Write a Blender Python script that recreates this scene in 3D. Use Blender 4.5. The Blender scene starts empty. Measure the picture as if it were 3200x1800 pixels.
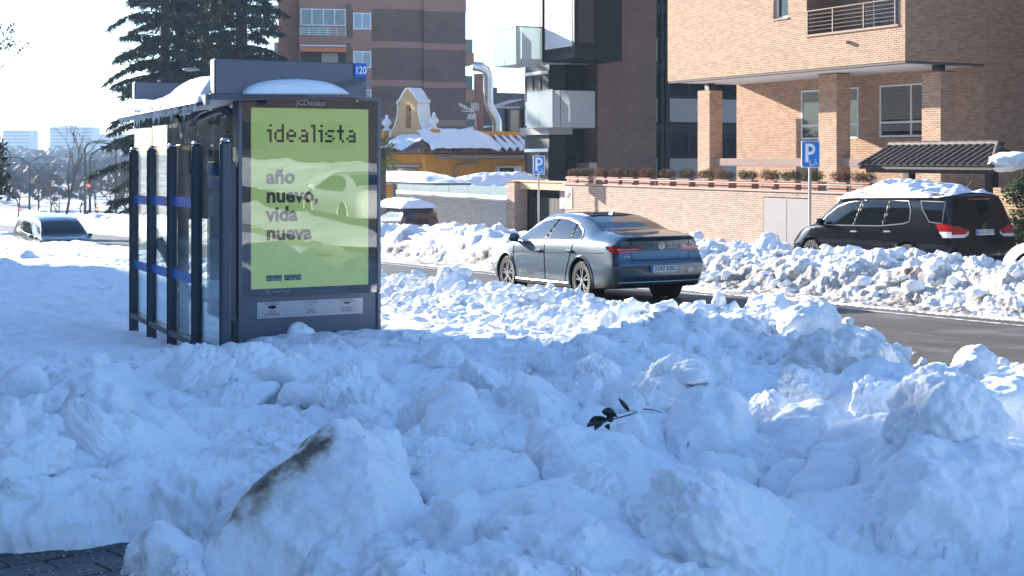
import bpy, bmesh, math, random
import numpy as np
from mathutils import Vector, Matrix

# ------------------------------------------------------------------ camera, light, exposure
S = bpy.context.scene
C = S.collection
TH = math.radians(27.0)                 # the street runs 27 degrees to the left of the view
SN, CS = math.sin(TH), math.cos(TH)
CAMZ = 1.6
FPX = 4400.0                            # focal length in photo pixels (3200 wide)
HY = 495.0                              # horizon row in the photo

cam_d = bpy.data.cameras.new('camera')
cam = bpy.data.objects.new('camera', cam_d)
C.objects.link(cam)
cam.location = (0, 0, CAMZ)
cam.rotation_euler = (math.pi / 2, 0, 0)
cam_d.sensor_width = 36.0
cam_d.lens = 36.0 * FPX / 3200.0
cam_d.shift_y = -(900.0 - HY) / 3200.0
cam_d.clip_start = 0.1
cam_d.clip_end = 6000
cam_d.dof.use_dof = True
cam_d.dof.focus_distance = 14.5
cam_d.dof.aperture_fstop = 7.0
S.camera = cam

SUN_AZ = math.radians(45.0)             # left of the view direction
SUN_EL = math.radians(16.4)
world = bpy.data.worlds.new('World')
S.world = world
world.use_nodes = True
wn = world.node_tree.nodes
wl = world.node_tree.links
wn.clear()
sky = wn.new('ShaderNodeTexSky')
sky.sky_type = 'NISHITA'
sky.sun_disc = False
sky.sun_elevation = SUN_EL
sky.sun_rotation = -SUN_AZ
sky.altitude = 600
sky.air_density = 1.0
sky.dust_density = 0.3
sky.ozone_density = 4.2
bg = wn.new('ShaderNodeBackground')
bg.inputs['Strength'].default_value = 0.125
wo = wn.new('ShaderNodeOutputWorld')
wl.new(sky.outputs[0], bg.inputs[0])
wl.new(bg.outputs[0], wo.inputs[0])

sd = bpy.data.lights.new('sun', 'SUN')
sd.energy = 5.0
sd.angle = math.radians(0.5)
sd.color = (1.0, 0.945, 0.86)
sun = bpy.data.objects.new('sun', sd)
C.objects.link(sun)
sdir = Vector((-math.sin(SUN_AZ) * math.cos(SUN_EL), math.cos(SUN_AZ) * math.cos(SUN_EL), math.sin(SUN_EL)))
sun.rotation_euler = sdir.to_track_quat('Z', 'Y').to_euler()
sun.location = sdir * 60

S.view_settings.view_transform = 'Standard'
S.view_settings.look = 'None'
S.view_settings.exposure = 1.80
S.view_settings.gamma = 1.0
S.view_settings.use_curve_mapping = False
S.render.engine = 'CYCLES'
S.cycles.use_denoising = True
S.cycles.max_bounces = 7
S.cycles.diffuse_bounces = 3
S.cycles.glossy_bounces = 3
S.cycles.transmission_bounces = 5
S.cycles.transparent_max_bounces = 10
S.cycles.volume_bounces = 0
S.cycles.sample_clamp_indirect = 6.0
S.cycles.caustics_reflective = False
S.cycles.caustics_refractive = False

# ------------------------------------------------------------------ coordinates
# everything is laid out in street coordinates (v across to the right, u along the street, z above the camera's height)
def world_pt(v, u, z):
    return Vector((CS * v - SN * u, SN * v + CS * u, z + CAMZ))

def pix(x, y, D):
    """street coordinates of the point measured at photo pixel (x, y) and distance D"""
    X = (x - 1600.0) / FPX * D
    return (CS * X + SN * D, -SN * X + CS * D, (HY - y) / FPX * D)

def on_v(x, y, V):
    return pix(x, y, V / (CS * (x - 1600.0) / FPX + SN))

def on_u(x, y, U):
    return pix(x, y, U / (CS - SN * (x - 1600.0) / FPX))

def gz(v, u):
    """height of the paving (relative to the camera) - the street runs gently downhill"""
    u = np.asarray(u, float); v = np.asarray(v, float)
    a = -1.6 - 0.03 * np.clip(u, -60, 170)
    far = np.clip((u - 420) / 1100.0, 0, 1)
    a = a + far * far * (3 - 2 * far) * 11.0
    cross = -0.027 * np.clip(v - 12, 0, 12) * np.clip(1 - np.abs(u - 30) / 90, 0, 1)
    return a + cross
def g(v, u): return float(gz(v, u))
ROADV0, ROADV1 = 9.0, 24.6
KERB = 0.12
def road_z(v, u): return g(v, u) - KERB

# ------------------------------------------------------------------ mesh builder
class MB:
    def __init__(s): s.v = []; s.f = []
    def add(s, vs, fs):
        o = len(s.v); s.v += [tuple(p) for p in vs]; s.f += [tuple(i + o for i in f) for f in fs]; return s
    def box(s, a, b):
        x0, y0, z0 = a; x1, y1, z1 = b
        if x0 > x1: x0, x1 = x1, x0
        if y0 > y1: y0, y1 = y1, y0
        if z0 > z1: z0, z1 = z1, z0
        return s.add([(x0,y0,z0),(x1,y0,z0),(x1,y1,z0),(x0,y1,z0),(x0,y0,z1),(x1,y0,z1),(x1,y1,z1),(x0,y1,z1)],
                     [(0,3,2,1),(4,5,6,7),(0,1,5,4),(1,2,6,5),(2,3,7,6),(3,0,4,7)])
    def rbox(s, a, b, r=0.01):
        """box with chamfered vertical and horizontal edges"""
        x0,y0,z0 = [min(p,q) for p,q in zip(a,b)]; x1,y1,z1 = [max(p,q) for p,q in zip(a,b)]
        r = min(r, (x1-x0)*.49, (y1-y0)*.49, (z1-z0)*.49)
        V = []
        def ring(ins, z):
            i = ins
            return [(x0+r+i,y0+i,z),(x1-r-i,y0+i,z),(x1-i,y0+r+i,z),(x1-i,y1-r-i,z),(x1-r-i,y1-i,z),(x0+r+i,y1-i,z),(x0+i,y1-r-i,z),(x0+i,y0+r+i,z)]
        rs = [ring(r*.9,z0), ring(0,z0+r), ring(0,z1-r), ring(r*.9,z1)]
        for q in rs: V += q
        F = [tuple(range(7,-1,-1)), tuple(range(24,32))]
        for k in range(3):
            for i in range(8):
                j=(i+1)%8; F.append((k*8+i,k*8+j,k*8+8+j,k*8+8+i))
        return s.add(V,F)
    def obox(s, c, size, R):
        hx,hy,hz = [q/2 for q in size]
        P = [Vector(c) + R @ Vector((sx*hx,sy*hy,sz*hz)) for sz in (-1,1) for sx,sy in ((-1,-1),(1,-1),(1,1),(-1,1))]
        return s.add(P,[(0,3,2,1),(4,5,6,7),(0,1,5,4),(1,2,6,5),(2,3,7,6),(3,0,4,7)])
    def bar(s, p, q, w, h=None, up=(0,0,1)):
        p = Vector(p); q = Vector(q); d = q - p
        if d.length < 1e-6: return s
        h = w if h is None else h
        y = d.normalized(); x = y.cross(Vector(up))
        if x.length < 1e-4: x = y.cross(Vector((1,0,0)))
        x.normalize(); z = x.cross(y)
        R = Matrix((x,y,z)).transposed()
        return s.obox((p+q)/2,(w,d.length,h),R)
    def tube(s, path, r, n=8, cap=True):
        P = [Vector(p) for p in path]; m = len(P)
        rr = r if isinstance(r,(list,tuple)) else [r]*m
        t0 = (P[1]-P[0]).normalized()
        a = t0.cross(Vector((0,0,1)))
        if a.length < 1e-3: a = t0.cross(Vector((1,0,0)))
        a.normalize(); V = []
        for i in range(m):
            t = (P[min(i+1,m-1)]-P[max(i-1,0)])
            t = t.normalized() if t.length > 1e-9 else t0
            a = a - t*a.dot(t)
            if a.length < 1e-4: a = t.orthogonal()
            a.normalize(); b = t.cross(a)
            for k in range(n):
                w = 2*math.pi*k/n
                V.append(P[i] + (a*math.cos(w)+b*math.sin(w))*rr[i])
        F = [(i*n+k, i*n+(k+1)%n, (i+1)*n+(k+1)%n, (i+1)*n+k) for i in range(m-1) for k in range(n)]
        if cap: F += [tuple(range(n-1,-1,-1)), tuple(range((m-1)*n, m*n))]
        return s.add(V,F)
    def lathe(s, prof, c, n=20, axis='z', cap=True):
        V=[]; m=len(prof)
        for r,h in prof:
            for k in range(n):
                w=2*math.pi*k/n; a,b=r*math.cos(w),r*math.sin(w)
                V.append({'z':(c[0]+a,c[1]+b,c[2]+h),'x':(c[0]+h,c[1]+a,c[2]+b),'y':(c[0]+b,c[1]+h,c[2]+a)}[axis])
        F=[(i*n+k,i*n+(k+1)%n,(i+1)*n+(k+1)%n,(i+1)*n+k) for i in range(m-1) for k in range(n)]
        if cap: F+=[tuple(range(n-1,-1,-1)),tuple(range((m-1)*n,m*n))]
        return s.add(V,F)
    def prism(s, poly, fn, d0, d1):
        """extrude a 2-D polygon; fn(a, b, d) gives the point"""
        n=len(poly); V=[fn(a,b,d0) for a,b in poly]+[fn(a,b,d1) for a,b in poly]
        F=[tuple(range(n-1,-1,-1)),tuple(range(n,2*n))]+[(i,(i+1)%n,n+(i+1)%n,n+i) for i in range(n)]
        return s.add(V,F)
    def quad(s,a,b,c,d): return s.add([a,b,c,d],[(0,1,2,3)])
    def mesh(s, name, off=(0,0,0), smooth=False, fix=True):
        me = bpy.data.meshes.new(name)
        ox,oy,oz = off
        me.from_pydata([(x-ox,y-oy,z-oz) for x,y,z in s.v],[],s.f)
        if fix:
            bm=bmesh.new(); bm.from_mesh(me)
            bmesh.ops.recalc_face_normals(bm,faces=bm.faces)
            bm.to_mesh(me); bm.free()
        if smooth:
            me.polygons.foreach_set('use_smooth',[True]*len(me.polygons))
            try: me.set_sharp_from_angle(angle=math.radians(smooth if smooth is not True else 180))
            except Exception: pass
        me.update(); return me
    def build(s, name, mat, parent=None, smooth=False, label=None, kind=None):
        off = BASE.get(parent.name,(0,0,0)) if parent is not None else (0,0,0)
        o = bpy.data.objects.new(name, s.mesh(name, off, smooth))
        C.objects.link(o)
        if mat is not None: o.data.materials.append(mat)
        if parent is not None:
            o.parent = parent; BASE[o.name] = off
        if label: o['label']=label
        if kind: o['kind']=kind
        return o

BASE = {}
def tag(o, label, cat, group=None, kind=None):
    if label: o['label']=label
    if cat: o['category']=cat
    if group: o['group']=group
    if kind: o['kind']=kind
    return o
def thing(name, label, cat, base, group=None, rot=TH, local=False):
    """an Empty at the thing's base; its parts are given in street coordinates (or in the thing's own frame: local=True)"""
    o = bpy.data.objects.new(name, None); C.objects.link(o)
    o.empty_display_size = 0.3
    o.location = world_pt(*base); o.rotation_euler = (0,0,rot)
    BASE[o.name] = (0,0,0) if local else tuple(base)
    return tag(o,label,cat,group)
def solo(mb, name, mat, label, cat, base=None, group=None, kind=None, smooth=False):
    if base is None:
        a=np.array(mb.v); base=tuple(a.min(0)*.5+a.max(0)*.5); base=(base[0],base[1],float(a[:,2].min()))
    o = bpy.data.objects.new(name, mb.mesh(name, base, smooth)); C.objects.link(o)
    if mat is not None: o.data.materials.append(mat)
    o.location = world_pt(*base); o.rotation_euler=(0,0,TH)
    BASE[o.name]=tuple(base)
    return tag(o,label,cat,group,kind)
def struct(mb, name, mat, smooth=False, kind='structure'):
    return solo(mb,name,mat,None,None,(0,0,0),None,kind,smooth)
def np_mesh(name, verts, faces, smooth=True):
    """fast mesh from numpy arrays (faces: n x 3 or n x 4)"""
    me=bpy.data.meshes.new(name)
    verts=np.asarray(verts,np.float32); faces=np.asarray(faces,np.int32)
    k=faces.shape[1]
    me.vertices.add(len(verts)); me.vertices.foreach_set('co',verts.ravel())
    me.loops.add(faces.size); me.loops.foreach_set('vertex_index',faces.ravel())
    me.polygons.add(len(faces)); me.polygons.foreach_set('loop_start',np.arange(0,faces.size,k,dtype=np.int32))
    try: me.polygons.foreach_set('loop_total',np.full(len(faces),k,np.int32))
    except Exception: pass
    me.polygons.foreach_set('use_smooth',np.full(len(faces),smooth))
    me.update(calc_edges=True); me.validate()
    return me
def fattr(me,name,vals):
    a=me.attributes.new(name,'FLOAT','POINT'); a.data.foreach_set('value',np.asarray(vals,np.float32)); return a
def copy_tree(o, parent=None):
    c=o.copy(); C.objects.link(c)
    if parent is not None: c.parent=parent
    for ch in list(o.children): copy_tree(ch,c)
    return c

_font={}
def text_mesh(txt, size, bold=0.0, ext=0.0, align='CENTER', space=1.0, line=1.0, res=3):
    cu=bpy.data.curves.new('lettering','FONT'); cu.body=txt; cu.size=size
    cu.align_x=align; cu.align_y='CENTER'; cu.offset=bold; cu.extrude=ext
    cu.space_character=space; cu.space_line=line; cu.resolution_u=res
    ob=bpy.data.objects.new('lettering',cu); C.objects.link(ob)
    dg=bpy.context.evaluated_depsgraph_get(); dg.update()
    me=bpy.data.meshes.new_from_object(ob.evaluated_get(dg))
    bpy.data.objects.remove(ob); bpy.data.curves.remove(cu)
    return me
def lettering(name, txt, size, origin, ex, ey, mat, parent, bold=0.0, sx=1.0, align='CENTER', space=1.0, line=1.0, res=3):
    """flat lettering at origin (street or local coordinates), reading along ex with its top towards ey"""
    me=text_mesh(txt,size,bold,0,align,space,line,res)
    ex=Vector(ex); ey=Vector(ey); ez=ex.cross(ey); off=Vector(BASE.get(parent.name,(0,0,0)))
    for p in me.vertices:
        x,y=p.co.x*sx,p.co.y
        p.co=Vector(origin)+ex*x+ey*y+ez*0.0-off
    me.materials.clear(); me.materials.append(mat); me.name=name
    o=bpy.data.objects.new(name,me); C.objects.link(o); o.parent=parent; BASE[o.name]=tuple(off)
    return o

# ------------------------------------------------------------------ materials
M={}
def _nt(name):
    m=bpy.data.materials.new(name); m.use_nodes=True
    nt=m.node_tree; b=nt.nodes['Principled BSDF']
    return m,nt,b
def mat(name, col, rough=0.6, metal=0.0, var=0.12, scale=6.0, bump=0.0, bscale=40.0, spec=0.5, coat=0.0, trans=0.0, emit=None, estr=0, island=0.0, detail=5.0, dirt=None, stretch=None, bdist=0.02):
    if name in M: return M[name]
    m,nt,b=_nt(name); N=nt.nodes; L=nt.links
    b.inputs['Roughness'].default_value=rough; b.inputs['Metallic'].default_value=metal
    b.inputs['Specular IOR Level'].default_value=spec
    b.inputs['Coat Weight'].default_value=coat; b.inputs['Coat Roughness'].default_value=0.04
    col=tuple(col)+(1,)
    tc=N.new('ShaderNodeTexCoord'); src=tc.outputs['Object']
    if stretch:
        mp=N.new('ShaderNodeMapping'); mp.inputs['Scale'].default_value=stretch; L.new(src,mp.inputs[0]); src=mp.outputs[0]
    no=N.new('ShaderNodeTexNoise'); no.inputs['Scale'].default_value=scale; no.inputs['Detail'].default_value=detail
    no.inputs['Roughness'].default_value=0.6
    L.new(src,no.inputs['Vector'])
    mr=N.new('ShaderNodeMapRange'); mr.inputs['From Min'].default_value=.28; mr.inputs['From Max'].default_value=.72
    mr.inputs['To Min'].default_value=1-var; mr.inputs['To Max'].default_value=1+var
    L.new(no.outputs['Fac'],mr.inputs[0]); fac=mr.outputs[0]
    if island>0:
        ge=N.new('ShaderNodeNewGeometry'); oi=N.new('ShaderNodeObjectInfo')
        ad=N.new('ShaderNodeMath'); ad.operation='ADD'; L.new(ge.outputs['Random Per Island'],ad.inputs[0]); L.new(oi.outputs['Random'],ad.inputs[1])
        fr=N.new('ShaderNodeMath'); fr.operation='FRACT'; L.new(ad.outputs[0],fr.inputs[0])
        m2=N.new('ShaderNodeMapRange'); m2.inputs['To Min'].default_value=1-island; m2.inputs['To Max'].default_value=1+island
        L.new(fr.outputs[0],m2.inputs[0])
        mu=N.new('ShaderNodeMath'); mu.operation='MULTIPLY'; L.new(fac,mu.inputs[0]); L.new(m2.outputs[0],mu.inputs[1]); fac=mu.outputs[0]
    vm=N.new('ShaderNodeVectorMath'); vm.operation='SCALE'; vm.inputs[0].default_value=col[:3]; L.new(fac,vm.inputs['Scale'])
    out=vm.outputs[0]
    if dirt:
        dc,ds,lo,hi=dirt
        n2=N.new('ShaderNodeTexNoise'); n2.inputs['Scale'].default_value=ds; n2.inputs['Detail'].default_value=6; n2.inputs['Roughness'].default_value=.65
        L.new(tc.outputs['Object'],n2.inputs['Vector'])
        r2=N.new('ShaderNodeMapRange'); r2.inputs['From Min'].default_value=lo; r2.inputs['From Max'].default_value=hi; L.new(n2.outputs['Fac'],r2.inputs[0])
        mx=N.new('ShaderNodeMix'); mx.data_type='RGBA'; L.new(r2.outputs[0],mx.inputs['Factor']); L.new(out,mx.inputs['A']); mx.inputs['B'].default_value=tuple(dc)+(1,)
        out=mx.outputs['Result']
    L.new(out,b.inputs['Base Color'])
    if bump>0:
        nb=N.new('ShaderNodeTexNoise'); nb.inputs['Scale'].default_value=bscale; nb.inputs['Detail'].default_value=5
        L.new(src,nb.inputs['Vector'])
        bp=N.new('ShaderNodeBump'); bp.inputs['Strength'].default_value=bump; bp.inputs['Distance'].default_value=bdist
        L.new(nb.outputs['Fac'],bp.inputs['Height']); L.new(bp.outputs[0],b.inputs['Normal'])
    if trans: b.inputs['Transmission Weight'].default_value=trans
    if emit:
        b.inputs['Emission Color'].default_value=tuple(emit)+(1,); b.inputs['Emission Strength'].default_value=estr
    M[name]=m; return m
def mat_glass(name, tint=(.9,.95,.93), refl=0.05, rough=0.0, ior=1.5, fk=1.0):
    """clear sheet glass: see-through with a Fresnel reflection"""
    if name in M: return M[name]
    m,nt,b=_nt(name); N=nt.nodes; L=nt.links; N.remove(b)
    out=N['Material Output']
    tr=N.new('ShaderNodeBsdfTransparent'); tr.inputs[0].default_value=tuple(tint)+(1,)
    gl=N.new('ShaderNodeBsdfGlossy'); gl.inputs['Roughness'].default_value=rough; gl.inputs[0].default_value=(1,1,1,1)
    fr=N.new('ShaderNodeFresnel'); fr.inputs[0].default_value=ior
    ad=N.new('ShaderNodeMath'); ad.operation='ADD'; ad.operation='MULTIPLY_ADD'; ad.inputs[1].default_value=fk; ad.inputs[2].default_value=refl; L.new(fr.outputs[0],ad.inputs[0])
    mx=N.new('ShaderNodeMixShader'); L.new(ad.outputs[0],mx.inputs[0]); L.new(tr.outputs[0],mx.inputs[1]); L.new(gl.outputs[0],mx.inputs[2])
    L.new(mx.outputs[0],out.inputs[0]); M[name]=m; return m
def mat_frost(name, col=(.78,.84,.82), tl=0.5):
    if name in M: return M[name]
    m,nt,b=_nt(name); N=nt.nodes; L=nt.links; out=N['Material Output']
    b.inputs['Base Color'].default_value=tuple(col)+(1,); b.inputs['Roughness'].default_value=.25
    t=N.new('ShaderNodeBsdfTranslucent'); t.inputs[0].default_value=tuple(col)+(1,)
    mx=N.new('ShaderNodeMixShader'); mx.inputs[0].default_value=tl
    L.new(b.outputs[0],mx.inputs[1]); L.new(t.outputs[0],mx.inputs[2]); L.new(mx.outputs[0],out.inputs[0]); M[name]=m; return m
def mat_leaf(name, col, var=.5, scale=1.5, tl=.25, island=.35):
    if name in M: return M[name]
    m=mat(name,col,.7,0,var,scale,0,spec=.25,island=island); nt=m.node_tree; N=nt.nodes; L=nt.links
    b=N['Principled BSDF']; out=N['Material Output']
    t=N.new('ShaderNodeBsdfTranslucent'); t.inputs[0].default_value=tuple(min(1,c*1.2) for c in col)+(1,)
    mx=N.new('ShaderNodeMixShader'); mx.inputs[0].default_value=tl
    L.new(b.outputs[0],mx.inputs[1]); L.new(t.outputs[0],mx.inputs[2]); L.new(mx.outputs[0],out.inputs[0]); return m
def mat_snow(name, base=(.90,.92,.94), dirtc=(.16,.13,.11), tint=(.50,.44,.38)):
    """snow whose dirt comes from the mesh attribute 'dirt'"""
    if name in M: return M[name]
    m,nt,b=_nt(name); N=nt.nodes; L=nt.links
    tc=N.new('ShaderNodeNewGeometry')
    at=N.new('ShaderNodeAttribute'); at.attribute_name='dirt'
    no=N.new('ShaderNodeTexNoise'); no.inputs['Scale'].default_value=9; no.inputs['Detail'].default_value=9; no.inputs['Roughness'].default_value=.7
    L.new(tc.outputs['Position'],no.inputs['Vector'])
    # dirt factor: attribute broken up by grain
    r0=N.new('ShaderNodeMapRange'); r0.inputs['From Min'].default_value=.3; r0.inputs['From Max'].default_value=.7; r0.inputs['To Min'].default_value=.2; r0.inputs['To Max'].default_value=1.6
    L.new(no.outputs['Fac'],r0.inputs[0])
    mu=N.new('ShaderNodeMath'); mu.operation='MULTIPLY'; mu.use_clamp=True; L.new(at.outputs['Fac'],mu.inputs[0]); L.new(r0.outputs[0],mu.inputs[1])
    cr=N.new('ShaderNodeValToRGB'); e=cr.color_ramp.elements
    e[0].position=0; e[0].color=tuple(base)+(1,); e[1].position=1; e[1].color=tuple(dirtc)+(1,)
    x=cr.color_ramp.elements.new(.45); x.color=tuple(tint)+(1,)
    L.new(mu.outputs[0],cr.inputs[0]); L.new(cr.outputs[0],b.inputs['Base Color'])
    b.inputs['Roughness'].default_value=.75; b.inputs['Specular IOR Level'].default_value=.25
    b.inputs['Subsurface Weight'].default_value=0.12; b.inputs['Subsurface Radius'].default_value=(.9,1.0,1.1); b.inputs['Subsurface Scale'].default_value=.025
    n1=N.new('ShaderNodeTexNoise'); n1.inputs['Scale'].default_value=55; n1.inputs['Detail'].default_value=6; n1.inputs['Roughness'].default_value=.7
    L.new(tc.outputs['Position'],n1.inputs['Vector'])
    bp=N.new('ShaderNodeBump'); bp.inputs['Strength'].default_value=.55; bp.inputs['Distance'].default_value=.014
    L.new(n1.outputs['Fac'],bp.inputs['Height'])
    n3=N.new('ShaderNodeTexNoise'); n3.inputs['Scale'].default_value=16; n3.inputs['Detail'].default_value=4; n3.inputs['Roughness'].default_value=.6
    L.new(tc.outputs['Position'],n3.inputs['Vector'])
    b2=N.new('ShaderNodeBump'); b2.inputs['Strength'].default_value=.45; b2.inputs['Distance'].default_value=.03
    L.new(n3.outputs['Fac'],b2.inputs['Height']); L.new(bp.outputs[0],b2.inputs['Normal']); L.new(b2.outputs[0],b.inputs['Normal'])
    M[name]=m; return m
def mat_brick(name, c1, c2, mortar, bw=.25, bh=.065, bump=.4, ms=.012, axis='u'):
    """brickwork too far away to build: axis 'u' for walls along the street, 'v' for walls across it (object frame x = v, y = u)"""
    if name in M: return M[name]
    m,nt,b=_nt(name); N=nt.nodes; L=nt.links
    tc=N.new('ShaderNodeTexCoord'); sp=N.new('ShaderNodeSeparateXYZ'); L.new(tc.outputs['Object'],sp.inputs[0])
    cb=N.new('ShaderNodeCombineXYZ')
    ad=N.new('ShaderNodeMath'); ad.operation='ADD'; L.new(sp.outputs['X'],ad.inputs[0]); L.new(sp.outputs['Y'],ad.inputs[1])
    L.new(ad.outputs[0],cb.inputs['X']); L.new(sp.outputs['Z'],cb.inputs['Y'])
    br=N.new('ShaderNodeTexBrick'); br.inputs['Scale'].default_value=1; br.inputs['Brick Width'].default_value=bw; br.inputs['Row Height'].default_value=bh
    br.inputs['Mortar Size'].default_value=ms; br.inputs['Mortar Smooth'].default_value=.3; br.inputs['Bias'].default_value=0
    br.inputs['Color1'].default_value=tuple(c1)+(1,); br.inputs['Color2'].default_value=tuple(c2)+(1,); br.inputs['Mortar'].default_value=tuple(mortar)+(1,)
    L.new(cb.outputs[0],br.inputs['Vector'])
    no=N.new('ShaderNodeTexNoise'); no.inputs['Scale'].default_value=.6; no.inputs['Detail'].default_value=6; L.new(tc.outputs['Object'],no.inputs['Vector'])
    mr=N.new('ShaderNodeMapRange'); mr.inputs['From Min'].default_value=.3; mr.inputs['From Max'].default_value=.7; mr.inputs['To Min'].default_value=.82; mr.inputs['To Max'].default_value=1.12
    L.new(no.outputs['Fac'],mr.inputs[0])
    vm=N.new('ShaderNodeVectorMath'); vm.operation='SCALE'; L.new(br.outputs['Color'],vm.inputs[0]); L.new(mr.outputs[0],vm.inputs['Scale'])
    L.new(vm.outputs[0],b.inputs['Base Color']); b.inputs['Roughness'].default_value=.85
    bp=N.new('ShaderNodeBump'); bp.invert=True; bp.inputs['Strength'].default_value=bump; bp.inputs['Distance'].default_value=.01
    L.new(br.outputs['Fac'],bp.inputs['Height']); L.new(bp.outputs[0],b.inputs['Normal'])
    M[name]=m; return m

# ------------------------------------------------------------------ noise (numpy)
_rng=np.random.RandomState(7)
_perm=_rng.permutation(4096).astype(np.int64)
_grad=_rng.normal(size=(4096,3)); _grad/=np.linalg.norm(_grad,axis=1)[:,None]
def perlin(x,y,z):
    xi=np.floor(x).astype(np.int64); yi=np.floor(y).astype(np.int64); zi=np.floor(z).astype(np.int64)
    xf=x-xi; yf=y-yi; zf=z-zi
    def fade(t): return t*t*t*(t*(t*6-15)+10)
    u,v,w=fade(xf),fade(yf),fade(zf)
    def h(a,b,c): return _perm[(_perm[(_perm[(xi+a)&4095]+yi+b)&4095]+zi+c)&4095]
    def d(a,b,c):
        G=_grad[h(a,b,c)]; return G[...,0]*(xf-a)+G[...,1]*(yf-b)+G[...,2]*(zf-c)
    def lerp(t,p,q): return p+t*(q-p)
    return 1.5*lerp(w,lerp(v,lerp(u,d(0,0,0),d(1,0,0)),lerp(u,d(0,1,0),d(1,1,0))),lerp(v,lerp(u,d(0,0,1),d(1,0,1)),lerp(u,d(0,1,1),d(1,1,1))))
def fbm(x,y,z,f,octv=4,gain=.5):
    a=1; s=0*x
    for i in range(octv):
        s=s+a*perlin(x*f+13.7*i,y*f+7.1*i,z*f+3.3*i); a*=gain; f*=2.03
    return s
def billow(x,y,z,f,octv=3,gain=.5):
    a=1; s=0*x
    for i in range(octv):
        s=s+a*(np.abs(perlin(x*f+5.7*i,y*f+9.1*i,z*f+1.3*i))*2-.5); a*=gain; f*=2.1
    return s
def sstep(a,b,x):
    t=np.clip((x-a)/(b-a),0,1); return t*t*(3-2*t)
# ------------------------------------------------------------------ ground, road, pavement
snow_m = mat_snow('snow')
asph = mat('asphalt',(.060,.054,.050),.68,0,.42,2.2,.5,160,dirt=((.17,.16,.155),.9,.52,.72),bdist=.006,stretch=(1.5,.10,1))
def sheet(name, m, v0, v1, u0, u1, nv, nu, zf, kind='structure'):
    vs=np.linspace(v0,v1,nv); us=np.linspace(u0,u1,nu) if np.isscalar(u0) else u0
    V,U=np.meshgrid(vs,us); Z=zf(V,U)
    P=np.stack([V,U,Z],-1).reshape(-1,3)
    i=np.arange(len(us)-1)[:,None]*nv+np.arange(nv-1)[None,:]
    F=np.stack([i,i+1,i+1+nv,i+nv],-1).reshape(-1,4)
    o=bpy.data.objects.new(name,np_mesh(name,P,F)); C.objects.link(o); o.data.materials.append(m)
    o.location=world_pt(0,0,0); o.rotation_euler=(0,0,TH); o['kind']=kind; BASE[o.name]=(0,0,0); return o
far_ground = mat('snowy_earth',(.42,.43,.45),.9,0,.3,.02,0,dirt=((.16,.15,.13),.03,.45,.6))
us=np.concatenate([np.linspace(-70,180,120),np.geomspace(185,3200,70)])
sheet('ground',far_ground,-1500,1500,us,None,60,None,lambda V,U: gz(V,U)-.6-.35*sstep(-40,0,-np.abs(V-16)))
us2=np.linspace(-45,260,170)
road=sheet('road',asph,ROADV0,ROADV1,us2,None,24,None,lambda V,U: gz(V,U)-KERB)
kerb_m=mat('kerb_stone',(.32,.31,.30),.8,0,.2,5,.3,60)
pav_m=mat('paving',(.20,.19,.185),.85,0,.2,2,.3,50)
sheet('far_pavement',pav_m,ROADV1+.15,27.4,us2,None,4,None,lambda V,U: gz(V,U))
for vv,nm in ((ROADV0-.15,'near_kerb'),(ROADV1,'far_kerb')):
    k=MB()
    for i in range(len(us2)-1):
        a,b=us2[i],us2[i+1]
        z=g(vv,(a+b)/2)
        k.box((vv,a,z-.35),(vv+.15,b,z+.002))
    struct(k,nm,kerb_m)
# worn white lane line at the far side of the lane
line_m=mat('road_paint',(.62,.61,.58),.7,0,.25,7,dirt=((.10,.095,.09),9,.48,.6))
ln=MB()
for a in np.arange(6,60,1.0):
    ln.quad((14.05,a,road_z(14,a)+.005),(14.17,a,road_z(14,a)+.005),(14.17,a+1,road_z(14,a+1)+.005),(14.05,a+1,road_z(14,a+1)+.005))
struct(ln,'road_markings',line_m)

# dark paving tiles left bare at the front, each a tile of its own
bed=MB(); bed.quad((-2.6,2.8,g(0,2.8)-.05),(8.9,2.8,g(0,2.8)-.05),(8.9,9.5,g(0,9.5)-.05),(-2.6,9.5,g(0,9.5)-.05))
pave=struct(bed,'pavement',mat('tile_joint',(.30,.33,.37),.9,0,.3,12))
tile_mats=[mat('paving_tile_%s'%n,c,.7,0,.22,9,.35,70,dirt=((.60,.64,.68),38,.60,.66),bdist=.008) for n,c in (('slate',(.050,.050,.053)),('dark',(.040,.040,.044)),('grey',(.066,.064,.064)))]
tm=MB(); tm.rbox((-.1425,-.0925,-.04),(.1425,.0925,0),.006); tmesh=[tm.mesh('paving_tile') for _ in range(3)]
for i in range(3): tmesh[i].materials.append(tile_mats[i])
rt=random.Random(3)
ta=math.radians(14)
for i in range(-7,9):
    for j in range(-9,9):
        dx=(i+.5*(j%2))*.295; dy=j*.195
        v=.3+dx*math.cos(ta)-dy*math.sin(ta); u=6.3+dx*math.sin(ta)+dy*math.cos(ta)
        if not(-1.5<v<2.3 and 5.6<u<7.3): continue
        o=bpy.data.objects.new('paving_tile',tmesh[rt.choice((0,0,1,2))]); C.objects.link(o); o.parent=pave
        o.location=(v,u,g(v,u)-.004+rt.uniform(-.004,.004)); o.rotation_euler=(rt.uniform(-.008,.008)-.03,rt.uniform(-.008,.008),ta)

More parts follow.
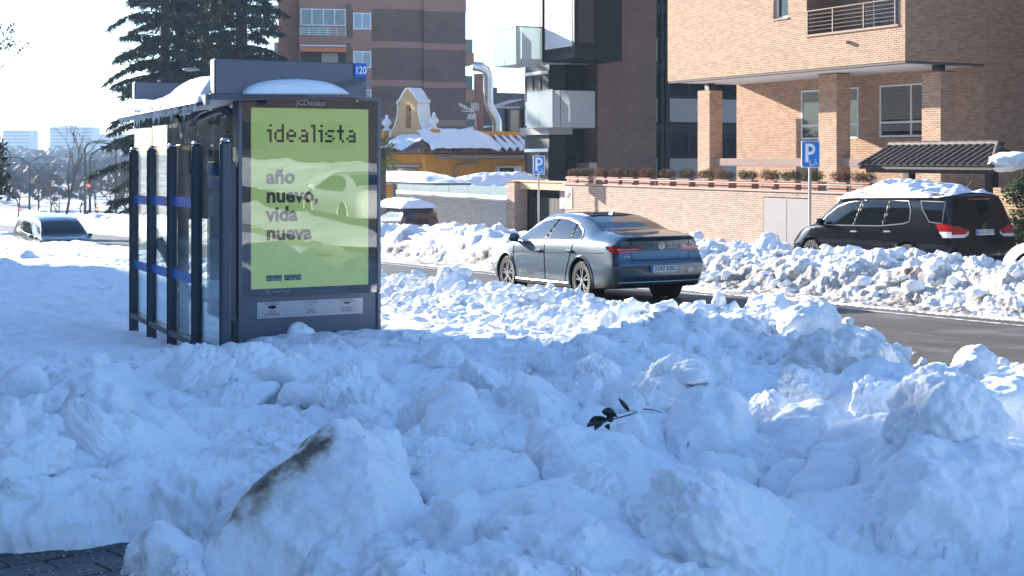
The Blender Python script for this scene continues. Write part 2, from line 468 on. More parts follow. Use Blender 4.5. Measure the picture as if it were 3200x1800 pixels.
# ------------------------------------------------------------------ the snow cover
def base_h(v,u):
    """height of the snow over the paving plane; negative where the ground is bare"""
    z0=0*v
    n1=fbm(v,u,z0,.30,3); n2=fbm(v,u,z0+9,.75,3)
    wob=perlin(z0+1.3,u*.28,z0+5)*.55+perlin(z0+8.3,u*.9,z0+2)*.22
    h=.235+.05*n1-.03*sstep(6.2,7.5,v)
    heapm=np.maximum(sstep(6.75,7.9,u+.25*n2),sstep(1.7,2.7,v+.2*n2))*(1-sstep(10.3,13.2,u+.3*n1))
    h=h+heapm*(.03+.19*n2)-.06*sstep(1.8,2.8,v)*(1-sstep(8.5,10,u))-.10*(1-sstep(5.6,7.0,u))*sstep(1.8,2.8,v)*(1-.55*sstep(6.2,7.6,v))
    # rounded mounds seen in the foreground
    for (mv,mu,sv,su,a) in ((.1,8.9,.9,.55,.20),(1.25,8.2,.55,.5,.12),(3.6,10.6,1.5,.7,.06),(6.0,9.6,.8,.9,.05),(5.0,8.0,.7,.7,.06),
                            (4.95,4.9,.75,.55,.30),(3.9,6.4,.55,.45,.12),(6.4,6.9,.7,.6,.06),(2.9,5.6,.5,.35,.12),(7.0,8.2,.5,.6,.05),
                            (4.4,12.75,.30,.25,.05)):
        h=h+a*np.exp(-((v-mv)/sv)**2-((u-mu)/su)**2)
    # bank thrown up along the lane
    rd=np.exp(-((v-7.95-wob*.5)/1.05)**2)
    h=h+rd*(.07+.10*n2)*sstep(6.5,10,u)*(1-.35*sstep(15,24,u))
    h=h-.07*sstep(6.0,7.4,v)*(1-sstep(8.5,11.5,u))
    near_=1-sstep(8,12,u)
    edge=sstep(9.7-.35*near_+wob*.8,8.6-.45*near_+wob*.8,v)
    h=h*edge-.34*(1-edge)
    # bare tiles
    bare=(1-sstep(6.62,6.98,u+.22*n2+.12*perlin(v*2.4,u*2.4,z0)))*(1-sstep(1.45,2.0,v+.15*n2))
    h=h*(1-bare)-.12*bare
    # trodden floor under the shelter
    sh=sstep(3.35,3.75,v)*(1-sstep(5.3,6.0,v))*sstep(13.2,13.7,u)*(1-sstep(17.2,18.2,u))
    h=h*(1-sh)+.05*sh
    tr=np.exp(-((v-3.45)/.5)**2)*sstep(12.9,13.8,u)*(1-sstep(16.8,18.5,u))
    h=h-tr*.13*(1-sh)
    # far bank between the lane and the parked cars
    fb0=15.3+.35*wob
    grow=1+.25*sstep(26,40,u)
    fb=sstep(fb0,fb0+1.9,v)*(1-.60*sstep(18.0,21.2,v))*(1-.9*sstep(24.4,25.4,v))
    hf=-.115+grow*(.64+.20*n2+.10*n1)*fb+.02*sstep(fb0-.9,fb0-.3,v)
    hf=hf-.30*np.exp(-((v-18.6)/2.2)**2-((u-17.4)/1.5)**2)*fb
    hf=np.where(v<fb0-.75,-.34,hf)
    hf=np.maximum(hf,np.where(v>24.5,.22+.05*n2,-9))
    return np.where(v<12.4,h,hf)

rs=np.random.RandomState(11)
def clod_set(n,vr,ur,rr,seed,flt=None):
    r=np.random.RandomState(seed); out=[]
    while len(out)<n:
        v=r.uniform(*vr); u=r.uniform(*ur); rad=rr[0]*(rr[1]/rr[0])**(r.rand()**1.6)
        if flt is None or flt(v,u): out.append((v,u,rad))
    return out
shade_side=lambda v,u: not(u<7.5 and v<2.1) and not(3.2<v<5.6 and u>12.9) and v<7.6
block_side=lambda v,u: shade_side(v,u) and u<10.9-.25*min(abs(v-4.5),1.5)*0 and not(2.6<v<6.2 and u>10.4)
bankf=lambda v,u: 6.6+1.2*sstep(9,5,u)<v<9.35
farf=lambda v,u: 15.5<v<24
CL=[]
CL+=[(v,u,r,'block') for v,u,r in clod_set(95,(-3,8),(4.2,12.6),(.20,.50),21,block_side)]
CL+=[(v,u,r,'block') for v,u,r in clod_set(300,(-4,8),(4,13),(.08,.22),22,block_side)]
CL+=[(v,u,r,'crumb') for v,u,r in clod_set(1100,(-4,8),(4,13),(.025,.09),23,shade_side)]
CL+=[(v,u,r,'crumb') for v,u,r in clod_set(620,(6.3,9.4),(3,30),(.10,.27),24,bankf)]
CL+=[(v,u,r,'crumb') for v,u,r in clod_set(3600,(6.3,9.5),(3,28),(.03,.11),25,bankf)]
CL+=[(v,u,r,'crumb') for v,u,r in clod_set(560,(15.4,21.5),(12,60),(.14,.40),26,farf)]
CL+=[(v,u,r,'crumb') for v,u,r in clod_set(4600,(15.2,21.5),(12,45),(.05,.15),27,farf)]
CL+=[(v,u,r,'crumb') for v,u,r in clod_set(500,(-12,7.5),(13,45),(.05,.14),28,lambda v,u: not(2.9<v<6 and 12<u<19))]
CL+=[(v,u,r,'block') for v,u,r in clod_set(40,(-7,6),(22,40),(.2,.5),29)]

def snow_grid(D0,D1,nr,t0,t1,nc,clods=True):
    Ds=np.geomspace(D0,D1,nr); ts=np.linspace(t0,t1,nc)
    T,D=np.meshgrid(ts,Ds); X=T*D; Y=D
    V=CS*X+SN*Y; U=-SN*X+CS*Y
    H=base_h(V,U)
    G=gz(V,U)
    lumps=.045*billow(V,U,0*V,1.6,3)*sstep(-.1,.2,H)*(1-.5*sstep(12,14,U)*(V<6.5))
    H=H+lumps
    bare=H<-.09
    Z=H.copy()
    ld=math.log(D1/D0)/(nr-1); dt=(t1-t0)/(nc-1)
    if clods:
        rr=np.random.RandomState(5)
        for (v,u,r,k) in CL:
            prm=rr.rand(40)
            x=CS*v-SN*u; y=SN*v+CS*u
            if y<D0 or y>D1: continue
            i0=int((math.log(max(y-r*1.3,D0)/D0))/ld); i1=int((math.log(min(y+r*1.3,D1)/D0))/ld)+1
            j0=int(((x/y)-1.35*r/y-t0)/dt); j1=int(((x/y)+1.35*r/y-t0)/dt)+1
            j0=max(j0,0); j1=min(j1,nc-1)
            if j1-j0<2 or i1-i0<2: continue
            sl=(slice(i0,i1+1),slice(j0,j1+1))
            dx=(X[sl]-x)/r; dy=(Y[sl]-y)/r
            ci=int((math.log(y/D0))/ld); cj=min(max(int((x/y-t0)/dt),0),nc-1)
            zc=Z[ci,cj]
            if H[ci,cj]<-.05: continue
            if k=='block':
                npl=5+int(prm[0]*3); a=.22+.32*prm[1]; tx=(prm[2]-.5)*.7; ty=(prm[3]-.5)*.7; kk=11
            else:
                npl=7+int(prm[0]*2); a=.45+.4*prm[1]; tx=(prm[2]-.5)*.5; ty=(prm[3]-.5)*.5; kk=7
            acc=np.exp(-kk*(a+tx*dx+ty*dy))
            ph=prm[4]*6.28
            for q in range(npl):
                w=ph+6.283*q/npl+(prm[5+q]-.5)*.7; sl2=(.55+.75*prm[14+q]) if k=='block' else (.9+1.0*prm[14+q]); off=.72+.3*prm[24+q]
                acc=acc+np.exp(-kk*sl2*(off-(math.cos(w)*dx+math.sin(w)*dy)))
            hh=-np.log(acc)/kk
            nz=perlin(dx*1.7+prm[30]*50,dy*1.7,0*dx+prm[31]*50)*.07
            cand=zc-r*.22*prm[32]+r*(hh+nz)*(.95 if k=='block' else .9)
            m=sstep(1.4,1.0,np.sqrt(dx*dx+dy*dy))
            cand=np.where(m>.3,cand,-9)
            e=.012+.05*r
            d=np.clip(.5+.5*(cand-Z[sl])/e,0,1)
            Z[sl]=Z[sl]*(1-d)+cand*d+e*d*(1-d)*.5
    Hd=Z
    P=np.stack([V,U,G+Hd],-1)
    # real 3-D roughness along the surface normal
    du=np.gradient(P,axis=0); dv=np.gradient(P,axis=1)
    N=np.cross(dv,du); N/= (np.linalg.norm(N,axis=-1,keepdims=True)+1e-9)
    N*=np.sign(N[...,2:3]+1e-9)
    p=P
    cr=sstep(5.6,7.6,V)*.9+.1+.5*sstep(14,16,V)           # crumbly towards the lane, smooth on the paving
    cr=np.clip(cr+.35*(fbm(V,U,0*V,.4,2)>.25),0,1.2)
    disp=.030*fbm(p[...,0],p[...,1],p[...,2],2.6,2)+.014*fbm(p[...,0],p[...,1],p[...,2],9,4,.6)*(.75+.8*cr)-.022*cr*billow(p[...,0],p[...,1],p[...,2],7,2)
    disp=disp-.016*(1-cr)*billow(p[...,0]+3,p[...,1],p[...,2],3.6,3)
    disp=disp-.055*sstep(14.8,16,V)*billow(p[...,0]+3,p[...,1]+1,p[...,2],2.9,4,.6)
    disp=disp+(V<2.4)*(U<8.6)*(.045*fbm(p[...,0],p[...,1],p[...,2],2.8,3)-.03*billow(p[...,0],p[...,1]+2,p[...,2],5.5,3))
    foot=(V<6.5)*sstep(12.5,15,U)
    disp=disp*(1-.2*foot)+foot*(.040*fbm(V,U,0*V,1.9,2)-.035*np.abs(perlin(V*3.1,U*3.1,0*V+4)))
    P=P+N*disp[...,None]*(H>-.1)[...,None]
    # dirt thrown up from the lane
    n=fbm(V,U,0*V,1.1,4)
    dirt=sstep(8.1,9.4,V)*(V<12)*(.20+.22*n)+sstep(6.9,8.0,V)*(V<12)*np.clip(n-.25,0,1)*.35
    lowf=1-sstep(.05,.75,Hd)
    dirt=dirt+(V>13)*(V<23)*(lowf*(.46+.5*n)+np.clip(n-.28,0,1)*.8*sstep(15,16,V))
    dirt=dirt+(V<3)*(U<8)*(V<1.9)*np.clip(.12-(Hd-.02),0,1)*1.3*np.clip(n+.25,0,1)
    dirt=dirt+np.exp(-(((V-1.0)/1.7)**2+((U-27)/2.2)**2))*np.clip(n+.25,0,1)*.75
    dirt=np.clip(dirt,0,1)
    keep=~((Hd<-.24))
    return P,dirt,keep,nr,nc
def grid_obj(name,P,dirt,keep,nr,nc,kind='structure'):
    idx=np.arange(nr*nc).reshape(nr,nc)
    F=np.stack([idx[:-1,:-1],idx[:-1,1:],idx[1:,1:],idx[1:,:-1]],-1).reshape(-1,4)
    kq=(keep[:-1,:-1]|keep[:-1,1:]|keep[1:,1:]|keep[1:,:-1]).ravel()
    F=F[kq]
    used=np.zeros(nr*nc,bool); used[F.ravel()]=True
    remap=np.cumsum(used)-1
    me=np_mesh(name,P.reshape(-1,3)[used],remap[F])
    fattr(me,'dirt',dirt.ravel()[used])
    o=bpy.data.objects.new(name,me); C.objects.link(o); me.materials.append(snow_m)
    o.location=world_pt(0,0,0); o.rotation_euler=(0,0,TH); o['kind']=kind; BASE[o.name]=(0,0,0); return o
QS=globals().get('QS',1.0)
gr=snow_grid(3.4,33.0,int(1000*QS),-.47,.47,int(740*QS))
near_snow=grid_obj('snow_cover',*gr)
_P=gr[0]; _lD=math.log(33.0/3.4)/(gr[3]-1); _dt=.94/(gr[4]-1)
def snow_z(v,u):
    x=CS*v-SN*u; y=SN*v+CS*u
    i=min(max(int(round(math.log(max(y,3.41)/3.4)/_lD)),0),gr[3]-1); j=min(max(int(round((x/y+.47)/_dt)),0),gr[4]-1)
    return float(_P[i,j,2])
gr2=snow_grid(33.0*1.0005,150.0,int(330*QS),-.47,.42,int(420*QS))
grid_obj('far_snow_cover',*gr2)
# the street goes on behind the camera (seen in the reflections)
def back_snow():
    vs=np.linspace(-14,26,160); us_=np.linspace(-42,3.4,150); V,U=np.meshgrid(vs,us_)
    H=base_h(V,U)+.10*billow(V,U,0*V,1.3,4)+.55*np.exp(-((V-10.2)/.8)**2)*sstep(2,-1,U)*sstep(-22,-16,U)
    P=np.stack([V,U,gz(V,U)+H],-1)
    X=CS*V-SN*U; Y=SN*V+CS*U
    keep=(H>-.24)&~((Y>3.5)&(np.abs(X/np.maximum(Y,.1))<.465))&~((V<2.2)&(U>1.5)&(U<9))
    return P,np.clip((V>8.3)*.12,0,1)+0*V,keep,len(us_),len(vs)
grid_obj('back_snow_cover',*back_snow())

# ------------------------------------------------------------------ snow blocks and clods
def rock_mesh(name,seed,sub=4,npl=12,sx=1,sy=1,sz=.8,rough=.05,soft=9,fine=.02):
    r=np.random.RandomState(seed)
    bm=bmesh.new(); bmesh.ops.create_icosphere(bm,subdivisions=sub,radius=1)
    co=np.array([q.co[:] for q in bm.verts]); 
    pn=r.normal(size=(npl,3)); pn/=np.linalg.norm(pn,axis=1)[:,None]; pd=r.uniform(.62,1.0,npl)
    dots=np.maximum(co@pn.T,.02)/pd
    rad=1.0/((np.exp(soft*dots).sum(1)-npl+0.0)**(1/soft)*0+np.log(np.exp(soft*dots).sum(1))/soft)
    p=co*rad[:,None]
    p+=co*(rough*fbm(p[:,0]+seed,p[:,1],p[:,2],1.6,3)-rough*.40*billow(p[:,0]+seed,p[:,1],p[:,2],2.3,3,.5)+rough*.45*fbm(p[:,0]+seed,p[:,1]+9,p[:,2],3.6,2)+fine*fbm(p[:,0],p[:,1]+seed,p[:,2],8,3,.6))[:,None]
    p/=np.abs(p).max(0)
    p*=np.array([sx,sy,sz])
    F=np.array([[q.index for q in f.verts] for f in bm.faces]); bm.free()
    me=np_mesh(name,p,F); me.materials.append(snow_m)
    return me,p
def block(name,label,v,u,top,size,seed,rot=0,tilt=(0,0),npl=9,sub=6,rough=.07,dirt=None,group=None,cat='snow block',soft=14,fine=.022):
    """one big lump of snow: top = height of its top (relative to the camera), size = half extents"""
    me,p=rock_mesh(name,seed,sub,npl,size[0],size[1],size[2],rough,soft,fine)
    d=np.zeros(len(p)) if dirt is None else dirt(p)
    fattr(me,'dirt',np.clip(d,0,1))
    o=bpy.data.objects.new(name,me); C.objects.link(o)
    o.rotation_euler=(tilt[0],tilt[1],TH+rot)
    R=o.rotation_euler.to_matrix(); zt=max((R@Vector(q)).z for q in p[::7])
    o.location=world_pt(v,u,top-zt)
    return tag(o,label,cat,group)
def blockpx(label,x,y,D,wpx,hz,seed,dep=.8,**k):
    """a block whose top shows at photo pixel (x, y), wpx pixels wide, at distance D"""
    v,u,z=pix(x,y,D); w=wpx/FPX*D/2
    return block('snow_block',label,v,u,z,(w,w*dep,hz),seed,**k)

# big blocks whose outline can be read off the photograph are built from that outline, at their own distance and thickness
HERO=[]
def hull_block(label,pts,c,dirtf=None,amp=(.022,.007,.012),edge=.022,cat='snow block',group=None,nsm=3):
    bm=bmesh.new()
    for p in pts: bm.verts.new(p)
    r=bmesh.ops.convex_hull(bm,input=list(bm.verts))
    for q in [w for w in bm.verts if not w.link_faces]: bm.verts.remove(q)
    bmesh.ops.triangulate(bm,faces=bm.faces)
    def split(lim):
        es=[e for e in bm.edges if e.calc_length()>lim]
        if es:
            bmesh.ops.subdivide_edges(bm,edges=es,cuts=1); bmesh.ops.triangulate(bm,faces=[f for f in bm.faces if len(f.verts)>3])
        return bool(es)
    for it in range(7):
        if not split(edge*2*(1.9 if it<2 else 1)): break
    for _ in range(nsm): bmesh.ops.smooth_vert(bm,verts=bm.verts,factor=.5,use_axis_x=True,use_axis_y=True,use_axis_z=True)
    split(edge)
    for _ in range(1 if nsm<3 else 2): bmesh.ops.smooth_vert(bm,verts=bm.verts,factor=.5,use_axis_x=True,use_axis_y=True,use_axis_z=True)
    bm.normal_update()
    P=np.array([q.co[:] for q in bm.verts]); N=np.array([q.normal[:] for q in bm.verts])
    x,y,z=P[:,0],P[:,1],P[:,2]
    P=P+N*(amp[0]*fbm(x,y,z,2.2,3)+amp[1]*1.4*fbm(x,y,z,11,4,.6)-amp[2]*billow(x,y,z,4.5,2))[:,None]
    F=np.array([[q.index for q in f.verts] for f in bm.faces]); bm.free()
    me=np_mesh('snow_block',P-np.array(c),F); me.materials.append(snow_m)
    fattr(me,'dirt',np.clip(dirtf(P),0,1) if dirtf else np.clip(fbm(P[:,0],P[:,1],P[:,2],3,3)-.4,0,1)*.15)
    o=bpy.data.objects.new('snow_block',me); C.objects.link(o); o.location=world_pt(*c); o.rotation_euler=(0,0,TH)
    return tag(o,label,cat,group)
def outline_block(label,ol,D,dep,dirtf=None,group=None,amp=(.05,.010,.030),edge=.026,lean=.0,cat='snow block'):
    k=3200/2576; O=[(x*k,y*k) for x,y in ol]; cx=sum(p[0] for p in O)/len(O); cy=max(p[1] for p in O)
    pts=[]
    for d,sc in ((-.5,.62),(-.25,.88),(0,1),(.3,.86),(.55,.55)):
        for x,y in O: pts.append(Vector(pix(cx+(x-cx)*sc,cy+(y-cy)*sc,D+d*dep+lean*(cy-y)/k*.001)))
    HERO.append((min(p[0] for p in O),max(p[0] for p in O),D,dep))
    return hull_block(label,pts,pix(cx,cy,D),dirtf,amp,edge,cat,group,1)
def slab():
    A=lambda x,y,D: Vector(pix(x,y,D))
    pts=[A(1056,1292,6.05),A(1100,1300,6.35),A(760,1560,5.75),A(634,1730,5.6),A(660,1960,5.55),A(1000,2010,5.35),A(1290,1960,5.5),A(1330,1585,6.0),A(1235,1420,6.15),
         A(1140,1345,5.95),A(900,1640,5.62),A(1180,1560,5.62),A(820,1500,6.5),A(700,1720,6.6),A(1300,1560,6.7),A(1330,1950,6.6),A(680,1950,6.6),A(1120,1330,6.6)]
    a=np.array(A(1040,1345,6.0)); b=np.array(A(690,1690,5.72)); ab=b-a
    def df(P):
        s=((P-a)@ab)/(ab@ab); q=a+np.clip(s,0,1)[:,None]*ab; dist=np.linalg.norm(P-q,axis=1)
        n=fbm(P[:,0],P[:,1],P[:,2],9,5,.62)
        d=np.exp(-(dist/.085)**2)*np.clip(.60+1.5*n+.6*np.sin(np.clip(s,0,1)*3.1),0,1.9)*sstep(-.05,.15,s)*sstep(1.15,.95,s)
        a2=np.array(A(1150,1400,6.0)); d=d+np.exp(-(np.linalg.norm((P-a2)*np.array([1,1,1.6]),axis=1)/.10)**2)*np.clip(n+.1,0,1)*.9
        return d+np.clip(n-.25,0,1)*.12
    hull_block('great pointed foreground slab of snow with a dark dirt streak on its left edge',pts,pix(980,1900,6.0),df)
    HERO.append((634,1330,5.7,.9))
slab()
GB='large snow blocks in the foreground heap'
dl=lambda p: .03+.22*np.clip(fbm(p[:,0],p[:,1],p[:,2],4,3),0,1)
OB=[
 ('smooth pointed snow block beside the bare dark tiles',[(296,1449),(318,1395),(372,1335),(412,1308),(470,1345),(520,1400),(545,1470)],5.75,.5),
 ('low snow lump at the bottom edge leaning on the pointed block by the tiles',[(395,1449),(430,1395),(480,1370),(520,1420),(540,1480),(390,1480)],5.45,.3),
 ('narrow blunt snow block just right of the dirt streaked slab',[(1045,1449),(1062,1310),(1110,1252),(1165,1240),(1240,1330),(1290,1460),(1050,1500)],5.7,.5),
 ('broad snow block with a flat sloping top at the bottom centre',[(1232,1460),(1246,1325),(1325,1240),(1420,1228),(1490,1295),(1560,1470),(1240,1500)],5.65,.6),
 ('tall broad snow block with two humps below the leafy twig',[(1062,1240),(1066,1180),(1115,1132),(1200,1140),(1330,1165),(1400,1300),(1080,1320)],6.6,.6),
 ('large snow block with a rounded edge under the leafy twig',[(1325,1180),(1345,1065),(1410,1048),(1530,1085),(1610,1120),(1680,1240),(1700,1330),(1340,1330)],6.9,.8),
 ('wide domed snow block at the bottom, right of centre',[(1575,1470),(1600,1370),(1660,1270),(1760,1218),(1850,1212),(1960,1270),(2030,1400),(2040,1500),(1580,1510)],5.8,.8),
 ('pointed snow lump hiding part of the leafy twig',[(1535,1080),(1560,1050),(1605,1022),(1625,1045),(1630,1100),(1540,1110)],7.3,.3),
 ('rounded snow boulder right of the leafy twig',[(1660,1130),(1672,1060),(1720,1005),(1790,985),(1860,1000),(1905,1075),(1905,1180),(1680,1190)],8.0,.8),
 ('low wide snow block right of the rounded boulder',[(1880,1140),(1900,1075),(1990,1020),(2080,1015),(2160,1060),(2200,1140),(2190,1190),(1890,1190)],8.1,.8),
 ('small knobbly snow block in front of the rounded boulder',[(1690,1290),(1700,1210),(1770,1155),(1900,1150),(1960,1220),(1960,1310),(1700,1320)],7.0,.5),
 ('upright snow block left of the steep right hand crag',[(1960,1330),(1975,1220),(2060,1140),(2150,1150),(2180,1240),(2170,1360),(1970,1370)],6.7,.5),
 ('steep snow crag, the highest lump at the right edge',[(2160,1460),(2168,1230),(2240,1175),(2288,1082),(2330,1070),(2375,1122),(2480,1112),(2590,1180),(2640,1500),(2165,1520)],6.2,1.0),
 ('snow boulder at the right edge behind the steep crag',[(2340,1090),(2400,1010),(2480,940),(2576,925),(2660,960),(2680,1110),(2360,1130)],8.2,.9),
 ('smooth snow boulder standing against the lane bank at the right',[(2085,985),(2130,925),(2200,905),(2290,925),(2330,990),(2310,1060),(2100,1060)],9.4,.8),
 ('craggy snow lump on top of the left heap above the tiles',[(150,1060),(180,960),(240,935),(300,950),(345,1000),(350,1075),(160,1090)],8.8,.7),
 ('long snow lump sloping down the middle of the left heap',[(300,1090),(340,1020),(420,1040),(480,1085),(560,1150),(560,1200),(310,1180)],8.2,.6),
 ('broken snow block in the hollow left of the great slab',[(475,1105),(520,1080),(600,1040),(640,1085),(640,1130),(500,1150)],8.9,.4)]
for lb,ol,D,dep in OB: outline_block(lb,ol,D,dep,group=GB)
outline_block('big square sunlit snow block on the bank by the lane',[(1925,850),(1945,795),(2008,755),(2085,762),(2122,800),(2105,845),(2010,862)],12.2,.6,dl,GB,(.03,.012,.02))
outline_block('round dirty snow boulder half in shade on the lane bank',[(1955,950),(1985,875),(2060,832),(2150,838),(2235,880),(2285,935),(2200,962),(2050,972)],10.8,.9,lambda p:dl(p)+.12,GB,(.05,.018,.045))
outline_block('snow lump with a crack, left of the square sunlit block',[(1812,870),(1825,820),(1870,790),(1925,800),(1935,850),(1900,875)],12.3,.45,dl,GB,(.04,.015,.03))
outline_block('upright finger of snow on the lane bank behind the saloon',[(1782,790),(1790,750),(1800,728),(1822,732),(1830,790)],13.4,.2,dl,GB,(.03,.012,.02))
outline_block('angular snow block right of the upright finger of snow',[(1880,790),(1895,765),(1950,758),(1985,775),(1975,800),(1900,805)],12.9,.35,dl,GB,(.03,.012,.02))
outline_block('small snow block at the lower right, on the edge of the lane',[(2385,960),(2398,900),(2425,878),(2465,870),(2500,900),(2510,970)],10.3,.5,dl,GB,(.03,.012,.02))

# loose clods: the 300 that show largest stand alone, the rest are one mass
protos=[]
for k in range(14):
    me,p=rock_mesh('snow_clod',300+k,2 if k>6 else 3,10+k%5,1,.8+.05*(k%4),.72,.10,9,.03); fattr(me,'dirt',np.full(len(p),.02*(k%4))); protos.append((me,p))
clean=[]
for k in range(12):
    me,p=rock_mesh('snow_lump',400+k,6 if k<7 else 5,(12,16,20,14)[k%4],1,.80+.06*(k%4),.80,(.10,.13,.16)[k%3],(10,8,7)[k%3],.022); fattr(me,'dirt',np.clip(fbm(p[:,0],p[:,1],p[:,2]+k,2.5,3)-.35,0,1)*.12); clean.append((me,p))
rl=random.Random(41); placed=[]
def scatter(n,r0,r1,lab,grp,lo,hi,pw=1.5):
    done=0; tries=0
    while done<n and tries<n*60:
        tries+=1
        u=rl.uniform(3.4,12.4) if rl.random()<.55 else rl.uniform(3.4,8.0); v=rl.uniform(-4.5,7.7); y=SN*v+CS*u; x=CS*v-SN*u
        if y<4.5 or abs(x/y)>.41: continue
        if u<7.25 and v<2.25 and not(r1<.2 and u>6.95): continue
        px=1600+FPX*x/y
        if any(h0-90<px<h1+90 and hd-1.5<y<hd+.15 for h0,h1,hd,_ in HERO) and rl.random()<.93: continue   # keep the big blocks clear
        if 1790<px<2110 and 6.2<y<8.0: continue
        if u>10.2 and r1>.15: continue
        if v>5.9 and r1>.2: continue
        r=r0*(r1/r0)**(rl.random()**pw)
        if r1>.2 and any((v-a)**2+(u-b)**2<(r+c)**2*.38 for a,b,c in placed): continue
        z=snow_z(v,u)
        placed.append((v,u,r)); me,p=clean[rl.randrange(lo,hi)]
        o=bpy.data.objects.new('snow_lump',me); C.objects.link(o); o.rotation_euler=(rl.uniform(-.7,.7),rl.uniform(-.7,.7),rl.uniform(0,6.28))
        o.scale=(r*rl.uniform(.85,1.25),r*rl.uniform(.8,1.15),r*rl.uniform(.8,1.2)); o.location=world_pt(v,u,z+r*rl.uniform(-.30,.12))
        tag(o,lab,'snow lump',grp); done+=1
scatter(62,.18,.40,'large rounded snow lump lying in the shaded heap of the foreground','large snow lumps in the shaded heap',0,7)
scatter(140,.09,.19,'middling broken snow lump lying in the shaded heap of the foreground','middling snow lumps in the shaded heap',0,12)
scatter(98,.045,.09,'small broken snow lump lying on the shaded heap of the foreground','small snow lumps on the shaded heap',7,12)
rc=random.Random(9); cand=[]
for _ in range(5200):
    q=rc.random()
    if q<.62: v=rc.gauss(7.9,.75); u=rc.uniform(4,26)
    elif q<.86: v=rc.uniform(15.5,21); u=rc.uniform(14,45)
    elif q<.93: v=rc.gauss(9.6,.35); u=rc.uniform(6,28)
    else: v=rc.uniform(-3,7.0); u=rc.uniform(6.8,12.5)
    y=SN*v+CS*u; x=CS*v-SN*u
    if y<4.6 or abs(x/y)>.40: continue
    z=snow_z(v,u)
    if 3.3<v<5.6 and u>12.6: continue
    if z<g(v,u)-.1: z=road_z(v,u)
    r=(.022+.115*rc.random()**2.6)*(1 if v<12 else 1.5)
    if v>9.5 and v<12: r*=.6
    if v<7: r=min(r,.05)
    cand.append((r/y,r,v,u,z))
cand.sort(reverse=True)
loose=[]
for n_,(s_,r,v,u,z) in enumerate(cand):
    me,p=protos[rc.randrange(14) if n_<300 else rc.randrange(7,14)]
    rot=(rc.uniform(-.6,.6),rc.uniform(-.6,.6),rc.uniform(0,6.28)); sc=(r*rc.uniform(.8,1.25),r*rc.uniform(.8,1.2),r*rc.uniform(.8,1.2))
    if n_<300:
        o=bpy.data.objects.new('snow_clod',me); C.objects.link(o); o.location=world_pt(v,u,z+r*.05); o.rotation_euler=rot; o.scale=sc
        if v<12: tag(o,'loose crumbly snow clod on the sunlit bank along the near side of the lane','snow clod','snow clods on the near bank')
        else: tag(o,'loose snow clod on the dirty bank before the parked cars','snow clod','snow clods on the far bank')
    else:
        R=np.array(Matrix.Rotation(rot[2],3,'Z')@Matrix.Rotation(rot[0],3,'X')); 
        loose.append((p*np.array(sc))@R.T+np.array([v,u,z+r*.2]))
Fp=[np.array([q.vertices[:] for q in protos[k][0].polygons]) for k in (7,)][0]
if loose:
    nv=len(loose[0]); VV=np.concatenate(loose); FF=np.concatenate([Fp+i*nv for i in range(len(loose))])
    me=np_mesh('snow_crumbs',VV,FF); fattr(me,'dirt',np.full(len(VV),.1)); me.materials.append(snow_m)
    o=bpy.data.objects.new('snow_crumbs',me); C.objects.link(o); o.location=world_pt(0,0,0); o.rotation_euler=(0,0,TH); o['kind']='stuff'
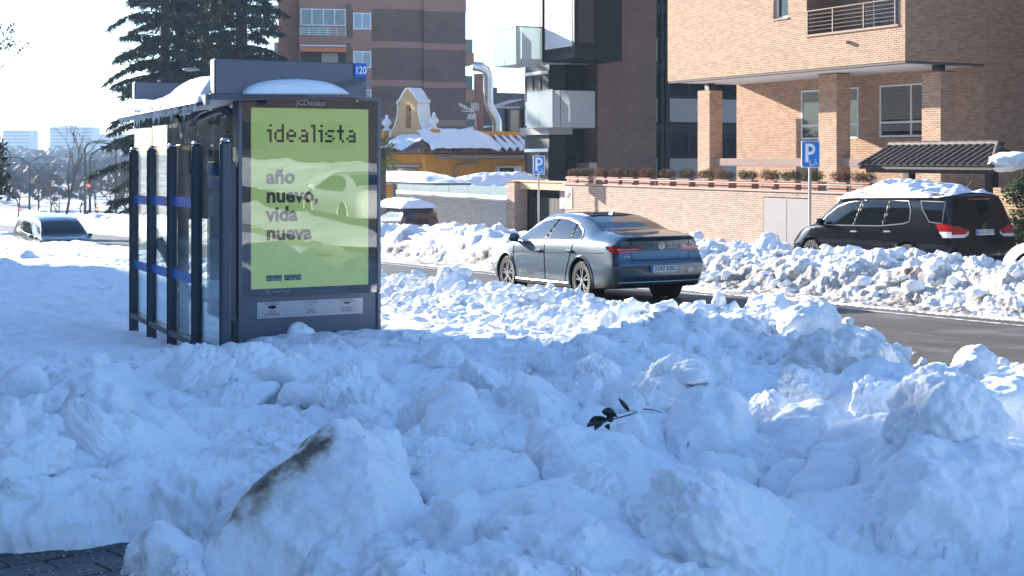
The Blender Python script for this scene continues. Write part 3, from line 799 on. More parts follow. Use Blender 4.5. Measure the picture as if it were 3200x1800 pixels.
# ------------------------------------------------------------------ brickwork built brick by brick
brick_m=mat('warm_brick',(.52,.325,.208),.85,0,.10,3,.25,90,island=.16)
brick_pale=mat('pale_brick',(.45,.32,.24),.85,0,.10,3,.25,90,island=.13)
brick_grey=mat('grey_brick',(.47,.44,.42),.85,0,.10,3,.25,90,island=.12)
mortar_m=mat('mortar',(.19,.135,.095),.95,0,.2,14)
mortar_grey=mat('mortar_grey',(.25,.235,.225),.95,0,.2,14)
BL_,BH_,BJ_=.235,.052,.013
def wall_v(V): return lambda a,h,d:(V-d,a,h)          # face looking across the street
def wall_u(U): return lambda a,h,d:(a,U-d,h)          # face looking down the street
_bproto={}
def bricks(root,F,a0,a1,z0,z1,holes=(),nind=0,bm=None,mm=None,mort=True,proud=.010,name='brick'):
    """courses of real bricks on a mortar backing; the nind nearest are objects of their own"""
    bm=bm or brick_m; mm=mm or mortar_m
    L=[]; row=0; z=z0
    while z+BH_<=z1+.001:
        off=0 if row%2==0 else (BL_+BJ_)/2
        a=a0-off
        while a<a1:
            p,q=max(a,a0),min(a+BL_,a1)
            segs=[(p,q)]
            for (h0,h1,k0,k1) in holes:
                if z+BH_>k0 and z<k1:
                    ns=[]
                    for (x,y) in segs:
                        if y<=h0 or x>=h1: ns.append((x,y))
                        else:
                            if x<h0: ns.append((x,h0))
                            if y>h1: ns.append((h1,y))
                    segs=ns
            for (x,y) in segs:
                if y-x>.03: L.append((x,y,z))
            a+=BL_+BJ_
        z+=BH_+BJ_; row+=1
    def dist(b):
        P=F((b[0]+b[1])/2,b[2],0); x=CS*P[0]-SN*P[1]; y=SN*P[0]+CS*P[1]
        vis=abs(x/y)<.362 and -1.3*y/FPX*1000<b[2]<495/FPX*y
        return (0 if vis and b[1]-b[0]>BL_*.98 else 1, y)
    L.sort(key=dist)
    key=(F(1,0,0)==F(1,0,0) and tuple(round(p-q,3) for p,q in zip(F(1,0,0),F(0,0,0))), bm.name, tuple(round(p-q,3) for p,q in zip(F(0,0,1),F(0,0,0))))
    def shape(x,y,z,jit=0):
        e=.003
        pts=[F(x,z,0),F(y,z,0),F(y,z+BH_,0),F(x,z+BH_,0),F(x+e,z+e,proud+jit),F(y-e,z+e,proud+jit),F(y-e,z+BH_-e,proud+jit),F(x+e,z+BH_-e,proud+jit)]
        return pts,[(4,5,6,7),(0,1,5,4),(1,2,6,5),(2,3,7,6),(3,0,4,7)]
    if nind:
        if key not in _bproto:
            q=MB(); p,f=shape(0,BL_,0); o0=F(0,0,0); q.add([tuple(a-b for a,b in zip(w,o0)) for w in p],f); me=q.mesh('brick'); me.materials.append(bm); _bproto[key]=me
        off=BASE.get(root.name,(0,0,0)); n=0
        for b in list(L[:nind]):
            o=bpy.data.objects.new(name,_bproto[key]); C.objects.link(o); o.parent=root
            P=F(b[0],b[2],0); o.location=tuple(p-q for p,q in zip(P,off)); n+=1
        L=L[nind:]
    r=random.Random(int(a0*100+z0*10)); mb=MB()
    for b in L: mb.add(*shape(b[0],b[1],b[2],r.uniform(-.002,.002)))
    if L: mb.build('brick_courses',bm,root,kind='stuff')
    if mort:
        zs=sorted({z0,z1,*[min(max(h[2],z0),z1) for h in holes],*[min(max(h[3],z0),z1) for h in holes]}); mq=MB()
        for k in range(len(zs)-1):
            za,zb=zs[k],zs[k+1]; zm=(za+zb)/2; cuts=sorted([(max(h[0],a0),min(h[1],a1)) for h in holes if h[2]<zm<h[3]])
            x=a0
            for c0,c1 in cuts+[(a1,a1)]:
                if c0>x+1e-4: mq.quad(F(x,za,0),F(c0,za,0),F(c0,zb,0),F(x,zb,0))
                x=max(x,c1)
        if mq.f: mq.build('mortar_face',mm,root)
glass_dark=mat('window_glass',(.015,.018,.02),.03,0,.1,1,spec=.8)
alu_white=mat('white_aluminium',(.72,.72,.72),.4,0,.05,3)
blind_m=mat('slat_blind',(.17,.165,.15),.6,0,.08,3)
def window(root,F,a0,a1,z0,z1,frame=alu_white,cols=2,splits=(),fw=.07,depth=-.09,glass=None,blind=(),proud=.03,name='window',lower=None):
    """framed window in a wall face: frame bars, each pane a sub-part, blinds as slats"""
    w=MB(); d0,d1=depth,proud
    def bar(x0,x1,y0,y1,dd=0): 
        P=[F(x0,y0,d0),F(x1,y1,d1-dd)]; w.box(P[0],P[1])
    bar(a0,a1,z0,z0+fw); bar(a0,a1,z1-fw,z1); bar(a0,a0+fw,z0+fw,z1-fw,.002); bar(a1-fw,a1,z0+fw,z1-fw,.002)
    ys=[z0]+sorted(splits)+[z1]
    for s in splits: bar(a0+fw,a1-fw,s-fw*.6,s+fw*.6,.003)
    xs=[a0+(a1-a0)*i/cols for i in range(cols+1)]
    for k,(y0,y1) in enumerate(zip(ys[:-1],ys[1:])):
        c=cols if (lower is None or k>0) else lower
        for i in range(1,c):
            x=a0+(a1-a0)*i/c; bar(x-fw*.5,x+fw*.5,y0+fw*.6,y1-fw*.6,.004)
    o=w.build(name,frame,root)
    for y0,y1 in zip(ys[:-1],ys[1:]):
        for i in range(cols):
            q=MB(); e=.02; q.box(F(xs[i]+e,y0+e,depth+.035),F(xs[i+1]-e,y1-e,depth+.050)); q.build('pane',glass or glass_dark,o)
    for (b0,b1,y0,y1) in blind:
        q=MB(); y=y0
        while y<y1: q.box(F(b0,y,depth+.055),F(b1,y+.045,depth+.066)); y+=.055
        q.build('blind',blind_m,o)
    return o

# ------------------------------------------------------------------ brick apartment house on the right
V2,V3,VC=30.5,33.8,31.95
U0,U1=33.16,46.4
rb=thing('apartment_building','big sunlit tan brick apartment house with its upper floors overhanging brick columns, at the right','building',(V3,U0,g(V3,U0)-.5))
ZB=3.02; ZT=18.0
hb=(33.46,37.9,4.17,6.7); hw=(38.9,39.7,4.87,6.3)
bricks(rb,wall_v(V2),U0,U1,ZB,6.6,[hb,hw],300)
bricks(rb,wall_u(U0),V2,V3,ZB,6.6)
bricks(rb,wall_u(U0),V3,40.5,-3.4,6.6)
W1=(39.1,42.3,.71,2.55); W2=(34.9,38.0,.73,2.55)
bricks(rb,wall_v(V3),U0,U1,-3.2,ZB-.05,[W1,W2])
bm2=mat_brick('brick_far_warm',(.53,.34,.24),(.45,.29,.20),(.26,.19,.14))
sh=MB()
sh.box((V2+.02,U0+.02,ZB),(V3+.02,U1,ZB+.02)).box((V3+.02,U0+.02,-3.6),(46,U1,ZB)).box((V3+.3,U0+.02,ZB),(46,U1,6.6))
sh.box((V2+.002,U0+.002,6.6),(46,U1,ZT)); sh.build('wall',bm2,rb)
# walls behind the facade skin (leaving the balcony recess open)
sk=MB(); sk.box((V2+.02,37.9,ZB+.02),(V3,38.9,6.6)).box((V2+.2,38.9,ZB+.02),(V3,39.7,6.6)).box((V2+.02,39.7,ZB+.02),(V3,U1,6.6)).box((V2+.02,U0+.02,ZB+.02),(V3,37.9,4.15)).box((V2+.02,U0+.02,4.15),(V3,U0+.30,6.6)); sk.build('inner_wall',bm2,rb)
so=MB(); so.box((V2+.35,U0+.25,ZB-.06),(V3-.01,U1-.06,ZB-.002)); so.build('soffit',mat('soffit_plaster',(.62,.58,.55),.8,0,.05,2),rb)
dr=MB(); dr.box((V2+.012,U0+.01,ZB-.075),(V2+.35,U1-.02,ZB-.004)).box((V2+.35,U0+.01,ZB-.075),(V3,U0+.25,ZB-.004)); dr.build('drip_edge',mat('dark_plaster',(.10,.085,.075),.8),rb)
# columns
CB=-3.0
for (c0,c1,zt) in ((45.65,46.45,2.69),(38.1,39.05,ZB-.062),(33.16,33.98,2.76)):
    k=MB(); k.box((VC+.001,c0+.001,CB),(VC+.6,c1,zt-.001)); co=k.build('column',mortar_m,rb)
    BASE[co.name]=BASE[rb.name]
    bricks(co,wall_v(VC),c0,c1,CB,zt,mort=False); bricks(co,wall_u(c0),VC,VC+.6,CB,zt,mort=False)
    if zt<2.9:
        p=MB(); p.box((VC+.12,c0+.22,zt),(VC+.40,c0+.50,ZB-.06)); p.build('steel_post',mat('black_steel',(.015,.015,.016),.5),co)
window(rb,wall_v(V3),*W1,cols=2,splits=(1.22,),blind=[(39.2,42.2,2.1,2.45)],depth=-.05)
window(rb,wall_v(V3),*W2,cols=2,splits=(1.24,),blind=[(35.0,37.9,1.34,2.45),(35.0,37.9,.95,1.15)],depth=-.05)
window(rb,wall_v(V2),*hw,cols=1,depth=-.22,proud=-.12)
sl=MB(); sl.rbox((V2-.05,38.86,4.80),(V2+.2,39.74,4.862),.01); sl.build('window_sill',mat('sill_stone',(.33,.22,.16),.8),rb)
# recessed balcony
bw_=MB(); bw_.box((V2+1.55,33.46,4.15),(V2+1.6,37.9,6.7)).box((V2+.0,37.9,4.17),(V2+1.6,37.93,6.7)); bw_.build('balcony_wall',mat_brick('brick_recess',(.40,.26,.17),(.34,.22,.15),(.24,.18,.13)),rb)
bf=MB(); bf.rbox((V2-.06,33.42,4.09),(V2+1.55,37.94,4.168),.01); bf.build('balcony_floor',mat('sill_stone',(.33,.22,.16),.8),rb)
window(rb,wall_v(V2+1.5),33.5,36.3,4.2,6.6,cols=2,depth=-.04,proud=.02,blind=[(33.6,36.2,4.3,6.5)],name='balcony_door')
rail=MB(); rz=4.95
rust=mat('brown_rail_steel',(.10,.05,.035),.5,.2)
rail.tube([(V2-.05,33.5,rz),(V2-.05,37.86,rz)],.03,8)
for a in (33.55,35.0,36.5,37.8): rail.bar((V2-.05,a,4.17),(V2-.05,a,rz),.04)
for k in range(1,6): rail.tube([(V2-.05,33.5,4.17+k*.13),(V2-.05,37.86,4.17+k*.13)],.008,5)
rail.build('balcony_railing',rust,rb)
spt=MB(); spt.box((V2-.16,35.72,3.72),(V2,35.83,3.82)); spt.build('drain_spout',mat('sill_stone',(.33,.22,.16),.8),rb)
# mauve concrete beams between the columns
bmv=mat('mauve_concrete',(.24,.155,.13),.85,0,.15,2,.2,50)
for a0,a1 in ((39.15,45.62),(34.6,38.05)):
    k=MB(); k.rbox((VC+.15,a0,-.29),(VC+.5,a1,0),.015); k.build('concrete_beam',bmv,rb)
pl=MB(); pl.box((VC-.1,U0,-3.2),(V3,U1,-1.9)); pl.build('terrace',mat('terrace_stone',(.25,.2,.17),.9),rb)

# ------------------------------------------------------------------ low brick wall along the pavement
VW=27.0; ZC=-.965
lw=thing('brick_wall','long low sunlit brick wall topped with a stone coping and a metal rail','wall',(VW,31.5,g(VW,31.5)-.3))
bricks(lw,wall_v(VW),31.0,48.4,-3.2,ZC-.075,[(33.35,35.65,-3.3,-1.20)],300,brick_pale)
k=MB(); k.box((VW+.02,31.0,-3.6),(VW+.30,48.4,ZC-.075)); k.build('wall_core',mortar_m,lw)
k=MB(); k.rbox((VW-.06,30.97,ZC-.07),(VW+.5,48.5,ZC),.012); k.build('coping',mat('coping_stone',(.36,.28,.23),.85,0,.15,3,.3,40),lw)
k=MB(); k.rbox((VW-.02,33.37,-3.0),(VW+.02,35.63,-1.22),.01); k.box((VW-.026,34.49,-2.9),(VW-.021,34.51,-1.25)); k.build('meter_door',mat('grey_metal_door',(.17,.155,.155),.55,.3,.06,2),lw)
k=MB(); k.tube([(VW-.02,31.0,ZC+.19),(VW-.02,48.3,ZC+.19)],.022,8)
for a in np.arange(31.6,48.4,2.05): k.tube([(VW-.02,a,ZC),(VW-.02,a,ZC+.19)],.014,6)
k.build('rail',mat('dull_rail',(.20,.18,.17),.6,0,.1,5),lw)
gw=MB(); gw.box((VW+.5,31.0,-1.2),(V2+1.2,48.4,ZC-.03)); struct(gw,'garden_terrace',mat('snow_plain',(.8,.83,.87),.8,0,.04,2,.3,30))

# clipped shrubs in long terracotta troughs
terra=mat('terracotta',(.42,.20,.13),.8,0,.12,5,.2,60)
xs=[(1771,1805),(1808,1841),(1855,1890),(1899,1935),(1945,1981),(1996,2034),(2056,2095),(2114,2156),(2173,2216),(2232,2279),(2301,2351),(2371,2421),(2434,2488),(2504,2558),(2588,2648),(2659,2720)]
leafm=[mat_leaf('shrub_brown',(.135,.068,.026),.45,5,.15),mat_leaf('shrub_olive',(.070,.058,.022),.45,5,.15),mat_leaf('shrub_rust',(.19,.075,.024),.45,5,.15),mat_leaf('shrub_green',(.045,.058,.022),.45,5,.15)]
def leaf_cloud(mb,c,r,n,s,rn,shell=.55,flat=.5):
    for _ in range(n):
        d=Vector((rn.gauss(0,1),rn.gauss(0,1),rn.gauss(0,1))); d.normalize(); q=shell+(1-shell)*rn.random()
        p=Vector((c[0]+d.x*r[0]*q,c[1]+d.y*r[1]*q,c[2]+d.z*r[2]*q))
        a=Vector((rn.gauss(0,1),rn.gauss(0,1),rn.gauss(0,1))).normalized(); b=a.orthogonal().normalized()
        w=s*rn.uniform(.6,1.4)
        mb.add([p-a*w,p+b*w*flat,p+a*w,p-b*w*flat],[(0,1,2,3)])
rp_=random.Random(4)
desc=['first clipped shrub in a terracotta trough, at the gate end of the low wall','second shrub trough from the garage gate, close beside the first','third shrub trough from the garage gate, with a snow fleck on its top','fourth shrub trough from the garage gate, in front of the dark brick block',
 'fifth shrub trough from the garage gate, before the dark brick block','sixth shrub trough from the garage gate, the last before the dark window strip','seventh shrub trough from the garage gate, before the dark window strip','shrub trough just left of the first brick column','shrub trough at the foot of the first brick column','reddish brown shrub trough right of the first brick column',
 'wide green brown shrub trough under the mauve beam','orange tinged shrub trough left of the nearer parking sign','dark shrub trough next to the nearer parking sign','shrub trough behind the pole of the nearer parking sign','shrub trough at the foot of the second brick column, by a snow lump','last shrub trough, next to the tiled canopy']
for i,(xa,xb) in enumerate(xs):
    ua=on_v(xa,570,VW+.12)[1]; ub=on_v(xb,570,VW+.12)[1]; u0,u1=min(ua,ub),max(ua,ub)
    pt=thing('potted_shrub',desc[i],'potted shrub',(VW+.25,(u0+u1)/2,ZC),'shrub troughs along the low wall')
    k=MB()
    z0=ZC
    for b in range(3): k.rbox((VW+.10+.01*b,u0+.02-.004*b,z0+b*.075),(VW+.44,u1-.02+.004*b,z0+b*.075+.072),.006)
    k.rbox((VW+.08,u0,z0+.225),(VW+.46,u1,z0+.265),.01); k.build('trough',terra,pt)
    for s in (0,1):
        f=MB(); uc=u0+(u1-u0)*(.27+.46*s); hgt=rp_.uniform(.16,.205)
        leaf_cloud(f,(VW+.27,uc,z0+.27+hgt*.9),(.23,(u1-u0)*.31,hgt),760,.024,rp_,.35)
        f.build('foliage',leafm[(i*3+s*(i%3))%3] if i not in (10,12,13) else leafm[1+2*((i+s)%2)],pt)

# recessed garage gate between the walls
gt=thing('garage_gate','dark brown ribbed garage gate between the two brick walls','gate',(VW+.5,53,g(VW,53)))
k=MB()
a=48.6
n=0
while a<52.6:
    q=MB(); q.box((VW+.62,a,-3.9),(VW+.68,a+.085,-1.62)); n+=1
    q.build('slat',mat('gate_brown',(.020,.016,.014),.6,.0,.12,2),gt); a+=.12
k.box((VW+.69,48.4,-4.1),(VW+.74,53.4,-1.05)); k.build('backing',mat('gate_dark',(.012,.011,.011),.8,spec=.15),gt)
k=MB(); k.box((VW+.25,48.5,-1.28),(VW+.75,53.3,-.98)); k.box((VW+.2,48.3,-.979),(VW+.8,53.4,-.92)); k.build('lintel',brick_m,gt)
pil=thing('brick_pillar','narrow brick pillar at the left side of the garage gate','pillar',(VW,53,g(VW,53)))
bricks(pil,wall_v(VW),52.75,53.45,-4.0,-1.02,bm=brick_pale); bricks(pil,wall_u(52.75),VW,VW+.6,-4.0,-1.02,bm=brick_pale)
k=MB(); k.box((VW+.01,52.76,-4.2),(VW+.6,53.45,-1.03)); k.rbox((VW-.04,52.7,-1.02),(VW+.65,53.5,-.96),.01); k.build('pillar_core',mortar_m,pil)
sgn=thing('notice_board','pale pinkish notice board hanging on the garage gate','sign',(VW+.55,49.3,-2.0))
k=MB(); k.rbox((VW+.56,48.95,-2.05),(VW+.59,49.85,-1.22),.01); k.build('panel',mat('notice_pink',(.45,.34,.34),.6,0,.1,6),sgn)
lettering('fine_print','VADO\nPERMANENTE',.11,(VW+.555,49.4,-1.95),(0,-1,0),(0,0,1),mat('notice_red',(.4,.12,.1),.6),sgn)
np_=thing('no_parking_plate','small white plate with an orange ring at the left end of the low brick wall','sign',(VW-.03,48.1,-2.0))
k=MB(); k.rbox((VW-.035,47.78,-1.98),(VW-.012,48.28,-1.12),.006); k.build('plate',mat('plate_white',(.7,.68,.64),.5),np_)
def ring_poly(mb,F,ca,ch,r0,r1,d0,d1,n=24,sy=1):
    for i in range(n):
        w0,w1=2*math.pi*i/n,2*math.pi*(i+1)/n
        P=lambda r,w,d:F(ca+r*math.cos(w),ch+r*math.sin(w)*sy,d)
        mb.add([P(r0,w0,d1),P(r1,w0,d1),P(r1,w1,d1),P(r0,w1,d1)],[(0,1,2,3)])
def disc(mb,F,ca,ch,r,d,n=24,sy=1):
    mb.add([F(ca+r*math.cos(2*math.pi*i/n),ch+r*math.sin(2*math.pi*i/n)*sy,d) for i in range(n)],[tuple(range(n))])
FW=wall_v(VW)
k=MB(); ring_poly(k,FW,48.03,-1.44,.14,.20,0,.040); k.bar(FW(47.92,-1.34,.041),FW(48.14,-1.54,.041),.004,.05,up=(1,0,0)); k.build('ring',mat('ring_orange',(.75,.25,.10),.5),np_)
k=MB(); disc(k,FW,48.03,-1.44,.14,.0385); k.build('disc',mat('disc_grey',(.38,.42,.5),.5),np_)
k=MB(); k.box(FW(47.83,-1.93,.036),FW(48.23,-1.75,.040)); k.build('strip',mat('strip_yellow',(.72,.52,.12),.5),np_)

# ------------------------------------------------------------------ tiled canopy over the garden gate
cn=thing('gate_canopy','small dark brown tiled canopy roof over the garden gate','canopy',(27.4,28,g(27.4,28)))
tile_m=mat('brown_roof_tile',(.030,.021,.017),.55,0,.2,6,.2,60,island=.25)
EV,EZ,RV,RZ=26.25,-.23,27.4,.31
CU0,CU1=25.5,30.35
q=MB(); n=7
prof=[(math.cos(math.pi*i/n),math.sin(math.pi*i/n)) for i in range(n+1)]
def tile_piece(w=.115,L=.36):
    mb=MB(); V=[]
    for (c,s) in prof: V.append((0,c*w,s*.075))
    for (c,s) in prof: V.append((L,c*w*.92,s*.065+.02))
    F=[(i,i+1,n+2+i,n+1+i) for i in range(n)]; 
    mb.add(V,F); mb.add([(p[0],p[1]*.85,p[2]*.8) for p in V],[tuple(reversed(f)) for f in F]); mb.add([V[i] for i in range(n+1)],[tuple(range(n+1))]); return mb
tmq=tile_piece(); me=tmq.mesh('roof_tile',smooth=60); me.materials.append(tile_m)
slope=math.atan2(RZ-EZ,RV-EV); Ls=math.hypot(RZ-EZ,RV-EV)
rows=4; cols=int((CU1-CU0)/.25)
for c in range(cols+1):
    u=CU0+.06+c*.25
    for r in range(rows):
        s=r*Ls/rows
        if u<CU0+.9*(s/Ls)-.05: continue        # hipped right end
        o=bpy.data.objects.new('roof_tile',me); C.objects.link(o); o.parent=cn
        b=BASE[cn.name]; o.location=(EV+s*math.cos(slope)-b[0],u-b[1],EZ+s*math.sin(slope)+.03-b[2]); o.rotation_euler=(0,-slope,0)
k=MB(); k.add([(EV,CU0,EZ),(EV,CU1,EZ),(RV,CU1,RZ),(RV,CU0+.9,RZ),(EV,CU0,EZ-.06),(EV,CU1,EZ-.06),(RV,CU1,RZ-.06),(RV,CU0+.9,RZ-.06)],[(0,1,2,3),(7,6,5,4),(0,4,5,1),(1,5,6,2),(3,2,6,7),(0,3,7,4)])
k.add([(RV,CU0+.9,RZ),(RV,CU1,RZ),(RV+1.1,CU1,EZ),(RV+1.1,CU0,EZ),(EV,CU0,EZ)],[(0,1,2,3),(0,3,4)])
k.build('roof_deck',mat('canopy_dark',(.03,.022,.018),.7),cn)
k=MB()
for a in np.arange(CU0+.9,CU1,.33): k.tube([(RV,a,RZ+.06),(RV,a+.36,RZ+.075)],[.085,.095],8)
k.build('ridge_tiles',mat('ridge_tile',(.11,.085,.07),.6,0,.2,5),cn,smooth=50)
k=MB(); k.tube([(EV,CU0,EZ+.06),(RV,CU0+.9,RZ+.07)],.075,8); k.build('hip_tiles',mat('ridge_tile',(.11,.085,.07),.6),cn,smooth=50)
k=MB()
for a in (26.5,29.5): k.box((27.25,a,-2.6),(27.5,a+.22,EZ+.02))
k.box((26.4,CU0+.1,EZ-.16),(26.5,CU1-.1,EZ-.04)); k.build('posts',mat('canopy_dark',(.03,.022,.018),.7),cn)
gp=thing('brick_pillar','short brick pillar of the garden gate, behind the dark people carrier','pillar',(26.9,25.2,g(26.9,25)))
bricks(gp,wall_v(26.7),24.6,25.9,-3.0,-.72,bm=brick_m); bricks(gp,wall_u(24.6),26.7,27.3,-3.0,-.72,bm=brick_m)
k=MB(); k.box((26.71,24.61,-3.2),(27.3,25.9,-.73)); k.build('pillar_core',mortar_m,gp)
k=MB(); k.box((27.0,25.9,-3.0),(27.1,31.0,-1.1)); solo(k,'garden_gate',mat('gate_dark',(.012,.011,.011),.8,spec=.15),'dark metal garden gate under the tiled canopy','gate')
def snow_lump(label,pts,name='snow_patch',cat='snow patch',group=None,fine=.02,sub=3):
    """a soft heap of snow made of merged ellipsoids: pts = (v,u,z,rv,ru,rz) -> one surface"""
    P=np.array(pts,float); lo=(P[:,:3]-P[:,3:]).min(0)-.1; hi=(P[:,:3]+P[:,3:]).max(0)+.1
    return P,lo,hi
def heap(name,label,cat,outline_h,v0,v1,u0,u1,zb,nv,nu,m=None,group=None,noise=.03,nf=3.0,follow=None):
    """a snow pad resting on something: outline_h(v,u) = thickness (<=0 outside)"""
    vs=np.linspace(v0,v1,nv); us_=np.linspace(u0,u1,nu); V,U=np.meshgrid(vs,us_)
    H=outline_h(V,U); B=(zb(V,U) if callable(zb) else zb+0*V)
    H=H+noise*(fbm(V,U,0*V,nf,3)+.6*np.abs(perlin(V*nf*2,U*nf*2,0*V)))*np.clip(H/.06,0,1)
    top=np.stack([V,U,B+np.maximum(H,-.0)],-1).reshape(-1,3); bot=np.stack([V,U,B-.004],-1).reshape(-1,3)
    idx=np.arange(nu*nv).reshape(nu,nv); F=np.stack([idx[:-1,:-1],idx[:-1,1:],idx[1:,1:],idx[1:,:-1]],-1).reshape(-1,4)
    hm=np.maximum(H,0); k=((hm[:-1,:-1]>.004)|(hm[:-1,1:]>.004)|(hm[1:,1:]>.004)|(hm[1:,:-1]>.004)).ravel(); F=F[k]
    n=nu*nv; FF=np.concatenate([F,F[:,::-1]+n]); VV=np.concatenate([top,bot])
    used=np.zeros(2*n,bool); used[FF.ravel()]=True; rm=np.cumsum(used)-1
    b=np.array([(v0+v1)/2,(u0+u1)/2,float(B.min())]); me=np_mesh(name,VV[used]-b,rm[FF]); fattr(me,'dirt',np.zeros(int(used.sum())))
    me.materials.append(m or snow_m); o=bpy.data.objects.new(name,me); C.objects.link(o); o.location=world_pt(*b); o.rotation_euler=(0,0,TH)
    return tag(o,label,cat,group)
sv,su,sz=on_v(3130,500,26.9)
block('snow_patch','clump of snow on the right end of the tiled canopy roof',26.7,25.35,.17,(.55,.55,.28),61,npl=16,sub=4,rough=.16,soft=8,cat='snow patch')
for i,(x,y,w) in enumerate(((2625,568,14),(2738,560,16),(2585,590,12))):
    v,u,z=on_v(x,y,VW+.3); block('snow_patch',('small snow lump between the shrub troughs by the second column','small snow lump at the last shrub trough','thin snow lump behind the nearer sign pole')[i],v,u,z,(w/FPX*40/2,.2,.12),70+i,sub=3,cat='snow patch')

# ------------------------------------------------------------------ dark modern flats with glass balconies
ub=59.3
mb_=thing('apartment_building','dark brick block of flats with frosted glass balconies, left of the tan brick house','building',(34.9,ub,g(34,59)))
mdark=mat('dark_window_frame',(.010,.011,.013),.5,.0,spec=.25)
mbk=mat_brick('dark_brick',(.195,.122,.085),(.13,.082,.058),(.135,.10,.085),.25,.062)
mbl=mat_brick('lit_brick_flats',(.48,.40,.32),(.42,.34,.28),(.26,.22,.18))  # paler copy of the dark brick, sunlight put into its colour
k=MB(); k.box((34.9,ub,-4.5),(38.3,63,20)); k.build('brick_wall_face',mbk,mb_)
k=MB(); k.box((33.6,59.6,4.6),(34.9,62.6,20)).box((34.9,62.99,-4.5),(46,63.2,20)); k.build('side_wall',mbl,mb_)
k=MB(); k.box((38.3,ub+.75,-4.5),(44.5,63,20)).box((33.1,60.6,-4.5),(34.89,63,4.6)); k.build('dark_wall',mat('flats_dark',(.010,.010,.012),.7,spec=.12),mb_)
# window strip right of the brick face
FU=wall_u(ub+.72)
pan=mat('spandrel_panel',(.27,.26,.24),.6,0,.04,1); pan2=mat('curtain_grey',(.27,.265,.25),.7,0,.05,2)
for zf in (-1.55,1.5,4.55,7.6):
    for a0,a1 in ((38.55,38.80),(39.55,41.85),(42.1,44.0)):
        q=MB(); q.box(FU(a0,zf+.35,0),FU(a1,zf+1.55,.03)); q.build('spandrel',pan,mb_)
    window(mb_,FU,39.5,41.9,zf+1.62,zf+2.75,frame=mdark,cols=2,fw=.09,glass=pan2); window(mb_,FU,42.05,44.0,zf+1.62,zf+2.75,frame=mdark,cols=2,fw=.09,glass=pan2)
k=MB()
for a in (38.33,38.95,39.25): k.box(FU(a,-4.5,0),FU(a+.16,20,.14))
for zf in (-1.55,1.5,4.55,7.6): k.box(FU(38.5,zf-.25,.001),FU(44.5,zf+.25,.10))
k.build('mullions',mdark,mb_)
# glazed bay on the lower floors (towards the street)
FB=wall_v(32.2); zfl=((-2.2,1.15),(1.5,4.55))
k=MB(); k.box((32.21,59.3,-4.5),(33.08,61.8,1.14)).box((32.21,59.3,1.5),(33.08,61.8,4.5)); k.build('bay',mdark,mb_)
k=MB(); k.box((32.0,58.95,1.15),(33.3,61.95,1.5)); k.build('bay_cornice',mat('concrete_grey',(.30,.29,.28),.8),mb_)
glb=mat('bay_glass',(.25,.30,.30),.08,0,.3,1.2,spec=.7)
for zb0,zt0 in ((-2.15,1.1),(1.6,4.5)):
    q=MB(); q.box(FB(59.35,zb0,0),FB(61.7,zb0+1.15,.03)); q.build('white_panel',mat('white_panel',(.62,.63,.62),.5),mb_)
    window(mb_,FB,59.3,61.75,zb0+1.2,zb0+2.45,frame=mdark,cols=3,fw=.06,glass=glb)
    q=MB(); q.rbox(FB(59.32,zb0+2.46,.0),FB(61.73,zb0+2.62,.10),.02); q.build('shutter_box',alu_white,mb_)
# recessed loggia doors
FL=wall_u(60.6)
for zb0 in (-2.1,1.6):
    window(mb_,FL,33.15,33.75,zb0+.1,zb0+2.4,frame=mdark,cols=1,fw=.06,splits=(zb0+.9,),glass=glb)
    window(mb_,FL,34.0,34.88,zb0+.9,zb0+2.4,frame=mdark,cols=2,fw=.06,glass=mat('night_glass',(.03,.035,.04),.05,spec=.7))
k=MB(); k.box((34.45,59.32,-4.5),(34.89,60.6,-.2)); k.build('side_pier',mbl,mb_)
# balconies of frosted glass
fr=mat_frost('frosted_glass',(.56,.62,.61),.5)
slabm=mat('balcony_slab',(.27,.28,.28),.7,0,.05,2)
for (v0,v1,u0_,u1_,z0,z1) in ((30.3,31.65,59.0,61.4,4.42,6.2),(31.7,33.98,58.0,60.6,1.45,3.2)):
    b=MB(); b.rbox((v0,u0_,z0),(v1,u1_,z0+.30),.01); bo=b.build('balcony',slabm,mb_)
    nsp=2
    def pane(a,c):
        q=MB(); q.box(a,c); q.build('glass_pane',fr,bo)
    um=(u0_+u1_)/2
    pane((v0-.015,u0_+.01,z0+.02),(v0-.003,um-.02,z1)); pane((v0-.015,um+.02,z0+.02),(v0-.003,u1_,z1))
    vm=v0+(v1-v0)*.18
    pane((v0+.01,u0_-.015,z0+.02),(vm-.02,u0_-.003,z1)); pane((vm+.02,u0_-.015,z0+.02),(v1,u0_-.003,z1))
    q=MB(); q.box((v0-.03,u0_-.03,z1),(v1,u0_+.01,z1+.05)).box((v0-.03,u0_+.01,z1),(v0+.01,u1_,z1+.05))
    for p in ((v0-.005,u0_-.005),(v1-.1,u0_+.02)): q.box((p[0],p[1],z0+.3),(p[0]+.04,p[1]+.04,z1))
    q.build('handrail',mdark,bo)
k=MB(); k.box((30.28,59.25,5.6),(30.283,59.4,5.95)); k.build('notice',mat('notice_amber',(.7,.42,.06),.6),mb_)
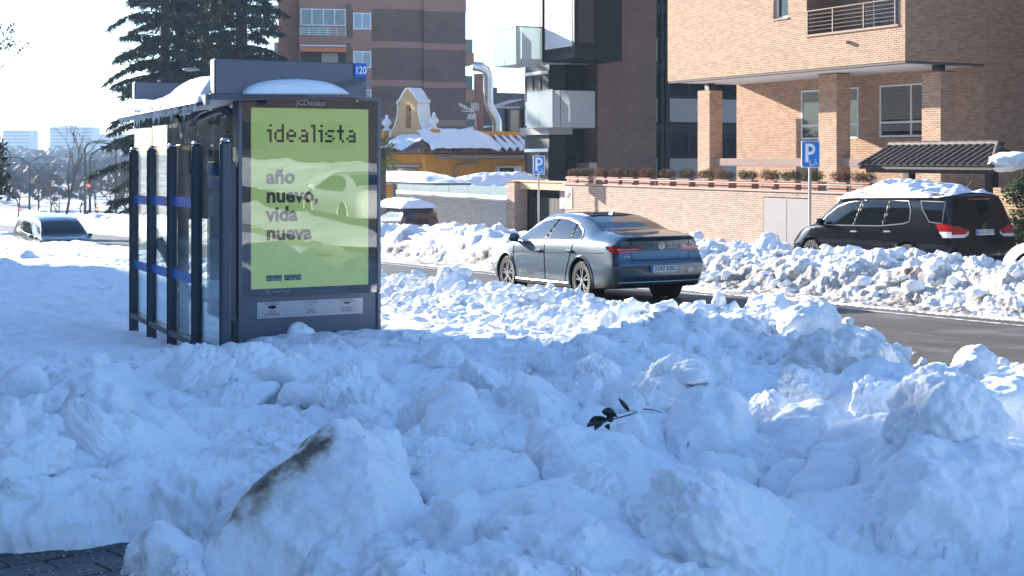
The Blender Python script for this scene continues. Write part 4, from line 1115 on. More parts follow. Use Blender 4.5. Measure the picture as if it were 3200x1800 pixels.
# projecting shuttered bay on the upper floors
k=MB(); k.box((31.72,55.85,4.6),(32.75,59.4,20)).box((32.75,57.0,4.6),(34.88,59.28,20)); k.build('upper_bay',mat('flats_charcoal',(.012,.012,.014),.6,spec=.2),mb_)
FS=wall_v(31.72)
sh_=MB(); z=5.15
while z<9: sh_.box(FS(56.15,z,0),FS(58.75,z+.075,.035)); z+=.09
sh_.build('roller_shutter',mat('shutter_light',(.66,.66,.66),.45,0,.04,3),mb_)
FS2=wall_u(55.85)
sh_=MB(); z=5.3
while z<9: sh_.box(FS2(31.85,z,0),FS2(32.65,z+.06,.03)); z+=.075
sh_.build('dark_shutter',mat('shutter_dark',(.03,.03,.032),.5),mb_)
k=MB()
for a in (55.87,58.95): k.box(FS(a,4.62,0),FS(a+.14,12,.07))
k.box(FS(56.0,4.62,.001),FS(58.95,4.82,.05)); k.build('bay_frame',mdark,mb_)

# ------------------------------------------------------------------ grey brick ramp wall with a glass top
gwl=thing('ramp_wall','pale grey brick ramp wall topped by a band of frosted glass','wall',(VW,66,g(VW,66)))
bricks(gwl,wall_v(VW),53.5,66.2,-4.2,-1.86,bm=brick_grey,mm=mortar_grey,nind=300)
k=MB(); k.box((VW+.02,53.47,-4.6),(VW+.3,66.2,-1.86)); k.build('wall_core',mortar_grey,gwl)
k=MB(); k.rbox((VW-.05,53.47,-1.855),(VW+.35,66.3,-1.78),.01).box((VW+.1,53.47,-1.78),(VW+.3,66.3,-1.60)); k.build('coping',mat('concrete_pale',(.50,.49,.47),.8,0,.08,1),gwl)
for i in range(6):
    a=53.55+i*2.1; k=MB(); k.box((VW+.18,a+.02,-1.6),(VW+.2,a+2.06,-1.22)); k.build('glass_pane',mat_frost('ramp_glass',(.42,.52,.52),.35),gwl)
# louvred vents in the grey wall
vt=thing('wall_vent','pair of white louvred vents in the grey brick ramp wall','vent',(VW-.02,61.7,-3))
for c0 in (60.8,61.8):
    k=MB(); k.box((VW-.03,c0,-3.6),(VW-.012,c0+.9,-2.6)); k.build('recess',mat('vent_dark',(.03,.03,.03),.7),vt)
    for j in range(7):
        q=MB(); q.bar((VW-.05,c0,-3.5+j*.135),(VW-.05,c0+.9,-3.5+j*.135),.05,.03); q.build('louvre',alu_white,vt)
heap('snow_patch','long white ledge of snow behind the glass topped ramp wall','snow patch',lambda V,U:.24+.60*np.exp(-((U-60.5)/1.6)**2)+.12*fbm(V,U,0*V,.4,3)-.5*(np.abs(V-30)/2.6)**4,27.5,32.5,53.6,66.2,-1.55,40,140,noise=.08)
# carport roof left of the ramp wall, laden with snow
cp=thing('bus_stop_roof','flat dark edged shelter roof loaded with snow, left of the ramp wall','shelter roof',(24.5,60,-1.2))
a0=on_v(960,565,24.5)[1]; a1=on_v(1360,575,24.5)[1]
k=MB(); k.rbox((24.5,a1,-1.16),(26.2,a0,-1.06),.02); k.build('roof_plate',mat('canopy_grey',(.12,.12,.125),.5),cp)
k=MB()
for a in (on_v(1228,600,25.6)[1],): k.box((25.6,a,-4.2),(25.75,a+.15,-1.16))
k.build('post',mat('canopy_grey',(.12,.12,.125),.5),cp)
heap('snow_patch','thick pillow of snow lying on the flat shelter roof','snow patch',lambda V,U:.46*np.clip(1-(np.abs(V-25.35)/.95)**3,0,1)*np.clip(1-(np.abs(U-(a0+a1)/2)/((a0-a1)/2+.05))**6,0,1)-.01,24.4,26.3,a1-.1,a0+.1,-1.06,30,110,noise=.05,nf=1.2)

# ------------------------------------------------------------------ yellow restaurant with the belfry gable
RA=math.radians(32)
rc0=pix(1329,478,75.0)
rs_=thing('restaurant','ochre yellow restaurant with tiled eaves and a curved belfry gable','building',rc0,rot=RA,local=True)
och=mat('ochre_render',(.62,.27,.035),.9,0,.12,1.5,.4,9)
GZ0=-5.2
k=MB(); k.box((0,0,GZ0),(9,12,.02)); k.build('wall',och,rs_)
k=MB(); k.box((1.2,1.1,.0),(9,11.8,1.22)); k.build('parapet',mat('ochre_bright',(.72,.34,.05),.9,0,.1,1.5,.3,9),rs_)
bt=mat('barrel_tile',(.20,.10,.07),.8,0,.3,3,.2,40,island=.35)
bp=MB(); n=5
pr=[(math.cos(math.pi*i/n),math.sin(math.pi*i/n)) for i in range(n+1)]
V=[(0,c*.11,s*.09) for c,s in pr]+[(.46,c*.10,s*.08+.02) for c,s in pr]
bp.add(V,[(i,i+1,n+2+i,n+1+i) for i in range(n)]+[tuple(range(n+1))]); bme=bp.mesh('roof_tile',smooth=60); bme.materials.append(bt)
sl_=math.atan2(.95,1.75); Ls=math.hypot(.95,1.75); cnt=0; extra=MB()
def put_tile(loc,rz):
    o=bpy.data.objects.new('roof_tile',bme); C.objects.link(o); o.parent=rs_; o.location=loc; o.rotation_euler=(0,-sl_,rz)
for c in range(38):
    for r in range(4):
        a=-.45+c*.245; s=r*Ls/4
        # right-hand (shaded) eaves, sloping up along +y
        if a>-.55+s*.85: put_tile((a,-.55+s*math.cos(sl_),-.0+s*math.sin(sl_)),math.pi/2)
        if c<32 and a>-.55+s*.85: put_tile((-.55+s*math.cos(sl_),a,-.0+s*math.sin(sl_)),0)
k=MB(); k.add([(-.55,-.55,-.06),(9,-.55,-.06),(9,1.2,.89),(1.2,1.2,.89),(1.2,9,.89),(-.55,9,-.06)],[(0,1,2,3),(0,3,4,5)]); k.build('roof_deck',mat('tile_under',(.10,.05,.035),.9),rs_)
k=MB(); k.tube([(.3,-.62,-.22),(9,-.62,-.22)],.075,8); k.tube([(3.0,-.6,-.25),(3.0,-.45,-.5),(1.9,-.2,-.62),(1.75,-.12,-.8),(1.75,-.12,-2.0)],.06,8); k.build('gutter',mat('gutter_grey',(.25,.23,.22),.5,.4),rs_)
# belfry gable on the lit side
def gab(y0,w,z0,h,grow=0):
    pts=[]
    half=[(1.0,0),(1.0,.10),(.86,.16),(.70,.26),(.60,.40),(.55,.56),(.54,.66),(.60,.70),(.58,.74),(.46,.77),(.36,.84),(.24,.92),(.10,.985),(0,1.0)]
    L=[(y0-w/2*a-grow*(1 if a>0 else 0),z0+h*b+grow) for a,b in half]; R=[(y0+w/2*a+grow,z0+h*b+grow) for a,b in reversed(half[:-1])]
    L[0]=(L[0][0],z0); R[-1]=(R[-1][0],z0)
    return L+R
gy,gw_,gz0_,gh=3.75,4.3,.85,2.75
GX=.95
st=mat('peach_stucco',(.60,.37,.19),.9,0,.10,2,1.0,7,bdist=.16)
hole=[(gy+.33*math.cos(w)*(1),gz0_+1.55+.33*math.sin(w)) for w in np.linspace(0,math.pi,9)]+[(gy-.33,gz0_+.55),(gy+.33,gz0_+.55)]
outl=gab(gy,gw_,gz0_,gh)
def plate_with_hole(outer,inner,fn,d0,d1):
    bm=bmesh.new(); es=[]
    for loop in (outer,inner):
        vs=[bm.verts.new(fn(a,b,d0)) for a,b in loop]
        for i in range(len(vs)): es.append(bm.edges.new((vs[i],vs[(i+1)%len(vs)])))
    bmesh.ops.triangle_fill(bm,use_beauty=True,use_dissolve=False,edges=es)
    mb=MB(); bm.verts.index_update(); mb.add([w.co[:] for w in bm.verts],[tuple(w.index for w in f.verts) for f in bm.faces]); bm.free()
    n0=len(outer)
    for loop,base in ((outer,0),(inner,n0)):
        n=len(loop)
        mb.add([fn(a,b,d0) for a,b in loop]+[fn(a,b,d1) for a,b in loop],[(i,(i+1)%n,n+(i+1)%n,n+i) for i in range(n)])
    return mb
fg=lambda a,b,d:(GX+d,a,b)
k=plate_with_hole(outl,hole,fg,0,.62); go=k.build('belfry_gable',st,rs_)
wt=mat('white_plaster',(.74,.74,.74),.8,0,.05,2,.2,12)
k=MB()
ou=gab(gy,gw_,gz0_,gh); o2=gab(gy,gw_,gz0_,gh,.07)
for i in range(len(ou)-1):
    a,b,c,d=ou[i],ou[i+1],o2[i+1],o2[i]
    k.add([fg(*a,-.05),fg(*b,-.05),fg(*c,-.05),fg(*d,-.05),fg(*a,.68),fg(*b,.68),fg(*c,.68),fg(*d,.68)],[(0,1,2,3),(7,6,5,4),(3,2,6,7),(0,4,5,1)])
for s in (-1,1): k.lathe([(.16,-.05),(.16,.6)],(GX,gy+s*gw_/2*1.0,gz0_+.2),14,'x')
k.build('gable_moulding',wt,go)
k=MB(); k.lathe([(.02,.56),(.09,.54),(.12,.46),(.14,.25),(.19,.08),(.25,0)],(GX+.3,gy,gz0_+1.0),14); k.build('bell',mat('bronze',(.10,.11,.10),.45,.6),go,smooth=60)
k=MB(); k.bar((GX+.3,gy-.33,gz0_+1.62),(GX+.3,gy+.33,gz0_+1.62),.12,.16); k.build('bell_yoke',mat('gate_dark',(.012,.011,.011),.8,spec=.15),go)
for yy,xx in ((6.5,1.0),(1.05,1.1)):
    k=MB(); k.box((xx-.25,yy-.25,.85),(xx+.25,yy+.25,1.30)); k.build('finial_block',och,rs_)
    k=MB(); k.lathe([(.26,1.30),(.26,1.36),(.12,1.46),(.12,1.55),(.26,1.68),(.28,1.80),(.16,1.95),(.08,2.02),(.11,2.1),(.06,2.2),(.0,2.24)],(xx,yy,0),12); k.build('finial',wt,rs_,smooth=50)
# awning with lettering on the lit side, air conditioner, trunking
awm=mat('awning_tan',(.40,.27,.17),.9,0,.1,2)
k=MB(); k.add([(-.02,.6,-.75),(-.02,8,-.75),(-.75,8,-1.05),(-.75,.6,-1.05),(-.75,8,-1.75),(-.75,.6,-1.75)],[(0,1,2,3),(3,2,4,5)]); k.build('awning',awm,rs_)
k=MB(); k.bar((-.1,.35,-.70),(-.1,8.2,-.70),.16,.12); k.build('awning_box',mat('gutter_grey',(.25,.23,.22),.5,.4),rs_)
wb=mat('awning_black',(.03,.02,.02),.8)
lettering('lettering','Restaurante',.42,(-.765,2.0,-1.38),(0,-1,0),(0,0,1),wb,rs_); lettering('lettering','Mistol',.42,(-.765,5.6,-1.38),(0,-1,0),(0,0,1),wb,rs_)
k=MB(); k.rbox((4.3,-.36,-1.75),(5.9,-.02,-.72),.03); ac=k.build('air_conditioner',mat('ac_white',(.60,.58,.54),.5),rs_)
k=MB(); k.rbox((4.42,-.372,-1.68),(5.35,-.361,-.80),.01); k.build('fan_grille',mat('ac_black',(.02,.02,.022),.5),ac)
k=MB(); k.rbox((7.3,-.14,-2.35),(9,-.02,-2.15),.02); k.build('trunking',alu_white,rs_)
k=MB(); k.tube([(4.0+.4*i,-.03,-1.95-.05*math.sin(i*.9)) for i in range(11)],.02,5); k.build('cable',wb,rs_)
def roof_snow(label,x0,x1,y0,y1,f,noise=.06,axis='r'):
    """snow lying on the restaurant's sloping eaves, in the restaurant's own frame"""
    nx,ny=60,36; X,Y=np.meshgrid(np.linspace(x0,x1,nx),np.linspace(y0,y1,ny))
    base=(np.clip((Y if axis=='r' else X)+.55,0,1.75)*.543)+.08
    H=f(X,Y)+noise*fbm(X,Y,0*X,2.2,3)
    Z=base+np.maximum(H,0); top=np.stack([X,Y,Z],-1).reshape(-1,3)
    idx=np.arange(nx*ny).reshape(ny,nx); F=np.stack([idx[:-1,:-1],idx[:-1,1:],idx[1:,1:],idx[1:,:-1]],-1).reshape(-1,4)
    kq=((H[:-1,:-1]>0)|(H[1:,1:]>0)|(H[1:,:-1]>0)|(H[:-1,1:]>0)).ravel(); F=F[kq]
    me=np_mesh('snow_patch',top,F); fattr(me,'dirt',np.zeros(len(top))); me.materials.append(snow_m)
    o=bpy.data.objects.new('snow_patch',me); C.objects.link(o); o.location=world_pt(*rc0); o.rotation_euler=(0,0,RA)
    return tag(o,label,'snow patch','snow on the restaurant roof')
roof_snow('big slab of snow sliding down the shaded side of the restaurant roof',.1,4.4,-.5,1.5,lambda X,Y:.30-.55*np.clip(np.abs(X-2.1)/2.0-.75+.1*np.sin(Y*5),0,1)-.3*np.clip(.25-(Y+.5),0,1)*2)
roof_snow('streaky thin snow on the right part of the restaurant tiles',4.2,8.8,-.45,1.3,lambda X,Y:.07+.12*np.sin(X*6.283/.49)-.10*np.clip(Y,0,1),.03)
roof_snow('lit snow patch below the belfry gable',-.5,.9,1.6,5.2,lambda X,Y:.20-.3*np.clip(np.abs(Y-3.6)/1.6-.5,0,1),.08,'l')
# silver flue, aerial, brick stack
def P3(x,y,D): return pix(x,y,D)
fl=thing('flue_pipe','big shiny bent metal flue pipe above the restaurant roof','flue',P3(1545,405,80))
pth=[P3(1478,206,80),P3(1500,210,80),P3(1518,218,80),P3(1526,240,80),P3(1526,320,80),P3(1532,338,80),P3(1548,365,80),P3(1553,380,80),P3(1553,412,80)]
k=MB(); k.tube(pth,.27,16); k.build('pipe',mat('flue_steel',(.62,.63,.65),.28,1.0,.1,2),fl,smooth=40)
k=MB()
for i in range(7):
    z=pth[3][2]-.2-i*.2; k.lathe([(.28,0),(.295,.012),(.28,.024)],(pth[3][0],pth[3][1],z),16)
k.build('seam',mat('flue_steel',(.62,.63,.65),.28,1.0),fl)
sa=P3(1490,230,81.5); sb=P3(1508,390,81.5)
k=MB(); k.box((sa[0],sa[1],sb[2]-1.5),(sa[0]+.42,sa[1]+.4,sa[2])); k.rbox((sa[0]-.1,sa[1]-.1,P3(0,197,81.5)[2]),(sa[0]+.5,sa[1]+.5,P3(0,194,81.5)[2]),.01); solo(k,'chimney_stack',mat('stack_brown',(.28,.17,.14),.9,0,.15,3),'slim brown chimney stack right behind the bent flue','chimney')
an=thing('tv_aerial','white grid tv aerial on the restaurant roof, left of the flue','aerial',P3(1478,405,79))
k=MB(); c=P3(1478,345,79); k.tube([P3(1490,410,79),P3(1478,330,79)],.02,6)
for s in (0,1):
    A=[P3(1472+s*-8,322+s*36,79),P3(1494-s*6,322+s*34,79.2),P3(1497-s*12,344+s*28,79.2),P3(1474-s*14,345+s*26,79)]
    A=[Vector(q) for q in A]
    for i in range(6):
        f=i/5; k.bar(A[0].lerp(A[3],f),A[1].lerp(A[2],f),.025)
    for i in range(4):
        f=i/3; k.bar(A[0].lerp(A[1],f),A[3].lerp(A[2],f),.025)
k.tube([P3(1436,326,79),P3(1478,348,79)],.025,5); k.tube([P3(1440,346,79),P3(1478,350,79)],.02,5)
for i in range(6):
    q=Vector(P3(1437+7*i,327+3.6*i,79)); k.bar(q-Vector((0,0,.12)),q+Vector((0,0,.12)),.015)
k.build('antenna_grid',mat('aerial_white',(.7,.7,.68),.4,.3),an)
hut=thing('glass_pavilion','small glazed roof pavilion with a pale pitched roof behind the restaurant','pavilion',P3(1590,420,84))
a=P3(1565,335,84); b=P3(1640,412,84)
k=MB(); k.bar(P3(1582,340,84),P3(1582,412,84),.14); k.bar(P3(1632,340,84),P3(1632,412,84),.14); k.build('post',mat('gate_dark',(.012,.011,.011),.8,spec=.15),hut)
k=MB(); k.box((a[0],a[1],a[2]-.02),(b[0],b[1]+2,a[2]+.06)); k.add([(a[0],a[1],a[2]+.06),(b[0],b[1],a[2]+.5),(b[0],b[1]+2,a[2]+.5),(a[0],a[1]+2,a[2]+.06)],[(0,1,2,3)]); k.build('roof',mat('pavilion_roof',(.55,.48,.4),.8),hut)
k=MB(); k.box(P3(1588,345,84.05),P3(1628,410,84.1)); k.build('pane',mat('pavilion_glass',(.25,.27,.26),.1,spec=.7),hut)
k=MB(); k.box((a[0]-2,a[1]-.3,b[2]-4),(b[0]+2,b[1]+3,b[2])); k.build('base',och,hut)
heap('snow_patch','snow lying on the flat roof behind the flue','snow patch',lambda V,U:.35-.4*np.clip(np.abs(V-(a[0]+1))/2.2-.7,0,1),a[0]-1.6,b[0]+1,a[1]-.2,a[1]+2.5,b[2],30,30)

# ------------------------------------------------------------------ tall brick block behind
T0=pix(935,495,108.0); TA=math.radians(10)
tb=thing('apartment_building','tall dark brick block with terracotta floor bands, behind the bus shelter','building',(T0[0],T0[1],-6),rot=TA,local=True)
zo=6.0  # local z = rel + 6
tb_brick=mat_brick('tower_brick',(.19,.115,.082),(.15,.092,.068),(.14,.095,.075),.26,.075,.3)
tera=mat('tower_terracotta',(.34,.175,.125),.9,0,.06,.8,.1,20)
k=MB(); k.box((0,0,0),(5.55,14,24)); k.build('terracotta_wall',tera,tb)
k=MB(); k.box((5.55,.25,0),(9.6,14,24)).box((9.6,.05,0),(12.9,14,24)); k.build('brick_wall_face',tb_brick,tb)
for zz0,zz1 in ((2.65,3.12),(5.62,6.08),(8.58,9.08),(11.58,14.2),(-.3,.16)):
    k=MB(); k.box((5.56,.20,zo+zz0),(9.6,.25,zo+zz1)).box((9.58,.0,zo+zz0-.12),(12.93,.05,zo+zz1-.12)).box((12.9,.05,zo+zz0-.12),(12.93,14,zo+zz1-.12)); k.build('floor_band',tera,tb)
FT=lambda a,h,d:(a,-d,h+zo)
for s in (-1,0,1,2):
    dz=-2.97*s
    k=MB(); k.box(FT(3.58,9.3+dz,0),FT(3.95,11.9+dz,.03)).box(FT(3.95,9.3+dz,0.001),FT(4.1,11.5+dz,.028)); k.build('brick_strip',tb_brick,tb)
    if s!=1:
        window(tb,FT,.1,3.55,10.2+dz,11.5+dz,cols=4,fw=.07,glass=mat('tower_glass',(.12,.14,.15),.08,0,.5,.8,spec=.7),proud=.06,depth=-.03)
        q=MB()
        for j in range(4): q.bar(FT(.05,9.5+dz+j*.17,.1),FT(3.6,9.5+dz+j*.17,.1),.05)
        for j in range(6): q.bar(FT(.05+j*.7,9.45+dz,.1),FT(.05+j*.7,10.1+dz,.1),.05)
        q.build('balcony_rail',mat('rail_pale',(.55,.55,.56),.4,.3),tb)
        q=MB(); q.box(FT(.1,9.47+dz,.02),FT(2.4,10.05+dz,.06)); q.build('rail_glass',mat('green_glass',(.10,.17,.16),.15,spec=.6),tb)
    else:
        q=MB(); q.box(FT(.1,6.6,.0),FT(3.55,8.45,.02)); q.build('loggia',mat('loggia_dark',(.05,.035,.035),.9),tb)
        q=MB(); q.box(FT(1.7,6.6,.02),FT(2.95,8.1,.04)); q.build('blind',mat('blind_green',(.30,.30,.22),.8),tb)
        q=MB(); n=24
        for j in range(n):
            a0=.1+3.45*j/n; a1=.1+3.45*(j+1)/n; dp=.05*math.sin(j*1.57)
            q.add([FT(a0,8.62,.1),FT(a1,8.62,.1),FT(a1,8.42,.75),FT(a0,8.42,.75),FT(a1,8.17-abs(dp),.76),FT(a0,8.17-abs(dp),.76)],[(0,1,2,3),(3,2,4,5)])
        q.build('awning',mat('awning_orange',(.62,.20,.07),.85),tb)
        q=MB(); q.box(FT(.08,8.6,.0),FT(3.58,8.72,.12)); q.build('awning_case',alu_white,tb)
    window(tb,FT,4.12,5.5,9.97+dz,11.25+dz,cols=2,fw=.08,glass=mat('tower_glass2',(.20,.26,.30),.1,0,.4,1,spec=.7),proud=.05,depth=-.03)
# sunlit balconies stepping back at its left side
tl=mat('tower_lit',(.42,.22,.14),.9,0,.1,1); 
for i,(x0,x1,y0,y1,zt) in enumerate(((-1.55,-.01,2,9,13.5),(-3.3,-1.56,6,16,5.6))):
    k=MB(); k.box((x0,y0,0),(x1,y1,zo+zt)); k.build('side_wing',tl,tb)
    for j in range(4):
        q=MB(); zz=zo+zt-2.4-j*2.9; q.box((x0-.35,y0+.5,zz),(x0-.003,y0+3.5,zz+.9)); q.build('balcony',alu_white if i==0 else tl,tb)
        q=MB(); q.box((x0-.02,y0+1,zz+.95),(x0-.004,y0+3,zz+2.1)); q.build('window',mat('tower_glass',(.12,.14,.15),.08,spec=.7),tb)
for j in range(4):
    q=MB(); zz=zo+7.6-j*2.95; q.box((12.9,3,zz),(14.0,6,zz+.9)); q.build('balcony',tl,tb)
    q=MB(); q.box((12.9,3.1,zz+.92),(13.9,5.9,zz+2.0)); q.build('balcony_glass',mat('green_glass',(.10,.17,.16),.15),tb)
# low dark building far behind
q=MB(); a=P3(1440,287,135); b=P3(1660,420,135); q.box((a[0],a[1],-6),(b[0]+4,b[1]+8,a[2])); q.box((a[0]+3.2,a[1]-.2,a[2]),(a[0]+3.8,a[1]+.4,a[2]+.5))
solo(q,'dark_building',mat('far_dark_wall',(.055,.042,.042),.9,0,.1,.5),'low dark purple brown building far behind the restaurant','building')

# ------------------------------------------------------------------ dark house added out of view at right to shade the brick side wall
nh=thing('apartment_building','dark brick house added unseen at the right to shade the neighbouring side wall','building',(36,18,g(36,18)-.5))
k=MB(); k.box((30.2,8,-4),(48,25.5,18)); k.build('wall',mat_brick('occluder_brick',(.16,.10,.075),(.12,.08,.06),(.12,.09,.075)),nh)
q=MB()
for zz in range(-1,15,3): q.box((30.15,10,zz),(30.19,12,zz+1.5)); q.box((30.15,16,zz),(30.19,18,zz+1.5))
q.build('window_bands',glass_dark,nh)
# ------------------------------------------------------------------ the long block of flats on the near side (left, outside the picture): its shade lies over the pavement
lb=thing('apartment_building','long block of flats along the near pavement, left of the picture','building',(-15,30,g(-15,30)))
k=MB(); k.box((-27,-16,-7),(-15,94,17.8)); k.build('wall',mat('flats_brick_plain',(.24,.165,.13),.9,0,.1,1),lb)
q=MB()
for a in range(-14,92,5):
    for zz in range(-1,16,3): q.box((-15.0,a,zz),(-14.94,a+2.2,zz+1.5))
q.build('window_bands',glass_dark,lb)
# ------------------------------------------------------------------ bus shelter
dk=mat('shelter_grey',(.135,.145,.170),.42,.30,.06,4,spec=.4)
dk2=mat('shelter_dark',(.085,.096,.118),.45,.25,.06,4,spec=.4)
chrome=mat('bright_steel',(.6,.6,.6),.2,1.0,.05,4)
cg=mat_glass('clear_glass',(.88,.94,.93),.03,ior=1.3,fk=.4)
PU=13.22; PV0,PV1=3.79,5.25        # front face of the advertising case
SH=thing('bus_shelter','dark grey bus shelter with glass side, curved roof brackets and a tall sign board','bus shelter',(4.2,15,g(4.2,15)))
gr_=lambda u:-.015*(u-13.2)
# side posts and glass
posts=[on_v(x,500,3.55)[1] for x in (704,615,538,474.5,419)]
for i,u in enumerate(posts):
    zt=.15+gr_(u); zb=g(3.55,u)-.3
    k=MB(); k.rbox((3.50,u-.038,zb),(3.60,u+.038,zt),.02); p=k.build('post',dk2,SH,smooth=30)
    k=MB(); k.lathe([(.042,0),(.046,.012),(.036,.03)],(3.55,u,zt),14); k.build('cap',chrome,p)
    q=MB(); q.bar((3.497,u-.012,zb+.2),(3.497,u-.012,zt-.02),.012,.012); q.build('groove',mat('rubber',(.012,.012,.014),.6),p)
blue=mat('blue_stripe',(.015,.17,.58),.4,0,.05,3)
for i in range(4):
    a,b=posts[i],posts[i+1]
    k=MB(); k.box((3.545,a+.02,-1.78+gr_(a)),(3.557,b-.015,.385+gr_(a))); gp_=k.build('glass_pane',cg,SH)
    if i>0:
        for zz in (-.43,-1.19):
            q=MB(); q.box((3.538,a+.06,zz-.055+gr_(a)),(3.5435,b-.06,zz+.045+gr_(a))); q.build('blue_stripe',blue,gp_)
q=MB(); q.box((3.50,posts[0],-1.86),(3.60,posts[-1],-1.80)); q.build('bottom_rail',dk2,SH)
# round columns with forked curved brackets
gold=mat('brass_ring',(.65,.45,.2),.3,1.0)
for (v,u) in ((4.02,14.05),(4.02,16.3)):
    k=MB(); k.tube([(v,u,g(v,u)-.2),(v,u,.10)],.065,16); c=k.build('column',dk2,SH,smooth=40)
    k=MB(); k.lathe([(.07,0),(.075,.01),(.075,.05),(.07,.06)],(v,u,.10),16); k.build('collar',gold,c)
    for sgn_ in (-1,1):
        P=[]
        for t in np.linspace(0,1,12):
            w=t*math.pi/2; P.append((v+.02,u+sgn_*(.05+.95*(1-math.cos(w))),.15+.42*math.sin(w)))
        k=MB()
        for a,b in zip(P[:-1],P[1:]): k.bar(a,b,.10,.035,up=(1,0,0))
        k.build('bracket',dk2,c)
    P=[]
    for t in np.linspace(0,1,10):
        w=t*math.pi/2; P.append((v+.7*(1-math.cos(w)),u,.15+.44*math.sin(w)))
    k=MB(); k.tube(P,.035,8); k.build('arm',dk2,c,smooth=40)
# roof: gently curved plate rising towards the lane
RU0,RU1=13.05,17.1; RV0,RV1=3.46,5.0
def roof_z(v): t=(v-RV0)/(RV1-RV0); return .555+.20*t-.07*math.sin(t*math.pi)
k=MB(); n=14
vs_=[RV0+(RV1-RV0)*i/n for i in range(n+1)]
for i in range(n):
    a,b=vs_[i],vs_[i+1]; za,zb_=roof_z(a),roof_z(b)
    k.add([(a,RU0,za),(b,RU0,zb_),(b,RU1,zb_+gr_(RU1)),(a,RU1,za+gr_(RU1)),(a,RU0,za+.05),(b,RU0,zb_+.05),(b,RU1,zb_+.05+gr_(RU1)),(a,RU1,za+.05+gr_(RU1))],[(0,3,2,1),(4,5,6,7),(0,1,5,4),(2,3,7,6)])
k.build('roof',dk,SH)
k=MB(); k.box((RV0-.04,RU0-.03,.50),(RV0,RU1,.60)); k.build('fascia',dk,SH)
for u_,dz in ((RU0,0),):
    k=MB()
    for i in range(n):
        a,b=vs_[i],vs_[i+1]; k.bar((a,u_-.03,roof_z(a)+.025),(b,u_-.03,roof_z(b)+.025),.05,.06)
    k.build('roof_edge',dk2,SH)
k=MB(); k.add([(4.98,RU0-.06,.755),(5.12,RU0-.04,.765),(5.03,RU0-.02,.69),(4.9,RU0-.03,.68),(4.98,RU1-.2,.69),(5.10,RU1-.2,.70),(5.03,RU1-.2,.62),(4.9,RU1-.2,.61)],[(0,1,2,3),(7,6,5,4),(0,4,5,1),(1,5,6,2),(2,6,7,3),(3,7,4,0)]); k.build('gutter_end',dk,SH)
# sign boards standing on the roof
k=MB(); k.rbox((3.50,13.00,.60),(5.02,13.16,.935),.012); bdn=k.build('sign_board',dk,SH)
k=MB(); k.rbox((3.56,16.75,.55),(5.0,16.9,.90),.012); k.build('sign_board',dk,SH)
k=MB(); k.rbox((4.885,12.985,.795),(5.015,12.997,.93),.004); nb=k.build('number_plate',mat('plate_blue',(.02,.13,.52),.4),SH)
lettering('digits','120',.105,(4.95,12.982,.862),(1,0,0),(0,0,1),mat('sign_white',(.80,.81,.82),.5),nb,bold=.0025,sx=.78)
# information board inside, seat and tip-up rail
k=MB(); k.rbox((3.66,13.12,-1.55),(3.74,13.88,-.03),.01); ib=k.build('information_board',dk2,SH)
q=MB(); q.box((3.655,13.16,-.30),(3.659,13.84,-.07)); q.build('header',blue,ib)
q=MB(); q.box((3.655,13.16,-1.36),(3.659,13.84,-.315)); q.build('map',mat('map_paper',(.35,.42,.46),.5,0,.25,7),ib)
q=MB(); q.box((3.651,13.62,-.56),(3.654,13.80,-.36)); q.build('notice',mat('sign_white',(.80,.81,.82),.5),ib)
lettering('lettering','Información',.105,(3.651,13.50,-.185),(0,-1,0),(0,0,1),mat('sign_white',(.80,.81,.82),.5),ib,bold=.001)
k=MB(); k.rbox((3.85,14.3,-1.52),(4.2,16.2,-1.47),.015); k.build('seat',dk,SH)
k=MB(); k.bar((3.8,15.15,-1.5),(3.62,16.05,-.82),.05,.12); k.bar((4.1,14.6,-1.5),(4.1,14.6,-2.2),.08); k.bar((4.1,15.9,-1.5),(4.1,15.9,-2.2),.08); k.build('seat_frame',dk,SH)
for j,(zz,mm_) in enumerate(((-.22,blue),(-.34,mat('line_green',(.02,.22,.14),.5)),(-.46,blue))):
    q=MB(); q.box((4.93,15.85,zz-.04),(4.95,16.55,zz+.04)); q.build('route_strip',mm_,SH)
# ------------------------------------------------------------------ advertising case
AD=thing('advertising_panel','tall grey street advertising case with a green poster behind glass','advertising panel',(4.5,PU,g(4.5,PU)))
frm=mat('case_grey',(.135,.145,.175),.40,.30,.05,3,spec=.4)
ZP0,ZP1=-2.25,.612
W0,W1_=PV0,PV1; D0=PU; D1=PU+.20
LZ=-1.345       # bottom of the glazed door
k=MB(); k.rbox((W0,D0+.012,ZP0),(W1_,D1,ZP1),.01); k.build('case',frm,AD)
k=MB(); fw=.036
k.rbox((W0-.002,D0-.012,LZ),(W0+fw,D0+.012,ZP1+.002),.004); k.rbox((W1_-fw,D0-.012,LZ),(W1_+.002,D0+.012,ZP1+.002),.004)
k.box((W0+fw,D0-.011,ZP1-fw),(W1_-fw,D0+.012,ZP1+.001))
k.rbox((W0-.002,D0-.012,ZP0),(W0+fw,D0+.012,LZ-.012),.004); k.rbox((W1_-fw,D0-.012,ZP0),(W1_+.002,D0+.012,LZ-.012),.004)
k.build('frame',frm,AD)
mask=mat('mask_print',(.030,.036,.045),.5,0,.04,3)
PX0,PX1=W0+.128,W1_-.128; PZ1=.612-.215+.03; PZ0=-1.262+.075+.0
PZ1=.452; PZ0=-1.265
PZ1=.490; PZ0=-1.262
k=MB(); k.box((W0+fw,D0+.0085,LZ),(W1_-fw,D0+.0112,ZP1-fw)); k.build('backing',mask,AD)
grn=mat('poster_green',(.43,.58,.21),.55,0,.015,2,emit=(.50,.70,.22),estr=.10)     # weak green glow added to brighten the shaded poster
k=MB(); k.box((PX0,D0+.004,PZ0),(PX1,D0+.008,PZ1)); po=k.build('poster',grn,AD)
ink=mat('poster_ink',(.018,.016,.016),.6)
